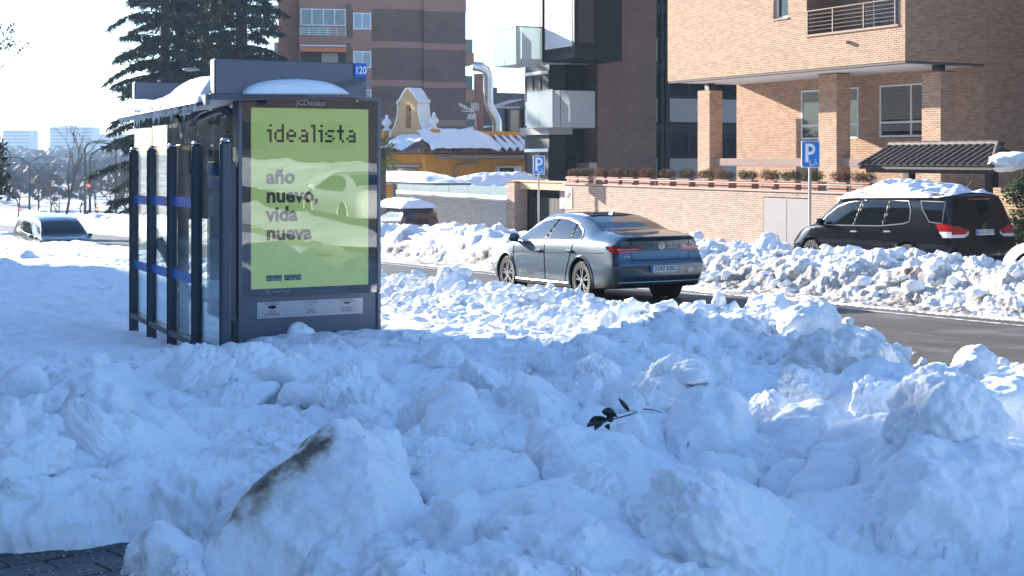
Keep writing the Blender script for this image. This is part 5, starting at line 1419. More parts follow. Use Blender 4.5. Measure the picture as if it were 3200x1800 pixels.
EX,EZ_=(1,0,0),(0,0,1); DY=D0+.0032
# the pixel lettering
pix_rows={0:[1,6,18,19,22,30],1:[6,19,30],2:[0,1,4,5,6,9,10,14,15,19,21,22,25,26,27,29,30,31,34,35],
 3:[1,3,6,8,11,16,19,22,24,30,36],4:[1,3,6,9,10,11,8,14,15,16,19,22,25,26,30,34,35,36],5:[1,3,6,8,13,16,19,22,27,30,33,36],6:[1,4,5,6,9,10,14,15,16,19,22,24,25,26,31,34,35,36]}
pw=(PX1-PX0)/ (1975/40.55); 
x0=PX0+(535-280)/1975*(PX1-PX0)
ph=.0232*1.0
ztop=PZ1-(640-372)/5.367/ (557/(PZ1-PZ0)) *1.0
ph=42.8/5.367/(557/(PZ1-PZ0))
k=MB()
for r,cs_ in pix_rows.items():
    for c in set(cs_):
        k.quad((x0+c*pw,DY,ztop-(r+1)*ph),(x0+(c+1)*pw,DY,ztop-(r+1)*ph),(x0+(c+1)*pw,DY,ztop-r*ph),(x0+c*pw,DY,ztop-r*ph))
k.build('headline',ink,po)
# lower lines: baselines measured on the poster (fractions of its height)
zf=lambda f:PZ1-(PZ1-PZ0)*f
for txt,f in (('año',.372),('nuevo,',.476),('vida',.580),('nueva',.684)):
    lettering('lettering',txt,.196,(PX0+.150,DY,zf(f+.012)),EX,EZ_,ink,po,bold=.0075,align='LEFT',sx=1.0)
bdg=mat('badge_dark',(.035,.04,.05),.5); wh=mat('sign_white',(.80,.81,.82),.5)
for i,(x,w,t1,t2) in enumerate(((.150,.155,'Consíguelo en el','App Store'),(.330,.17,'DISPONIBLE EN','Google Play'))):
    k=MB(); zb=zf(.943); k.rbox((PX0+x,DY-.0006,zb-.027),(PX0+x+w,DY,zb+.027),.006); b=k.build('badge',bdg,po)
    lettering('lettering',t1,.015,(PX0+x+.045,DY-.001,zb+.014),EX,EZ_,wh,b,align='LEFT'); lettering('lettering',t2,.031,(PX0+x+.045,DY-.001,zb-.008),EX,EZ_,wh,b,align='LEFT',bold=.0005)
    FA=lambda a,h,d:(a,DY-.001-d,h)
    k=MB()
    if i==0: disc(k,FA,PX0+x+.022,zb-.002,.0105,0,sy=1.1); k.bar((PX0+x+.022,DY-.001,zb+.010),(PX0+x+.027,DY-.001,zb+.016),.005,.0006)
    else: k.add([FA(PX0+x+.013,zb-.016,0),FA(PX0+x+.035,zb,0),FA(PX0+x+.013,zb+.016,0)],[(0,1,2)])
    k.build('emblem',wh if i==0 else mat('emblem_blue',(.05,.30,.60),.5),b)
lettering('lettering','JCDecaux',.075,((W0+W1_)/2+.005,D0+.0078,.545),EX,EZ_,wh,AD,bold=.0012)
lettering('lettering','TEATRO REAL',.030,(PX0+.21,D0+.0078,-1.305+.008),EX,EZ_,mat('pale_ink',(.35,.37,.40),.5),AD,align='LEFT')
lettering('lettering','R',.058,(PX0+.168,D0+.0078,-1.300),EX,EZ_,mat('pale_ink',(.35,.37,.40),.5),AD)
k=MB(); k.box((W0+fw+.001,D0-.004,LZ+.003),(W1_-fw-.001,D0-.001,ZP1-fw-.001)); k.build('glass_door',mat_glass('case_glass',(.97,.98,.97),.035),AD)
k=MB()
for a in (W0+.27,W1_-.26): k.box((a,D0-.008,ZP1-fw-.012),(a+.02,D0-.004,ZP1-fw))
k.build('latch',chrome,AD)
# battery slots plate
pz0,pz1=-1.553,-1.388
k=MB(); k.rbox((W0+.185,D0+.004,pz0),(W1_-.185,D0+.0115,pz1),.012)
plm=mat('brushed_plate',(.42,.43,.45),.4,.5,.06,30,stretch=(1,1,.05)); sp_=k.build('battery_plate',plm,AD)
for i,(fx,t) in enumerate(((.14,'PILAS\nNORMALES'),(.50,'PILAS\nBOTON'),(.845,'BATERIAS\nMOVILES'))):
    x=W0+.185+(W1_-W0-.37)*fx
    lettering('lettering',t,.030,(x,D0+.003,pz0+.052),EX,EZ_,mat('plate_ink',(.04,.04,.045),.6),sp_,sx=.95,line=.85)
    q=MB()
    if i==0: q.box((x-.040,D0+.0025,pz1-.068),(x+.040,D0+.0035,pz1-.042)).lathe([(.020,0),(.020,.0006)],(x,D0+.0022,pz1-.055),14,'y')
    elif i==1: q.box((x-.012,D0+.0025,pz1-.055),(x-.002,D0+.0035,pz1-.048)).box((x+.002,D0+.0025,pz1-.055),(x+.012,D0+.0035,pz1-.048))
    else: q.box((x-.030,D0+.0025,pz1-.055),(x+.030,D0+.0035,pz1-.040))
    q.build('slot',mat('slot_black',(.006,.006,.007),.6),sp_)
    q=MB(); q.box((x-.07,D0+.0025,pz1-.038),(x+.07,D0+.0035,pz1-.002)); q.build('tape_mark',mat('tape_grey',(.30,.32,.32),.5),sp_)
# snow on the roof and against the case
def cap_h(V,U):
    e=np.clip((V-3.38)/.20,0,1)*np.clip((U-13.17)/.08,0,1)*np.clip((17.15-U)/.3,0,1)*np.clip((4.9-V)/.5,0,1)
    prof=.115+.035*np.sin(U*2.3)+.10*sstep(15.2,13.4,U)
    return prof*np.sqrt(np.clip(e,0,1))*1.0-.005-.18*sstep(3.6,4.6,V)*0
def cap_base(V,U):
    t=(V-RV0)/(RV1-RV0); z=.605+.20*t-.07*np.sin(np.clip(t,0,1)*np.pi)-.015*(U-13.2)
    return z-.07*sstep(3.54,3.4,V)
heap('roof_snow','long slab of snow hanging over the left eave of the bus shelter roof','snow patch',cap_h,3.38,5.0,13.17,17.15,cap_base,60,150,noise=.022,nf=2.4)
# icicles along that eave
ri=random.Random(2); ic=MB()
for i in range(85):
    u=ri.uniform(13.25,17.0); L=ri.choice((.02,.03,.04,.05,.06,.10))*ri.uniform(.7,1.5)
    if abs(u-13.85)<.08: L=.16*ri.uniform(.6,1)
    v=3.42+ri.uniform(-.02,.03); z=.50+gr_(u)+ri.uniform(-.01,.03); r=.012+.012*ri.random()
    ic.lathe([(r,.05),(r*.8,0),(r*.5,-L*.5),(.001,-L)],(v,u,z),6)
solo(ic,'icicle_fringe',mat('ice',(.80,.85,.90),.15,0,.03,4,spec=.6),'fringe of small icicles hanging from the snow on the shelter eave','icicles',kind='stuff',smooth=60)
heap('snow_patch','smooth dome of snow lying on the roof right over the advertising case','snow patch',lambda V,U:.155*np.sqrt(np.clip(1-np.abs((V-4.28)/.52)**2.2,0,1))*np.sqrt(np.clip(1-np.abs((U-13.05)/.16)**2.2,0,1))-.004,3.7,4.85,12.88,13.22,lambda V,U:.612+.02*(V-4)+0*U,60,30,noise=.006,nf=2)
mv_,mu_,mz_=pix(955,1022,13.25)
block('snow_block','little heap of snow leaning on the foot of the advertising case',mv_,12.95,mz_-.0,(.25,.2,.30),88,npl=14,sub=4,rough=.1,soft=8)
# ------------------------------------------------------------------ cars
class CarBody:
    """body surface lofted along the car: x right, y forward, z up, origin on the road under the middle"""
    def __init__(s, keys, rear, front, nst=200, nb=84):
        K=np.array(keys,float); y=K[:,0]; s.y0,s.y1=y[0],y[-1]
        # stations crowd towards the ends
        t=np.linspace(0,1,nst); ys=s.y0+(s.y1-s.y0)*(.5-.5*np.cos(np.pi*t))*.35+(s.y1-s.y0)*t*.65
        def pch(col):
            h=np.diff(y); d=np.diff(col)/h; m=np.zeros(len(y)); m[0],m[-1]=d[0],d[-1]
            for i in range(1,len(y)-1):
                if d[i-1]*d[i]>0: w1=2*h[i]+h[i-1]; w2=h[i]+2*h[i-1]; m[i]=(w1+w2)/(w1/d[i-1]+w2/d[i])
            i=np.clip(np.searchsorted(y,ys)-1,0,len(y)-2); q=(ys-y[i])/h[i]
            return (2*q**3-3*q**2+1)*col[i]+(q**3-2*q**2+q)*h[i]*m[i]+(-2*q**3+3*q**2)*col[i+1]+(q**3-q**2)*h[i]*m[i+1]
        wS,zS,wM,zM,wB,zB,wE,zE,zT=[pch(K[:,i]) for i in range(1,10)]
        s.ys=ys
        ctrl=np.stack([np.stack([wS*.93,zS-.03],-1),np.stack([wS,zS],-1),np.stack([wM,zM],-1),np.stack([wB,zB],-1),np.stack([wE,zE],-1),np.stack([wE*.62,zT-(zT-zE)*.12],-1),np.stack([0*wE,zT],-1)],1)
        # smooth section through the control points (Catmull-Rom), tangents damped at the belt
        pts=[]
        n=ctrl.shape[1]; per=nb//(n-1)
        s.rows=[]
        for k in range(n-1):
            p0=ctrl[:,max(k-1,0)]; p1=ctrl[:,k]; p2=ctrl[:,k+1]; p3=ctrl[:,min(k+2,n-1)]
            if k==n-2: p3=p1*np.array([-1,1])
            d12=np.linalg.norm(p2-p1,axis=1,keepdims=True)+1e-6; d01=np.linalg.norm(p1-p0,axis=1,keepdims=True)+1e-6; d23=np.linalg.norm(p3-p2,axis=1,keepdims=True)+1e-6
            m1=((p2-p0)/(d01+d12))*d12; m2=((p3-p1)/(d12+d23))*d12
            if k==0: m1=p2-p1
            f=.75; m1=m1*f; m2=m2*f
            for j in range(per):
                q=j/per; pts.append((2*q**3-3*q**2+1)*p1+(q**3-2*q**2+q)*m1+(-2*q**3+3*q**2)*p2+(q**3-q**2)*m2)
        pts.append(ctrl[:,-1])
        P=np.stack(pts,1)                       # station x row x (w,z)
        Y=np.repeat(ys[:,None],P.shape[1],1)
        rz=np.interp(P[...,1],rear[0],rear[1]); fz=np.interp(P[...,1],front[0],front[1])
        fr=np.clip(1-(Y-s.y0)/.9,0,1)**2; ff=np.clip(1-(s.y1-Y)/.9,0,1)**2
        Y=Y+rz*fr-fz*ff
        s.P=np.stack([P[...,0],Y,P[...,1]],-1); s.ns,s.nb=s.P.shape[:2]
        s.nT=per*3
    def faces(s, ncap=56, rb=.05, fb=.10):
        """vertex array, face array"""
        P=s.P; ns,nb=s.ns,s.nb; V=[P.reshape(-1,3)]; L=P.copy(); L[...,0]*=-1; V.append(L.reshape(-1,3)); F=[]
        i=np.arange(ns-1)[:,None]*nb+np.arange(nb-1)[None,:]
        q=np.stack([i,i+nb,i+nb+1,i+1],-1).reshape(-1,4); F.append(q[:,::-1]); F.append(q+ns*nb)
        o=2*ns*nb
        for st,bul,sgn in ((0,rb,-1),(ns-1,fb,1)):
            A=P[st]; t=np.linspace(-1,1,ncap+1)
            G=np.zeros((nb,ncap+1,3)); G[...,0]=A[:,0:1]*t[None,:]; G[...,2]=A[:,2:3]; G[...,1]=A[:,1:2]+sgn*bul*(1-t[None,:]**2)*np.clip(A[:,0:1]/.6,0,1)
            V.append(G.reshape(-1,3)); j=np.arange(nb-1)[:,None]*(ncap+1)+np.arange(ncap)[None,:]
            q=np.stack([j,j+1,j+ncap+2,j+ncap+1],-1).reshape(-1,4)+o; F.append(q if sgn<0 else q[:,::-1]); o+=nb*(ncap+1)
        return np.concatenate(V),np.concatenate(F)
    def side(s,y,z):
        """half width of the side surface at (y, z)"""
        st=int(np.argmin(np.abs(s.P[:,20,1]-y))); A=s.P[st]; n=s.nb*4//6+2
        zz=A[:n,2]; ww=A[:n,0]; o=np.argsort(zz); return float(np.interp(z,zz[o],ww[o]))
    def top(s,x,y):
        st=int(np.argmin(np.abs(s.P[:,-4,1]-y))); A=s.P[st]; n0=s.nb*3//6
        ww=A[n0:,0][::-1]; zz=A[n0:,2][::-1]; return float(np.interp(abs(x),ww,zz))
    def rear_y(s,x,z,bul=.05):
        A=s.P[0]; w=float(np.interp(z,A[:,2],A[:,0])); y=float(np.interp(z,A[:,2],A[:,1])); t=min(abs(x)/max(w,.01),1); return y-bul*(1-t*t)*min(w/.6,1)
def in_poly(px,py,poly):
    n=len(poly); c=np.zeros(px.shape,bool); j=n-1
    for i in range(n):
        xi,yi=poly[i]; xj,yj=poly[j]
        cond=((yi>py)!=(yj>py))&(px<(xj-xi)*(py-yi)/((yj-yi) if abs(yj-yi)>1e-9 else 1e-9)+xi); c^=cond; j=i
    return c
def sub_mesh(name,V,F,mask,m,parent,push=0.0,label=None):
    f=F[mask]
    if len(f)==0: return None
    used=np.zeros(len(V),bool); used[f.ravel()]=True; rm=np.cumsum(used)-1
    VV=V[used].copy(); ff=rm[f]
    bm=bmesh.new(); vs=[bm.verts.new(p) for p in VV]; bm.verts.index_update()
    for q in ff:
        if len(set(q))>2:
            try: bm.faces.new([vs[i] for i in q])
            except ValueError: pass
    bmesh.ops.remove_doubles(bm,verts=bm.verts,dist=.0006)
    for q in bm.faces: q.smooth=True
    if push:
        bm.normal_update()
        for w in bm.verts: w.co+=w.normal*push
    me=bpy.data.meshes.new(name); bm.to_mesh(me); bm.free()
    try: me.set_sharp_from_angle(angle=math.radians(38))
    except Exception: pass
    me.materials.append(m); o=bpy.data.objects.new(name,me); C.objects.link(o); o.parent=parent; BASE[o.name]=(0,0,0)
    if label: o['label']=label
    return o
tyre_m=mat('tyre',(.018,.018,.018),.75,0,.2,10); rim_m=mat('alloy',(.55,.55,.55),.25,1.0,.05,5); rimd=mat('alloy_dark',(.02,.02,.022),.5,.3)
def wheel(parent,x,y,R,w,side,spokes=5,twin=True):
    k=MB(); hw=w/2
    k.lathe([(R*.62,-hw*.9),(R*.9,-hw),(R*.985,-hw*.7),(R,-hw*.3),(R,hw*.3),(R*.985,hw*.7),(R*.9,hw),(R*.70,hw*.9),(R*.70,-hw*.9),(R*.62,-hw*.9)],(x,y,R),36,'x',cap=False); t=k.build('wheel',tyre_m,parent,smooth=40)
    s=side; xo=x+s*hw*.72
    k=MB(); k.lathe([(R*.70,0),(R*.70,.012)],(xo-s*.05,y,R),30,'x'); k.build('rim_well',rimd,t)
    k=MB(); k.lathe([(R*.635,-.03*s),(R*.635,.012*s),(R*.70,.02*s),(R*.705,-.03*s)],(xo,y,R),36,'x',cap=False)
    k.lathe([(R*.16,-.02),(R*.16,.02)],(xo,y,R),16,'x')
    for i in range(spokes):
        for d in ((-.13,.13) if twin else (0,)):
            w0=2*math.pi*i/spokes+.3
            a=(xo,y+math.cos(w0+d*.4)*R*.12,R+math.sin(w0+d*.4)*R*.12); b=(xo,y+math.cos(w0+d*1.6)*R*.66,R+math.sin(w0+d*1.6)*R*.66)
            k.bar(a,b,.028 if twin else .05,.03,up=(1,0,0))
    k.build('rim',rim_m,t); return t
def car(label,base,keys,rear,front,paint,dlo,pillars,rearwin,windscreen,lights,axles,R,rot=0.0,pitch=-.03,group=None,trim=None,low=.42,plate=None,detail=True,name='parked_car',nst=190,rb=.05,fb=.10,glassm=None,handles=(),seams=(),extra_sides=(),mirror=(1.0,.98),plastic_below=None,arch=None):
    root=thing(name,label,'car',base,group,TH+rot,local=True); root.rotation_euler=(pitch*math.cos(rot),0,TH+rot)
    B=CarBody(keys,rear,front,nst=nst); V,F=B.faces(rb=rb,fb=fb)
    c=V[F].mean(1); x,y,z=c[:,0],c[:,1],c[:,2]; ax=np.abs(x)
    n1=V[F[:,2]]-V[F[:,0]]; n2=V[F[:,3]]-V[F[:,1]]; nn=np.cross(n1,n2); nn/=np.linalg.norm(nn,axis=1)[:,None]+1e-12
    ntot=2*B.ns*B.nb; ncapf=(B.nb-1)*56; nside=len(F)-2*ncapf
    isr=np.zeros(len(F),bool); isr[nside:nside+ncapf]=True; isf=np.zeros(len(F),bool); isf[nside+ncapf:]=True
    sideface=(np.abs(nn[:,0])>.45)&~isr&~isf
    gl=glassm or mat('car_glass',(.012,.016,.018),.05,0,.1,2,spec=1.0)
    part=np.zeros(len(F),int)
    for yy in axles: part[(sideface)&((y-yy)**2+(z-R)**2<(R+.055)**2)&(z<R*2+.2)]=-1
    G=[]
    if dlo:
        m=sideface&in_poly(y,z,dlo)
        for (pa,pb) in pillars: m&=~in_poly(y,z,[(pa[0]-.035,pa[1]),(pa[0]+.035,pa[1]),(pb[0]+.035,pb[1]),(pb[0]-.035,pb[1])])
        G.append(('side_window',m)); pm=sideface&in_poly(y,z,dlo)&~m; part[pm]=3
        for xs in extra_sides: m2=sideface&in_poly(y,z,xs); G.append(('quarter_window',m2))
    upf=(~sideface)
    if rearwin: G.append(('rear_window',in_poly(x,y,rearwin)&upf&(np.abs(nn[:,2])>.1)&(part==0)) if rearwin[0]!='cap' else ('rear_window',isr&in_poly(x,z,rearwin[1])))
    if windscreen: G.append(('windscreen',in_poly(x,y,windscreen)&upf&(np.abs(nn[:,2])>.1)))
    for i,(nm,m) in enumerate(G):
        m=m&(part==0); part[m]=10+i
    red=mat('lamp_red',(.30,.008,.010),.08,0,.2,6,spec=.7,coat=.5); clr=mat('lamp_clear',(.62,.62,.62),.08,0,.1,8,spec=.8)
    for i,(kind,poly,where,mm) in enumerate(lights):
        if where=='side': m=sideface&in_poly(y,z,poly)
        elif where=='rear': m=(isr|((~sideface)&(y<B.y0+.25)&(np.abs(nn[:,1])>.5)))&in_poly(ax,z,poly)
        else: m=(isf|((~sideface)&(y>B.y1-.25)&(np.abs(nn[:,1])>.5)))&in_poly(ax,z,poly)
        part[m&(part==0)]=30+i
    if plastic_below: part[(part==0)&(z<plastic_below)]=4
    sub_mesh('body',V,F,part==0,paint,root)
    blk=mat('car_black_trim',(.014,.014,.015),.4,0,.1,6)
    if (part==3).any(): sub_mesh('pillar_trim',V,F,part==3,blk,root)
    if (part==4).any(): sub_mesh('lower_trim',V,F,part==4,blk,root)
    for i,(nm,m) in enumerate(G): 
        if nm in('side_window','quarter_window'):
            for s in (-1,1): sub_mesh(nm,V,F,(part==10+i)&(x*s>0),gl,root,-.004)
        else: sub_mesh(nm,V,F,part==10+i,gl,root,-.003)
    done={}
    for i,(kind,poly,where,mm) in enumerate(lights):
        for s in (-1,1): sub_mesh(kind,V,F,(part==30+i)&(x*s>0),{'red':red,'clear':clr}[mm],root,.008)
    und=MB(); und.box((-.70,B.y0+.35,.22),(.70,B.y1-.35,.34)); 
    for yy in axles: und.box((-.86,yy-R-.05,.30),(.86,yy+R+.05,.70))
    und.build('underbody',mat('underbody',(.006,.006,.006),.9),root)
    for yy in axles:
        for s in (-1,1): wheel(root,s*(max(B.side(yy,.62),.7)-.125),yy,R,.225,s)
    if not detail: return root,B
    tr=MB()
    def onside(s,y,z,o=.004): return (s*(B.side(y,z)+o),y,z)
    ct=trim or chrome
    def strip(pts,closed,r,mm,nm):
        for s in (-1,1):
            k=MB(); P=[]
            L=pts+[pts[0]] if closed else pts
            for a,b in zip(L[:-1],L[1:]):
                d=max(2,int(math.hypot(a[0]-b[0],a[1]-b[1])/.06))
                for j in range(d): P.append(onside(s,a[0]+(b[0]-a[0])*j/d,a[1]+(b[1]-a[1])*j/d))
            P.append(onside(s,*L[-1])); k.tube(P,r,6); k.build(nm,mm,root,smooth=50)
    for yy in axles:
        for s in (-1,1):
            k=MB(); P=[]
            for w in np.linspace(-.25,math.pi+.25,26):
                py,pz=yy+(R+.062)*math.cos(w),R+(R+.062)*math.sin(w)
                if pz>.20: P.append((s*(B.side(py,pz)-.004),py,pz))
            k.tube(P,.022,6); k.build('wheel_arch',arch or paint,root,smooth=60)
            k=MB(); k.lathe([(R+.07,-.25*s),(R+.07,-.03*s)],(s*B.side(yy,R*2),yy,R),26,'x',cap=False); k.build('arch_liner',mat('underbody',(.006,.006,.006),.9),root)
    if dlo: strip(dlo,True,.012,ct,'window_trim')
    for (pa,pb) in pillars: strip([pa,pb],False,.010,blk,'pillar_edge')
    for xs in extra_sides: strip(xs,True,.010,ct,'window_trim')
    gap=mat('panel_gap',(.006,.006,.007),.8)
    for sm in seams: strip(sm,False,.0045,gap,'panel_gap')
    for (hy,hz) in handles:
        for s in (-1,1):
            k=MB(); w=B.side(hy,hz); k.rbox((s*(w-.01),hy-.11,hz-.018),(s*(w+.045),hy+.11,hz+.018),.012); k.build('door_handle',paint if trim is None else ct,root)
    for s in (-1,1):
        k=MB(); w=B.side(mirror[0],mirror[1]-.02); c_=(s*(w+.13),mirror[0]-.02,mirror[1]+.05)
        k.lathe([(.001,-.10),(.06,-.085),(.085,-.03),(.088,.02),(.07,.06),(.055,.07)],(0,0,0),16,'y')
        k.v=[(a*1.25+c_[0],-b*.9+c_[1],cc*.95+c_[2]) for a,b,cc in k.v]
        k.bar((s*(w-.02),mirror[0],mirror[1]-.03),(c_[0],c_[1],c_[2]-.06),.07,.04); k.build('wing_mirror',paint,root,smooth=50)
    if plate:
        txt,px,pz,tilt=plate
        yy=B.rear_y(px,pz,rb)-.012
        k=MB(); k.rbox((px-.262,yy-.012,pz-.058),(px+.262,yy,pz+.058),.006); p=k.build('number_plate',mat('plate_paint',(.62,.63,.64),.45),root)
        k=MB(); k.box((px-.26,yy-.0135,pz-.055),(px-.215,yy-.0125,pz+.055)); k.build('plate_band',mat('plate_band_blue',(.02,.08,.45),.4),p)
        lettering('lettering',txt,.105,(px+.022,yy-.0145,pz+.002),(1,0,0),(0,0,1),mat('plate_ink',(.04,.04,.045),.6),p,bold=.0012,sx=.98)
    return root,B

# --- blue-grey saloon driving away in the lane
pas=mat('paint_blue',(.048,.086,.120),.34,.7,.03,8,coat=1.0,spec=.5)
KP=[(-2.385,.70,.30,.82,.58,.735,.93,.60,1.055,1.075),(-2.27,.82,.27,.885,.58,.80,.945,.66,1.075,1.095),(-2.0,.88,.25,.908,.58,.845,.965,.67,1.105,1.125),(-1.66,.89,.23,.915,.58,.865,.975,.645,1.145,1.165),
    (-1.25,.89,.22,.915,.58,.875,.975,.600,1.275,1.310),(-.78,.89,.21,.915,.58,.88,.97,.575,1.375,1.420),(-.1,.89,.21,.915,.58,.885,.955,.575,1.405,1.456),(.42,.89,.21,.915,.58,.885,.945,.575,1.375,1.430),
    (.80,.89,.21,.915,.58,.885,.94,.60,1.245,1.290),(1.22,.89,.22,.912,.58,.875,.93,.66,1.02,1.055),(1.45,.88,.23,.905,.56,.85,.90,.64,.975,1.0),(1.9,.86,.25,.89,.52,.80,.82,.58,.895,.925),(2.2,.78,.28,.83,.48,.70,.72,.50,.79,.82),(2.385,.58,.33,.64,.46,.58,.60,.42,.66,.68)]
RP=([.2,.3,.42,.62,.72,.86,1.0,1.06,1.10],[.12,.05,.0,.0,.05,.075,.06,.02,.03]); FP=([.2,.3,.45,.6,.7,.9],[.10,.03,0,.01,.06,.1])
dloP=[(1.12,.955),(.70,1.215),(.40,1.325),(0,1.365),(-.45,1.350),(-.85,1.275),(-1.12,1.165),(-1.24,1.065),(-1.22,1.005),(-1.05,.99),(0,.972)]
px=2087; cvv=11.56+.80; cu=20.0+1.285
cb=(cvv,cu,road_z(cvv,cu))
saloon,BP=car('blue grey metallic saloon driving away in the cleared lane',cb,KP,RP,FP,pas,dloP,[((.02,.965),(-.13,1.37)),((-.80,1.30),(-.93,.985))],
    [(-.66,-1.63),(.66,-1.63),(.565,-.86),(-.565,-.86)],[(-.66,1.2),(.66,1.2),(.57,.50),(-.57,.50)],
    [('tail_light',[(.98,.915),(.40,.915),(.35,.875),(.46,.81),(.98,.785)],'rear','red'),('tail_light',[(-2.5,.93),(-2.10,.915),(-2.02,.90),(-2.22,.80),(-2.5,.77)],'side','red')],
    (-1.285,1.505),.335,low=.3,plate=('3247 KBC',0,.545,0),name='moving_car',handles=((.18,.80),(-.92,.82)),
    seams=([(1.18,.95),(1.20,.55),(1.08,.26)],[(.0,.96),(-.02,.55),(-.03,.24)],[(-1.02,.985),(-.92,.72),(-.78,.45),(-.72,.24)],[(1.6,.74),(.5,.765),(-.9,.795),(-2.0,.81)],),plastic_below=.30,mirror=(.98,.96))
k=MB()
for s in (-1,1):
    k=MB(); k.tube([(s*(BP.side(y,.27)+.006),y,.27) for y in np.linspace(-.85,1.08,20)],.014,6); k.build('sill_strip',chrome,saloon,smooth=50)
k=MB(); P=[]
for x in np.linspace(-.80,.80,30): P.append((x,BP.rear_y(x,.335)-.010,.335))
k.tube(P,.010,6); k.build('chrome_strip',chrome,saloon,smooth=50)
# bright double line in the tail lights, boot lid seams, dark insert, badge, aerial fin
k=MB()
for s in (-1,1): k.tube([(s*x,BP.rear_y(x,.868)-.012,.868) for x in np.linspace(.42,.80,10)],.006,5)
k.build('lamp_bar',mat('lamp_clear',(.62,.62,.62),.08,spec=.8),saloon)
k=MB()
for s in (-1,1): k.tube([(s*.56,BP.rear_y(.56,z)-.003,z) for z in np.linspace(.68,1.03,10)],.0045,5)
k.tube([(x,BP.rear_y(x,.69)-.003,.69) for x in np.linspace(-.56,.56,20)],.0055,5); k.build('panel_gap',mat('panel_gap',(.006,.006,.007),.8),saloon)
k=MB(); ye=BP.rear_y(0,.915)
FBk=lambda a,h,d:(a,ye-.012-d,h)
ring_poly(k,FBk,0,.915,.050,.060,0,.006,28); 
for L in ([(-.028,.945),(-.0,.917)],[(.028,.945),(0,.917)],[(-.045,.93),(-.020,.878)],[(-.020,.878),(0,.912)],[(0,.912),(.020,.878)],[(.020,.878),(.045,.93)]):
    k.bar(FBk(L[0][0],L[0][1],.006),FBk(L[1][0],L[1][1],.006),.010,.004,up=(0,1,0))
k.build('emblem',chrome,saloon)
k=MB(); disc(k,FBk,0,.915,.052,-.004); k.build('emblem_base',pas,saloon)
lettering('script','PASSAT',.035,(-.64,BP.rear_y(.62,.755)-.010,.755),(1,0,0),(0,0,1),chrome,saloon)
k=MB(); zf=BP.top(0,-.80); k.add([(-.022,-.86,zf-.01),(.022,-.86,zf-.01),(.014,-.70,zf-.01),(-.014,-.70,zf-.01),(0,-.87,zf+.075),(0,-.84,zf+.07)],[(0,1,4),(1,2,5,4),(2,3,5),(3,0,4,5)]); k.build('roof_aerial',mat('car_black_trim',(.014,.014,.015),.4),saloon)
k=MB()
for s in (-1,1):
    for sx_,hz in ((s*.35,1.13),):
        k.lathe([(.0,.17),(.09,.15),(.12,.05),(.11,-.06),(.0,-.08)],(sx_,-1.02,hz),12)
saloon.scale=(.975,.975,.985)
k.build('headrest',mat('seat_dark',(.02,.02,.022),.8),saloon,smooth=60)

# --- black people carrier behind the far bank, snow on its roof
blk_p=mat('paint_black',(.004,.005,.007),.12,.0,.05,5,coat=.25,spec=.35)
priv=mat('privacy_glass',(.004,.005,.006),.03,0,.1,2,spec=.4)
KR=[(-2.56,.80,.36,.90,.66,.86,1.05,.66,1.66,1.70),(-2.42,.87,.32,.94,.66,.895,1.05,.70,1.685,1.745),(-2.0,.91,.30,.957,.66,.915,1.05,.72,1.70,1.775),(-1.2,.92,.29,.957,.66,.92,1.05,.73,1.715,1.80),(-.3,.92,.28,.957,.66,.92,1.04,.73,1.715,1.81),
    (.4,.92,.28,.957,.66,.92,1.03,.72,1.69,1.78),(.85,.92,.28,.957,.66,.92,1.02,.71,1.60,1.68),(1.3,.92,.29,.957,.66,.915,1.02,.73,1.36,1.42),(1.68,.91,.30,.95,.66,.90,1.01,.76,1.09,1.12),(2.0,.89,.32,.94,.64,.86,.95,.70,1.02,1.06),(2.35,.82,.34,.87,.60,.74,.85,.56,.93,.96),(2.56,.62,.38,.68,.58,.62,.72,.45,.80,.82)]
RR=([.3,.45,.7,.9,1.05,1.4,1.7,1.75],[.05,.0,.0,.03,.04,.12,.20,.20]); FR=([.3,.5,.7,.95],[.06,0,.03,.12])
dloR=[(1.42,1.06),(1.22,1.27),(.92,1.46),(.55,1.57),(.1,1.61),(-.70,1.615),(-1.28,1.60),(-1.38,1.42),(-1.40,1.17),(-1.20,1.12),(-.55,1.065),(.3,1.06)]
cbr=(22.95,25.32,-2.68)
mpv,BR=car('black people carrier parked behind the far snow bank with snow heaped on its roof',cbr,KR,RR,FR,blk_p,dloR,[((.28,1.05),(.10,1.61)),((-.62,1.06),(-.74,1.615))],
    ('cap',[(-.70,1.10),(.70,1.10),(.62,1.60),(-.62,1.60)]),[(-.74,1.66),(.74,1.66),(.70,.90),(-.70,.90)],
    [('tail_light',[(.98,1.10),(.75,1.10),(.42,1.00),(.50,.93),(.98,.93)],'rear','red'),('tail_light',[(.98,.93),(.50,.93),(.44,.99),(.42,.965),(.56,.84),(.98,.84)],'rear','clear'),('tail_light',[(-2.7,1.12),(-2.10,1.13),(-2.22,.98),(-2.7,.98)],'side','red'),('tail_light',[(-2.7,.98),(-2.22,.98),(-2.34,.84),(-2.7,.84)],'side','clear')],
    (-1.35,1.65),.36,plate=('4506 KDW',.0,.955,0),handles=((.22,.93),(-.80,.95)),glassm=priv,seams=([(1.5,1.0),(1.48,.6),(1.36,.32)],[(.22,1.04),(.20,.32)],[(-.70,1.04),(-.80,.7),(-.98,.32)]),
    extra_sides=([(-1.62,1.60),(-2.28,1.58),(-2.30,1.14),(-1.95,1.17),(-1.72,1.42)],),pitch=-.025,mirror=(1.25,1.08),trim=mat('dull_trim',(.25,.24,.23),.4,.6))
k=MB()
for s in (-1,1):
    P=[(s*.70,y,BR.top(.70,y)+h) for y,h in ((1.0,.01),(.85,.055),(.3,.075),(-.6,.075),(-1.5,.065),(-2.0,.045),(-2.15,.0))]; k.tube(P,.017,6); k.bar((s*.70,-.55,BR.top(.70,-.55)),(s*.70,-.55,BR.top(.7,-.55)+.075),.05)
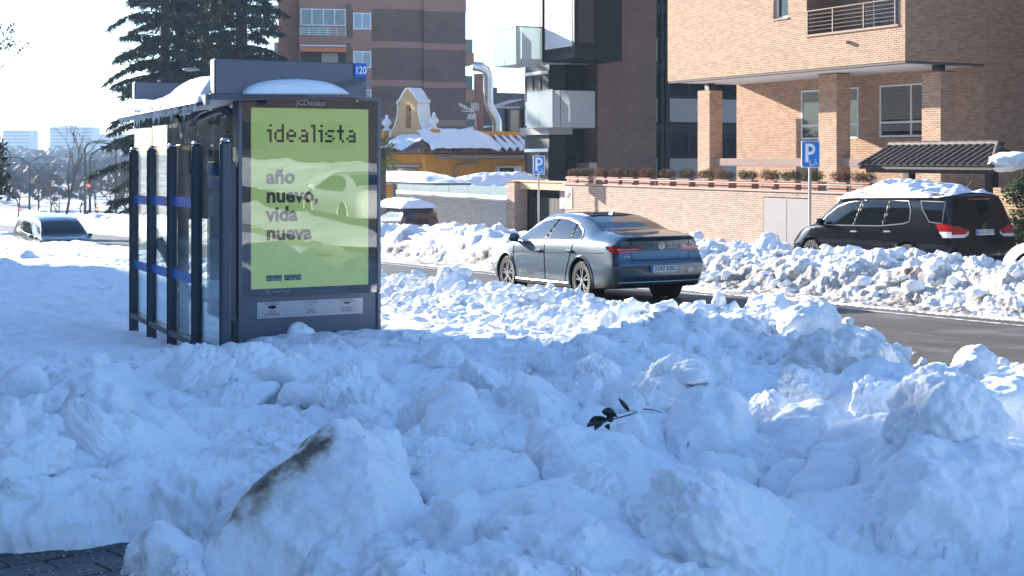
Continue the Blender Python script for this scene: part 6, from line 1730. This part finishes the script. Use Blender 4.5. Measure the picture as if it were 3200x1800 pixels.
k.build('roof_rail',mat('dull_trim',(.25,.24,.23),.4,.6),mpv); mpv.scale=(1.03,1.10,1.06)
k=MB(); ye=BR.rear_y(0,1.075); FBk=lambda a,h,d:(a,ye-.006-d,h)
ring_poly(k,FBk,0,1.075,.045,.058,0,.006,20); k.bar(FBk(0,1.05,.006),FBk(0,1.11,.006),.018,.004); k.bar(FBk(-.05,1.075,.006),FBk(-.02,1.125,.006),.012,.004); k.bar(FBk(.05,1.075,.006),FBk(.02,1.125,.006),.012,.004); k.build('emblem',chrome,mpv)
k=MB(); k.tube([(.0,-2.0,BR.top(0,-2.0)),(0,-2.30,BR.top(0,-2.0)+.26)],.006,5); k.build('aerial',mat('car_black_trim',(.014,.014,.015),.4),mpv)
k=MB(); k.box((-.956,1.52,.97),(-.962,1.78,1.0)); k.build('side_badge',chrome,mpv)
k=MB(); k.tube([(x,BR.rear_y(x,1.615)-.01,1.635) for x in np.linspace(-.30,.30,8)],.018,6); k.build('high_brake_light',mat('lamp_red',(.30,.008,.010),.08),mpv)
heap('roof_snow','thick lumpy layer of snow on the roof of the black people carrier','snow patch',lambda V,U:(.25+.08*np.sin(U*2.3+1)-.09*np.abs(perlin(V*3,U*3,0*V)))*np.sqrt(np.clip(1-np.abs((V-22.95)/.86)**4,0,1))*np.clip(1-np.abs((U-24.65)/1.85)**3.2,0,1)-.01,22.0,23.9,22.75,26.55,lambda V,U:-2.68+1.765*1.06-.028*(U-25)-.08*((V-22.95)/.8)**2-.10*np.clip((U-25.6)/1.4,0,1)**2,50,130,noise=.10,nf=1.7)

# --- white car at the right edge, parked behind it
whp=mat('paint_white',(.72,.72,.71),.3,0,.02,5,coat=1.0)
wcar,BW=car('white car at the right edge of the picture, only its front corner showing',(22.5,18.55,road_z(22.75,18.3)+.0),KP,RP,FP,whp,dloP,[((.02,.965),(-.13,1.37))],[(-.66,-1.63),(.66,-1.63),(.565,-.86),(-.565,-.86)],[(-.66,1.2),(.66,1.2),(.57,.50),(-.57,.50)],
    [('headlight',[(1.0,.80),(.55,.74),(.55,.66),(1.0,.66)],'front','clear')],(-1.285,1.505),.335,nst=130)
# --- small dark car with snow on it, beyond the bank on the left of the lane
KH=[(-1.95,.70,.34,.80,.62,.76,.92,.58,1.34,1.38),(-1.82,.80,.28,.84,.62,.80,.92,.60,1.37,1.43),(-1.3,.84,.25,.865,.6,.82,.93,.60,1.41,1.47),(-.4,.84,.24,.865,.6,.82,.92,.60,1.43,1.50),(.3,.84,.24,.865,.6,.82,.91,.59,1.37,1.43),(.7,.84,.24,.865,.6,.82,.90,.62,1.20,1.25),(1.1,.83,.25,.86,.6,.80,.89,.64,1.0,1.03),(1.6,.80,.27,.83,.52,.72,.80,.55,.88,.90),(1.95,.58,.32,.64,.46,.58,.60,.42,.68,.70)]
RH=([.3,.5,.9,1.38,1.43],[.03,0,.04,.2,.22]); FH=([.3,.5,.8],[.03,0,.1])
dloH=[(1.0,.93),(.6,1.2),(.25,1.33),(-.4,1.39),(-1.2,1.36),(-1.55,1.2),(-1.55,1.0),(-.4,.945)]
navy=mat('paint_navy',(.012,.016,.028),.25,.4,.05,5,coat=1.0)
hv,hu,_=on_v(1258,690,22.6)
hatch,BH=car('small dark hatchback half buried in snow, by the grey ramp wall',(22.9,55.1,road_z(22.9,55.1)+.15),KH,RH,FH,navy,dloH,[((.0,.94),(-.08,1.4))],('cap',[(-.62,.98),(.62,.98),(.54,1.30),(-.54,1.30)]),[(-.66,1.1),(.66,1.1),(.6,.34),(-.6,.34)],[('tail_light',[(.98,1.0),(.66,1.0),(.66,.76),(.98,.76)],'rear','red')],(-1.2,1.2),.30,nst=110,plate=('5685 FBK',0,.60,0))
heap('roof_snow','thick snow cap over the roof and window of the small dark hatchback','snow patch',lambda V,U:.40*np.sqrt(np.clip(1-np.abs((V-22.8)/.80)**3,0,1))*np.sqrt(np.clip(1-np.abs((U-54.8)/1.75)**3,0,1))-.02,21.9,23.7,52.9,56.7,lambda V,U:road_z(22.9,55.1)+.15+1.40-.45*np.clip((U-55.5)/1.2,0,1)**1.5+0*V,30,50,noise=.05,nf=1.6)
# --- dark car facing us, bogged in the snow on the left
lcar,BL_c=car('dark car facing the camera, stuck in the snow at the left',(8.3,52.6,g(7.75,52.6)-.42),KR,RR,FR,mat('paint_slate',(.030,.042,.055),.25,.5,.05,5,coat=1.0),dloR,[((.28,1.05),(.10,1.61))],None,[(-.74,1.66),(.74,1.66),(.70,.90),(-.70,.90)],
    [('headlight',[(1.0,.88),(.50,.80),(.50,.70),(1.0,.70)],'front','clear')],(-1.35,1.65),.36,rot=math.pi+.10,pitch=.03,nst=110)
for o in [lcar]: o.scale=(.97,.92,.86)
# --- cars far down the street
for i,(x,y,D,rt_) in enumerate(((405,690,90,1.15),)):
    v,u,_=pix(x,y,D); r_,_b=car(('low dark car far down the street among the snow heaps','dark car roof beside the shelter post, far down the street')[i],(v,u,g(v,u)-.75),KP,RP,FP,blk_p,dloP,[((.02,.965),(-.13,1.37))],None,[(-.66,1.2),(.66,1.2),(.57,.50),(-.57,.50)],[],(-1.285,1.505),.335,rot=math.pi*.5*rt_,nst=70,detail=False)
# --- a white car parked across the street behind the camera (reflected in the poster glass)
w2=copy_tree(wcar); w2.location=world_pt(13.6,-9.5,road_z(13,-9)-.35); w2.rotation_euler=(0.03,0,TH+math.pi); w2['label']='white car parked across the street behind the camera'
# ------------------------------------------------------------------ trees and bushes
bark=mat('bark',(.060,.045,.035),.9,0,.25,6,.4,30)
needle=mat_leaf('cedar_needles',(.030,.042,.031),.5,.9,.2)
def cedar(label,base,H,r0,seed,trunk_r=.32,zlow=.6,lean=0):
    rn=random.Random(seed); v,u,z=base
    t=thing('cedar_tree',label,'tree',base,'dark cedars behind the bus shelter')
    k=MB(); k.tube([(v,u,z-.3),(v+.05,u,z+H*.3),(v-.05+lean*.5,u,z+H*.7),(v+lean,u,z+H)],[trunk_r,trunk_r*.8,trunk_r*.4,.03],10); 
    fo=MB(); h=zlow; br=MB()
    while h<H-.3:
        f=h/H; L=r0*(1-f)**.62*rn.uniform(.72,1.15)
        nb=rn.choice((4,5,5,6)); a0=rn.uniform(0,6.28)
        for b in range(nb):
            a=a0+6.283*b/nb+rn.uniform(-.35,.35); l=L*rn.uniform(.65,1.2); c,s=math.cos(a),math.sin(a)
            P=[]; n=9; up=rn.uniform(.05,.28); dr=rn.uniform(.25,.5)
            for i in range(n+1):
                q=i/n; P.append(Vector((v+lean*f+c*l*q,u+s*l*q,z+h+rn.uniform(-.15,.15)*(i==0)+l*(up*q*1.6-dr*q*q*1.25))))
            br.tube(P[:],[.05*(1-.85*i/n)*(.6+l/r0) for i in range(n+1)],5)
            m=int(4+l*5.3)
            for i in range(m):
                q=.18+.82*(i+rn.random())/m; j=min(int(q*n),n-1); p=P[j].lerp(P[j+1],q*n-j)
                w=(.45+1.1*(1-q))*min(1,l/3.2)*rn.uniform(.5,1.1)
                for sd in (-1,1):
                    out=Vector((-s*sd,c*sd,0))*w+Vector((c,s,0))*w*.5
                    tip=p+out+Vector((0,0,-w*rn.uniform(.15,.55)))
                    ns=3
                    for e in range(ns):
                        o=p.lerp(tip,(e+.6)/ns); d=(tip-p).normalized()
                        for g_ in range(3):
                            ln=rn.uniform(.22,.55); dirv=(d*.7+Vector((rn.gauss(0,.5),rn.gauss(0,.5),-.55+rn.gauss(0,.35)))).normalized(); side=dirv.cross(Vector((rn.gauss(0,1),rn.gauss(0,1),.3))).normalized()*rn.uniform(.035,.08)
                            fo.add([o-side,o+side,o+dirv*ln+side*.3,o+dirv*ln-side*.3],[(0,1,2,3)])
        h+=rn.uniform(.6,1.15)
    k.build('trunk',bark,t); br.build('limbs',bark,t)
    fo.build('foliage',needle,t); return t
ca=pix(515,700,96); cb_=pix(752,700,100); cc_=pix(640,700,108)
cedar('cedar with drooping limbs reaching furthest left, behind the bus shelter',(ca[0],ca[1],g(ca[0],ca[1])),27,5.0,1,.5)
cedar('larger cedar spreading over the shelter sign board towards the brick tower',(cb_[0],cb_[1],g(cb_[0],cb_[1])),34,5.2,2,.6,lean=.2)
cedar('cedar half hidden between the other two cedars',(cc_[0],cc_[1],g(cc_[0],cc_[1])),31,4.4,3,.5)
def bare_tree(label,base,H,seed,name='bare_tree',spread=.5,depth=5,leaves=0,group=None,r0=None,up=.0,m=None):
    rn=random.Random(seed); t=thing(name,label,'tree',base,group); k=MB(); lf=MB()
    def grow(p,d,l,r,n):
        q=p+d*l; mid=p.lerp(q,.5)+Vector((rn.gauss(0,.04),rn.gauss(0,.04),0))*l
        k.tube([p,mid,q],[r,r*.8,r*.62],4 if n<3 else 6,cap=False)
        if n==0:
            for _ in range(leaves):
                o=p.lerp(q,rn.random()); s=.05; a=Vector((rn.gauss(0,1),rn.gauss(0,1),rn.gauss(0,1))).normalized(); b=a.orthogonal().normalized()
                lf.add([o-a*s,o+b*s,o+a*s,o-b*s],[(0,1,2,3)])
            return
        for i in range(rn.choice((2,3,3))):
            e=(d+Vector((rn.gauss(0,spread),rn.gauss(0,spread),rn.gauss(.08+up,spread*.5)))).normalized(); grow(q if i<2 else mid,e,l*rn.uniform(.62,.85),r*.6,n-1)
    v,u,z=base; grow(Vector((v,u,z-.1)),Vector((0,0,1)),H*.27,r0 or H*.016,depth)
    k.build('branches',m or bark,t)
    if leaves: lf.build('leaves',mat_leaf('dry_leaves',(.07,.05,.035)),t)
    return t
def bushy(label,base,r,h,seed,m,n=1800,s=.07,name='evergreen_tree',cat='tree',group=None,trunk=True):
    rn=random.Random(seed); t=thing(name,label,cat,base,group); v,u,z=base; f=MB()
    for _ in range(9):
        a=rn.uniform(0,6.28); q=rn.random()**.5*.65; hh=rn.uniform(.25,.85)
        rr=r*rn.uniform(.35,.6)*(1.15-hh*.6)
        leaf_cloud(f,(v+math.cos(a)*q*r*(1.1-hh*.7),u+math.sin(a)*q*r*(1.1-hh*.7),z+h*hh),(rr,rr,rr*rn.uniform(.7,1.1)),n//9,s,rn,.35)
    if trunk: k=MB(); k.tube([(v,u,z-.2),(v,u,z+h*.5)],[r*.09,r*.04],7); k.build('trunk',bark,t)
    f.build('foliage',m,t); return t
dkg=mat_leaf('evergreen_leaves',(.030,.045,.026),.5,.8,.2)
p=pix(22,720,64); bushy('dark bushy evergreen at the left edge beside the bogged dark car',(p[0]-1.5,p[1],g(p[0],p[1])-.5),2.0,4.8,5,dkg,5200,.085)
p=pix(-60,700,70); bushy('dark evergreen cut by the left edge of the picture',(p[0],p[1],g(p[0],p[1])),2.8,5.2,6,dkg,3500,.11)
# unseen dark trees added left of the picture, darkening reflections in cars and glass
for i in range(11):
    u=97+i*8; bushy('dark tree added out of view at the left to darken reflections',(-9+i*1.3,u,g(0,u)),4.6,9.5,20+i,dkg,1800,.30,name='reflection_block_tree',group='unseen trees added for the reflections')
p=pix(8,700,42); bare_tree('thin bare tree with a few dry leaves at the left edge',(p[0]-1.7,p[1],g(p[0],p[1])),8.2,31,leaves=2,depth=6,spread=.42)
gb='bare trees far down the street'
thin=mat('thin_bark',(.10,.085,.075),.9,0,.2,4)
for i,(x,D,H) in enumerate(((218,105,9.0),(160,120,6.0),(185,130,5.5),(250,125,5.5),(60,110,6),(120,140,6),(390,110,7),(300,170,7),(345,160,7))):
    v,u,z=pix(x,690,D); bare_tree(['tall bare tree right of the twin armed street lamps','small bare tree left of the tall bare tree','small bare tree between the lamps and the tall bare tree','small bare tree right of the tall bare tree','bare tree above the dark car at the left','bare tree behind the twin armed lamps','bare tree next to the first shelter post','bare tree beyond the traffic light mast','bare tree under the single armed lamps'][i],(v,u,g(v,u)-.3),H,40+i,depth=5,spread=.40,m=thin,group=gb,leaves=1 if i in(0,1,3) else 0)
gb2='bare birches behind the restaurant'
for i,(x,D,H) in enumerate(((1565,98,10.5),(1600,95,9),(1630,92,12.5),(1535,100,8))):
    v,u,z=pix(x,480,D); bare_tree(['weeping bare birch right of the flue','low bare birch behind the glass pavilion','tall bare birch at the corner of the dark flats','bare birch just behind the flue'][i],(v,u,g(v,u)),H,60+i,depth=6,spread=.45,m=thin,group=gb2,r0=.09)
# ivy bush at the right edge
iv=mat_leaf('ivy_leaves',(.035,.060,.018),.5,2,.2)
iv.node_tree.nodes['Principled BSDF'].inputs['Roughness'].default_value=.25
v,u,z=on_v(3185,610,25.9); bushy('glossy dark green ivy bush at the right edge behind the people carrier',(v,u,-3.0),1.05,3.0,8,iv,5200,.055,name='ivy_bush',cat='bush',trunk=False)
# palm behind the advertising case
pl_=pix(1196,470,62); pm=thing('palm_tree','palm with spiky fronds peeping out right of the advertising case','tree',(pl_[0],pl_[1],g(pl_[0],pl_[1])))
k=MB(); k.tube([(pl_[0],pl_[1],g(pl_[0],pl_[1])-.2),(pl_[0],pl_[1],.15)],[.17,.15],9); k.build('trunk',bark,pm)
f=MB(); rn=random.Random(12)
for i in range(46):
    a=rn.uniform(0,6.28); el=rn.uniform(-.9,1.2); L=rn.uniform(.7,1.05); d=Vector((math.cos(a)*math.cos(el),math.sin(a)*math.cos(el),math.sin(el))); p0=Vector((pl_[0],pl_[1],.15))
    c=p0+d*L*.55
    for j in range(11):
        w=(j-5)*.20; s_=d.cross(Vector((0,0,1))).normalized(); q=(d*math.cos(w)+s_*math.sin(w)); tip=c+q*L*.62+Vector((0,0,-.12)); sd=q.cross(Vector((0,0,1))).normalized()*.022
        f.add([c-sd*.4,c+q*L*.3+sd,tip,c+q*L*.3-sd],[(0,1,2,3)])
    f.bar(p0,c,.02)
f.build('fronds',mat_leaf('palm_green',(.10,.12,.035),.4,2,.3),pm)

# leafy twig lying in the foreground snow
tw=thing('leafy_twig','dark green leafy twig poking out of the snow in the foreground','twig',pix(1900,1330,7.7),rot=TH)
A=lambda x,y,D=7.45: Vector(pix(x,y,D))
k=MB(); k.tube([A(1835,1325),A(1880,1318),A(1935,1305),A(1990,1290)],.004,6); k.tube([A(2010,1278,7.4),A(2040,1280,7.4),A(2070,1290,7.4)],[.004,.003,.002],6); k.build('stem',mat('twig_brown',(.10,.06,.05),.7),tw)
lm_=mat('leaf_green',(.018,.035,.020),.35,0,.2,10,spec=.5)
def leaf(p,q,w,bend=.03):
    p=Vector(p); q=Vector(q); d=q-p; n=8; s_=d.cross(Vector((.3,1,.2))).normalized(); nn_=s_.cross(d).normalized(); k=MB(); V=[]
    for i in range(n+1):
        t=i/n; ww=w*math.sin(math.pi*min(1,t**.8*.97+.015)); c=p+d*t+nn_*(bend*math.sin(math.pi*t))
        V+=[c-s_*ww+nn_*ww*.25,c,c+s_*ww+nn_*ww*.25]
    F=[]
    for i in range(n): F+=[(i*3,i*3+1,i*3+4,i*3+3),(i*3+1,i*3+2,i*3+5,i*3+4)]
    k.add(V,F); k.build('leaf',lm_,tw,smooth=True)
for a,b,w in (((1902,1312),(1832,1335),.026),((1885,1322),(1858,1348),.02),((1898,1325),(1905,1345),.015),((1880,1285),(1930,1303),.024),((1968,1288),(1932,1243),.012),((1915,1318),(1896,1300),.022),((1880,1318),(1840,1318),.02)):
    leaf(A(*a),A(*b),w)

# ------------------------------------------------------------------ parking signs
pb_=mat('sign_blue',(.012,.205,.62),.35,0,.03,3); wh=mat('sign_white',(.80,.81,.82),.5); galv=mat('galvanised',(.42,.40,.38),.4,.6)
def parking(label,x,y,D,w,h,yaw):
    v,u,z=pix(x,y,D)
    t=thing('parking_sign',label,'sign',(v,u,g(v,u)),'parking signs along the far pavement',rot=TH+yaw,local=True)
    b=g(v,u); zc=z-b                       # centre of the plate above the pavement
    k=MB(); k.rbox((-.04,.015,-.3),(.04,.055,zc+h/2-.02),.008); k.build('pole',galv,t)
    k=MB(); k.rbox((-w/2,-.01,zc-h/2),(w/2,.012,zc+h/2),.003); p=k.build('plate',wh,t)
    FP=lambda a,hh,d:(a,-.0105-d,zc+hh)
    def rr(hw,hh,r,d):
        q=MB(); pts=[]
        for cx,cy,a0 in ((hw-r,hh-r,0),(-hw+r,hh-r,90),(-hw+r,-hh+r,180),(hw-r,-hh+r,270)):
            for i in range(6): w_=math.radians(a0+i*18); pts.append(FP(cx+r*math.cos(w_),cy+r*math.sin(w_),d))
        q.add(pts,[tuple(range(len(pts)))]); return q
    rr(w/2-.018,h/2-.018,.04,.001).build('face',pb_,p)
    q=MB(); sw=w*.17; x0=-w*.30; top=h*.40
    q.quad(FP(x0,-h*.30,.003),FP(x0+sw,-h*.30,.003),FP(x0+sw,top,.003),FP(x0,top,.003))
    cy=top-h*.21; R1=h*.21; R0=R1-sw*.85; cx=x0+sw+w*.10
    q.quad(FP(x0+sw,top-(R1-R0),.003),FP(cx,top-(R1-R0),.003),FP(cx,top,.003),FP(x0+sw,top,.003)); q.quad(FP(x0+sw,cy-R1,.003),FP(cx,cy-R1,.003),FP(cx,cy-R0,.003),FP(x0+sw,cy-R0,.003))
    for i in range(14):
        a,b2=-math.pi/2+math.pi*i/14,-math.pi/2+math.pi*(i+1)/14
        q.quad(FP(cx+R0*math.cos(a),cy+R0*math.sin(a),.003),FP(cx+R1*math.cos(a),cy+R1*math.sin(a),.003),FP(cx+R1*math.cos(b2),cy+R1*math.sin(b2),.003),FP(cx+R0*math.cos(b2),cy+R0*math.sin(b2),.003))
    q.build('letter',wh,p)
    lettering('digit','2',h*.15,(-w*.05,-.014,zc-h*.30),(1,0,0),(0,0,1),wh,p,bold=.002)
    q=MB(); ax,ay=-.02*w,-h*.405
    q.quad(FP(ax,ay-.012,.003),FP(ax+w*.22,ay-.012,.003),FP(ax+w*.22,ay+.012,.003),FP(ax,ay+.012,.003)); q.add([FP(ax-.03,ay,.003),FP(ax+.01,ay-.028,.003),FP(ax+.01,ay+.028,.003)],[(0,1,2)]); q.build('arrow',wh,p)
    q=MB(); wx,wy=w*.27,-h*.33; 
    for i in range(12):
        a,b2=math.radians(150+i*21),math.radians(150+(i+1)*21); r0,r1=h*.045,h*.06
        q.quad(FP(wx+r0*math.cos(a),wy+r0*math.sin(a),.003),FP(wx+r1*math.cos(a),wy+r1*math.sin(a),.003),FP(wx+r1*math.cos(b2),wy+r1*math.sin(b2),.003),FP(wx+r0*math.cos(b2),wy+r0*math.sin(b2),.003))
    disc(q,FP,wx-.012,wy+h*.125,h*.02,.003,10)
    for a,b2 in (((wx-.012,wy+h*.09),(wx-.008,wy+.01)),((wx-.008,wy+.012),(wx+.035,wy+.008)),((wx+.035,wy+.008),(wx+.05,wy-h*.05))): q.bar(FP(a[0],a[1],.003),FP(b2[0],b2[1],.003),.012,.001,up=(0,1,0))
    q.build('wheelchair_symbol',wh,p)
    return t
parking('smaller farther blue parking sign in front of the garage gate',1684,516,55.3,.47,.74,-math.radians(14))
parking('nearer larger blue parking sign behind the bonnet of the black people carrier',2533,482,40.0,.585,.755,-math.radians(9))

# ------------------------------------------------------------------ street lamps, traffic lights, person
lampm=mat('lamp_post_grey',(.045,.048,.055),.6,.0,.1,4,spec=.2); headm=mat('lamp_head',(.22,.23,.24),.4,.2,.1,4)
def lamp_head(k,p,d,L):
    p=Vector(p); d=Vector(d).normalized(); s_=d.cross(Vector((0,0,1))).normalized()
    V=[];
    for t,w,h in ((0,.05,.05),(.25,.13,.09),(.65,.17,.11),(.92,.12,.07),(1,.03,.02)):
        c=p+d*L*t
        for a in range(8):
            q=2*math.pi*a/8; V.append(c+s_*math.cos(q)*w*L*1.3+Vector((0,0,1))*math.sin(q)*h*L*1.1)
    F=[(i*8+a,i*8+(a+1)%8,(i+1)*8+(a+1)%8,(i+1)*8+a) for i in range(4) for a in range(8)]+[tuple(range(7,-1,-1)),tuple(range(32,40))]
    k.add(V,F)
def lamp(label,x,yb,ytop,D,heads,name='street_lamp',hl=.75,r=.17):
    v,u,z0=pix(x,yb,D); z1=(HY-ytop)/FPX*D; z0=min(z0,g(v,u))
    t=thing(name,label,'street lamp',(v,u,z0),'street lamps down the street')
    if len(heads)==1: arcs=heads
    zs=z1-abs(heads[0][0]-x)/FPX*D*.75
    k=MB(); k.tube([(v,u,z0),(v,u,zs)],[r,r*.55],8); k.build('pole',lampm,t,smooth=50)
    for hx,hy in heads:
        e=Vector(pix(hx,hy,D)); P=[]
        for i in range(11):
            w=i/10*math.pi/2; b=Vector((v,u,zs)); P.append(b+Vector(((e.x-b.x)*(1-math.cos(w)),(e.y-b.y)*(1-math.cos(w)),(e.z-b.z)*math.sin(w))))
        k=MB(); k.tube(P,[r*.55-.02*i/10 for i in range(11)],6); a=k.build('arm',lampm,t,smooth=50)
        k=MB(); d=(P[-1]-P[-2]).normalized(); lamp_head(k,P[-1]-d*.1,d+Vector((0,0,-.05)),hl); k.build('lamp_head',headm,a,smooth=50)
lamp('nearer of the two twin armed street lamps at the left',92,700,491,190,[(44,491),(140,490)],hl=1.5)
lamp('farther twin armed street lamp, just right of the first',121,700,510,215,[(72,510),(170,510)],hl=1.5)
lamp('tall street lamp arching right, at the left of the pair that meet',266,690,441,150,[(305,441)],hl=1.2)
lamp('tall street lamp arching left, near the shelter',362,690,445,150,[(316,446)],hl=1.2)
lamp('street lamp with its arm arching right between the tall pair',281,690,464,165,[(330,464)],hl=1.2)
lamp('small far street lamp behind the bare trees',195,700,570,260,[(158,570)],hl=1.3)
lamp('small farthest street lamp, right of the tall bare tree',252,700,572,270,[(225,571)],hl=1.3)
lamp('street lamp with a big pale head against the cedars, over the shelter roof',668,700,213,75,[(617,217)],hl=.85,r=.07)
redl=mat('red_signal',(.5,.02,.02),.4,emit=(1,.05,.04),estr=6.0); tb_=mat('signal_black',(.012,.012,.013),.6)
def signal(label,x,y,D,h=.95,mast=None,lit=True):
    v,u,z=pix(x,y,D); t=thing('traffic_light',label,'traffic light',(v,u,g(v,u)),'traffic lights at the crossing')
    k=MB(); k.rbox((v-.17,u-.12,z-h/2),(v+.17,u+.12,z+h/2),.03); 
    b=k.build('signal_head',tb_,t)
    for i in range(3):
        zz=z+h*.31-i*h*.31; q=MB(); q.lathe([(.0,-.135),(.105,-.13),(.105,-.12)],(v,u,zz),12,'y'); q.build('lens',redl if i==0 and lit else mat('lens_dark',(.02,.02,.02),.3),b)
    k=MB()
    if mast:
        e=Vector(pix(mast[0],mast[1],D)); k.tube([(v,u,z+.1),e],.07,8); k.tube([e+Vector((0,0,.1)),(e.x,e.y,g(e.x,e.y))],.09,8)
    else: k.tube([(v,u,z-h/2),(v,u,g(v,u)-.5)],.06,8)
    k.build('mast' if mast else 'pole',lampm,t)
signal('traffic light with a red lamp hanging on a long mast arm near the tall lamps',277,590,140,mast=(425,603))
signal('small red traffic light above the dark car at the left',63,664,130,h=1.0)
signal('small red traffic light on a dark post right of the crouching person',301,664,130,h=.95)
# person digging far down the street
def person(label,x,y,D):
    v,u,z=pix(x,y,D); base=(v,u,z-1.0); t=thing('person',label,'person',base,local=True)
    J=[(0,0,.92),(0,.04,1.15),(.10,.08,1.38),(.17,.10,1.47),(.24,.12,1.56),(.27,.12,1.66),(-.06,.02,.9),(-.05,.05,.48),(-.1,.0,.05),(.02,.05,.02),(.08,.0,.9),(.16,-.02,.5),(.10,.02,.05),(.22,.02,.02),(.10,.30,1.38),(.30,.36,1.12),(.50,.28,.98),(.12,-.12,1.38),(.34,-.14,1.14),(.56,-.05,1.04)]
    E=[(0,1),(1,2),(2,3),(3,4),(4,5),(0,6),(6,7),(7,8),(8,9),(0,10),(10,11),(11,12),(12,13),(2,14),(14,15),(15,16),(2,17),(17,18),(18,19)]
    Rr=[.16,.17,.18,.07,.10,.09,.10,.075,.05,.04,.10,.075,.05,.04,.075,.055,.04,.075,.055,.04]
    me=bpy.data.meshes.new('body'); me.from_pydata(J,E,[]); o=bpy.data.objects.new('body',me); C.objects.link(o); o.parent=t
    md=o.modifiers.new('skin','SKIN'); 
    for i,q in enumerate(me.skin_vertices[0].data): q.radius=(Rr[i]*.9,Rr[i]*.9); q.use_root=(i==0)
    sb_=o.modifiers.new('sub','SUBSURF'); sb_.levels=sb_.render_levels=1
    me.materials.append(mat('dark_coat',(.018,.018,.022),.8))
    k=MB(); k.lathe([(.0,-.1),(.09,-.07),(.105,.0),(.08,.08),(.0,.11)],(.27,.12,1.66),12); k.build('hair',mat('hair_dark',(.03,.022,.018),.7),t,smooth=60)
    k=MB(); k.lathe([(.0,-.09),(.07,-.06),(.075,.0),(.0,.05)],(.32,.10,1.62),10); k.build('face',mat('skin_tone',(.42,.24,.17),.6),t,smooth=60)
    k=MB(); k.tube([(.45,.2,1.1),(.95,-.1,.35)],.02,6); solo_base=None; k.build('shovel',lampm,t)
    return t
person('person in a dark coat bending forward with a shovel, far down the street',264,692,95)

# ------------------------------------------------------------------ the hazy town on the far slope
fw_=[mat('far_wall_%s'%n,c,.9,0,.1,.05) for n,c in (('pale',(.42,.40,.38)),('brick',(.26,.17,.13)),('grey',(.30,.31,.32)),('cream',(.48,.42,.34)))]
rw=random.Random(77); far_win=mat('far_window',(.10,.12,.14),.3,0,.2,.3); roofs=mat('snowy_roof',(.78,.8,.83),.9,0,.05,.2)
def far_block(label,x0,x1,ytop,D,dep,m,group=None,rot=0):
    v,u,z=pix((x0+x1)/2,ytop,D); w=(x1-x0)/FPX*D; b=g(v,u)-8
    t=thing('far_building',label,'building',(v,u,b),group,rot=rot,local=True); H=z-b
    k=MB(); k.box((-w/2,0,0),(w/2,dep,H)); k.build('wall',m,t)
    k=MB(); k.box((-w/2-.3,-.3,H),(w/2+.3,dep+.3,H+.5)); k.build('roof',roofs,t)
    q=MB(); fl=max(2,int((H-8)/3.2)); 
    for i in range(min(fl,14)): q.box((-w/2+1,-.12,H-2.4-i*3.2),(w/2-1,-.02,H-1.0-i*3.2))
    q.build('window_bands',far_win,t)
gt_='hazy buildings on the far slope'
far_block('wide hazy flat topped slab block on the skyline',155,292,398,1350,22,fw_[0],gt_)
far_block('hazy block with a stepped top at the left end of the skyline',8,95,408,1320,22,fw_[0],gt_)
far_block('upper floor set back on the wide hazy slab',183,228,394,1380,15,fw_[0],gt_)
far_block('lower hazy block right of the wide slab',296,420,420,1450,30,fw_[3],gt_)
q=['long low','square','narrow','squat','broad','plain']; hue=['pale','brick red','grey','cream']
zones=[(430,1150),(452,980),(480,820),(505,640),(535,520),(560,430),(590,350),(617,290)]
for i in range(62):
    yz,D=zones[min(int(rw.random()**.8*8),7)]; D*=rw.uniform(.92,1.08); x=rw.uniform(-120,470) if i<52 else rw.uniform(470,760); w=rw.uniform(14,60) if D>500 else rw.uniform(30,110); c=rw.randrange(4)
    far_block('%s %s building in the hazy town on the far slope'%(q[i%6],hue[c]),x,x+w,yz+rw.uniform(-9,9),D,rw.uniform(10,20),fw_[c],gt_,rot=rw.uniform(-.3,.4))
# far woods between the houses
wd=MB()
for i in range(420):
    D=rw.uniform(200,900); x=rw.uniform(-150,760); v,u,_=pix(x,500,D); z=g(v,u); r=rw.uniform(1.2,2.6)*(1+D/700)
    for _ in range(14):
        a=Vector((rw.gauss(0,1),rw.gauss(0,1),rw.gauss(0,1))).normalized(); b=a.orthogonal().normalized(); p=Vector((v+rw.gauss(0,r*.6),u+rw.gauss(0,r*.6),z+r*(.4+rw.random()*1.3))); s=r*.33
        wd.add([p-a*s,p+b*s,p+a*s,p-b*s],[(0,1,2,3)])
solo(wd,'far_woods',mat('far_woods_brown',(.12,.11,.10),.9,0,.3,.05),None,None,(0,0,0),kind='stuff')
# dark house row across the street behind the camera (only seen mirrored in glass)
ob=thing('apartment_building','brown brick block across the street behind the camera','building',(20,-60,g(20,-40)))
k=MB(); k.box((4,-62,-1),(70,-48,17)); k.build('wall',mat_brick('back_brick',(.05,.035,.035),(.04,.03,.03),(.045,.035,.035)),ob)
q=MB()
for a in range(6,68,5):
    for zz in range(0,15,3): q.box((a,-47.98,zz+.5),(a+2,-47.94,zz+2))
q.build('window_bands',glass_dark,ob)

# ------------------------------------------------------------------ cold haze in the valley air
hz=MB(); hz.box((-1900,-75,-26),(1900,2400,42))
hm=bpy.data.materials.new('haze'); hm.use_nodes=True; hn=hm.node_tree.nodes; hn.remove(hn['Principled BSDF'])
pv=hn.new('ShaderNodeVolumePrincipled'); pv.inputs['Color'].default_value=(.58,.79,1,1); pv.inputs['Density'].default_value=.0004; pv.inputs['Anisotropy'].default_value=.0
hm.node_tree.links.new(pv.outputs[0],hn['Material Output'].inputs['Volume'])
if not globals().get('NOHAZE'):
    ho=solo(hz,'haze',hm,None,None,(0,0,0),kind='stuff')
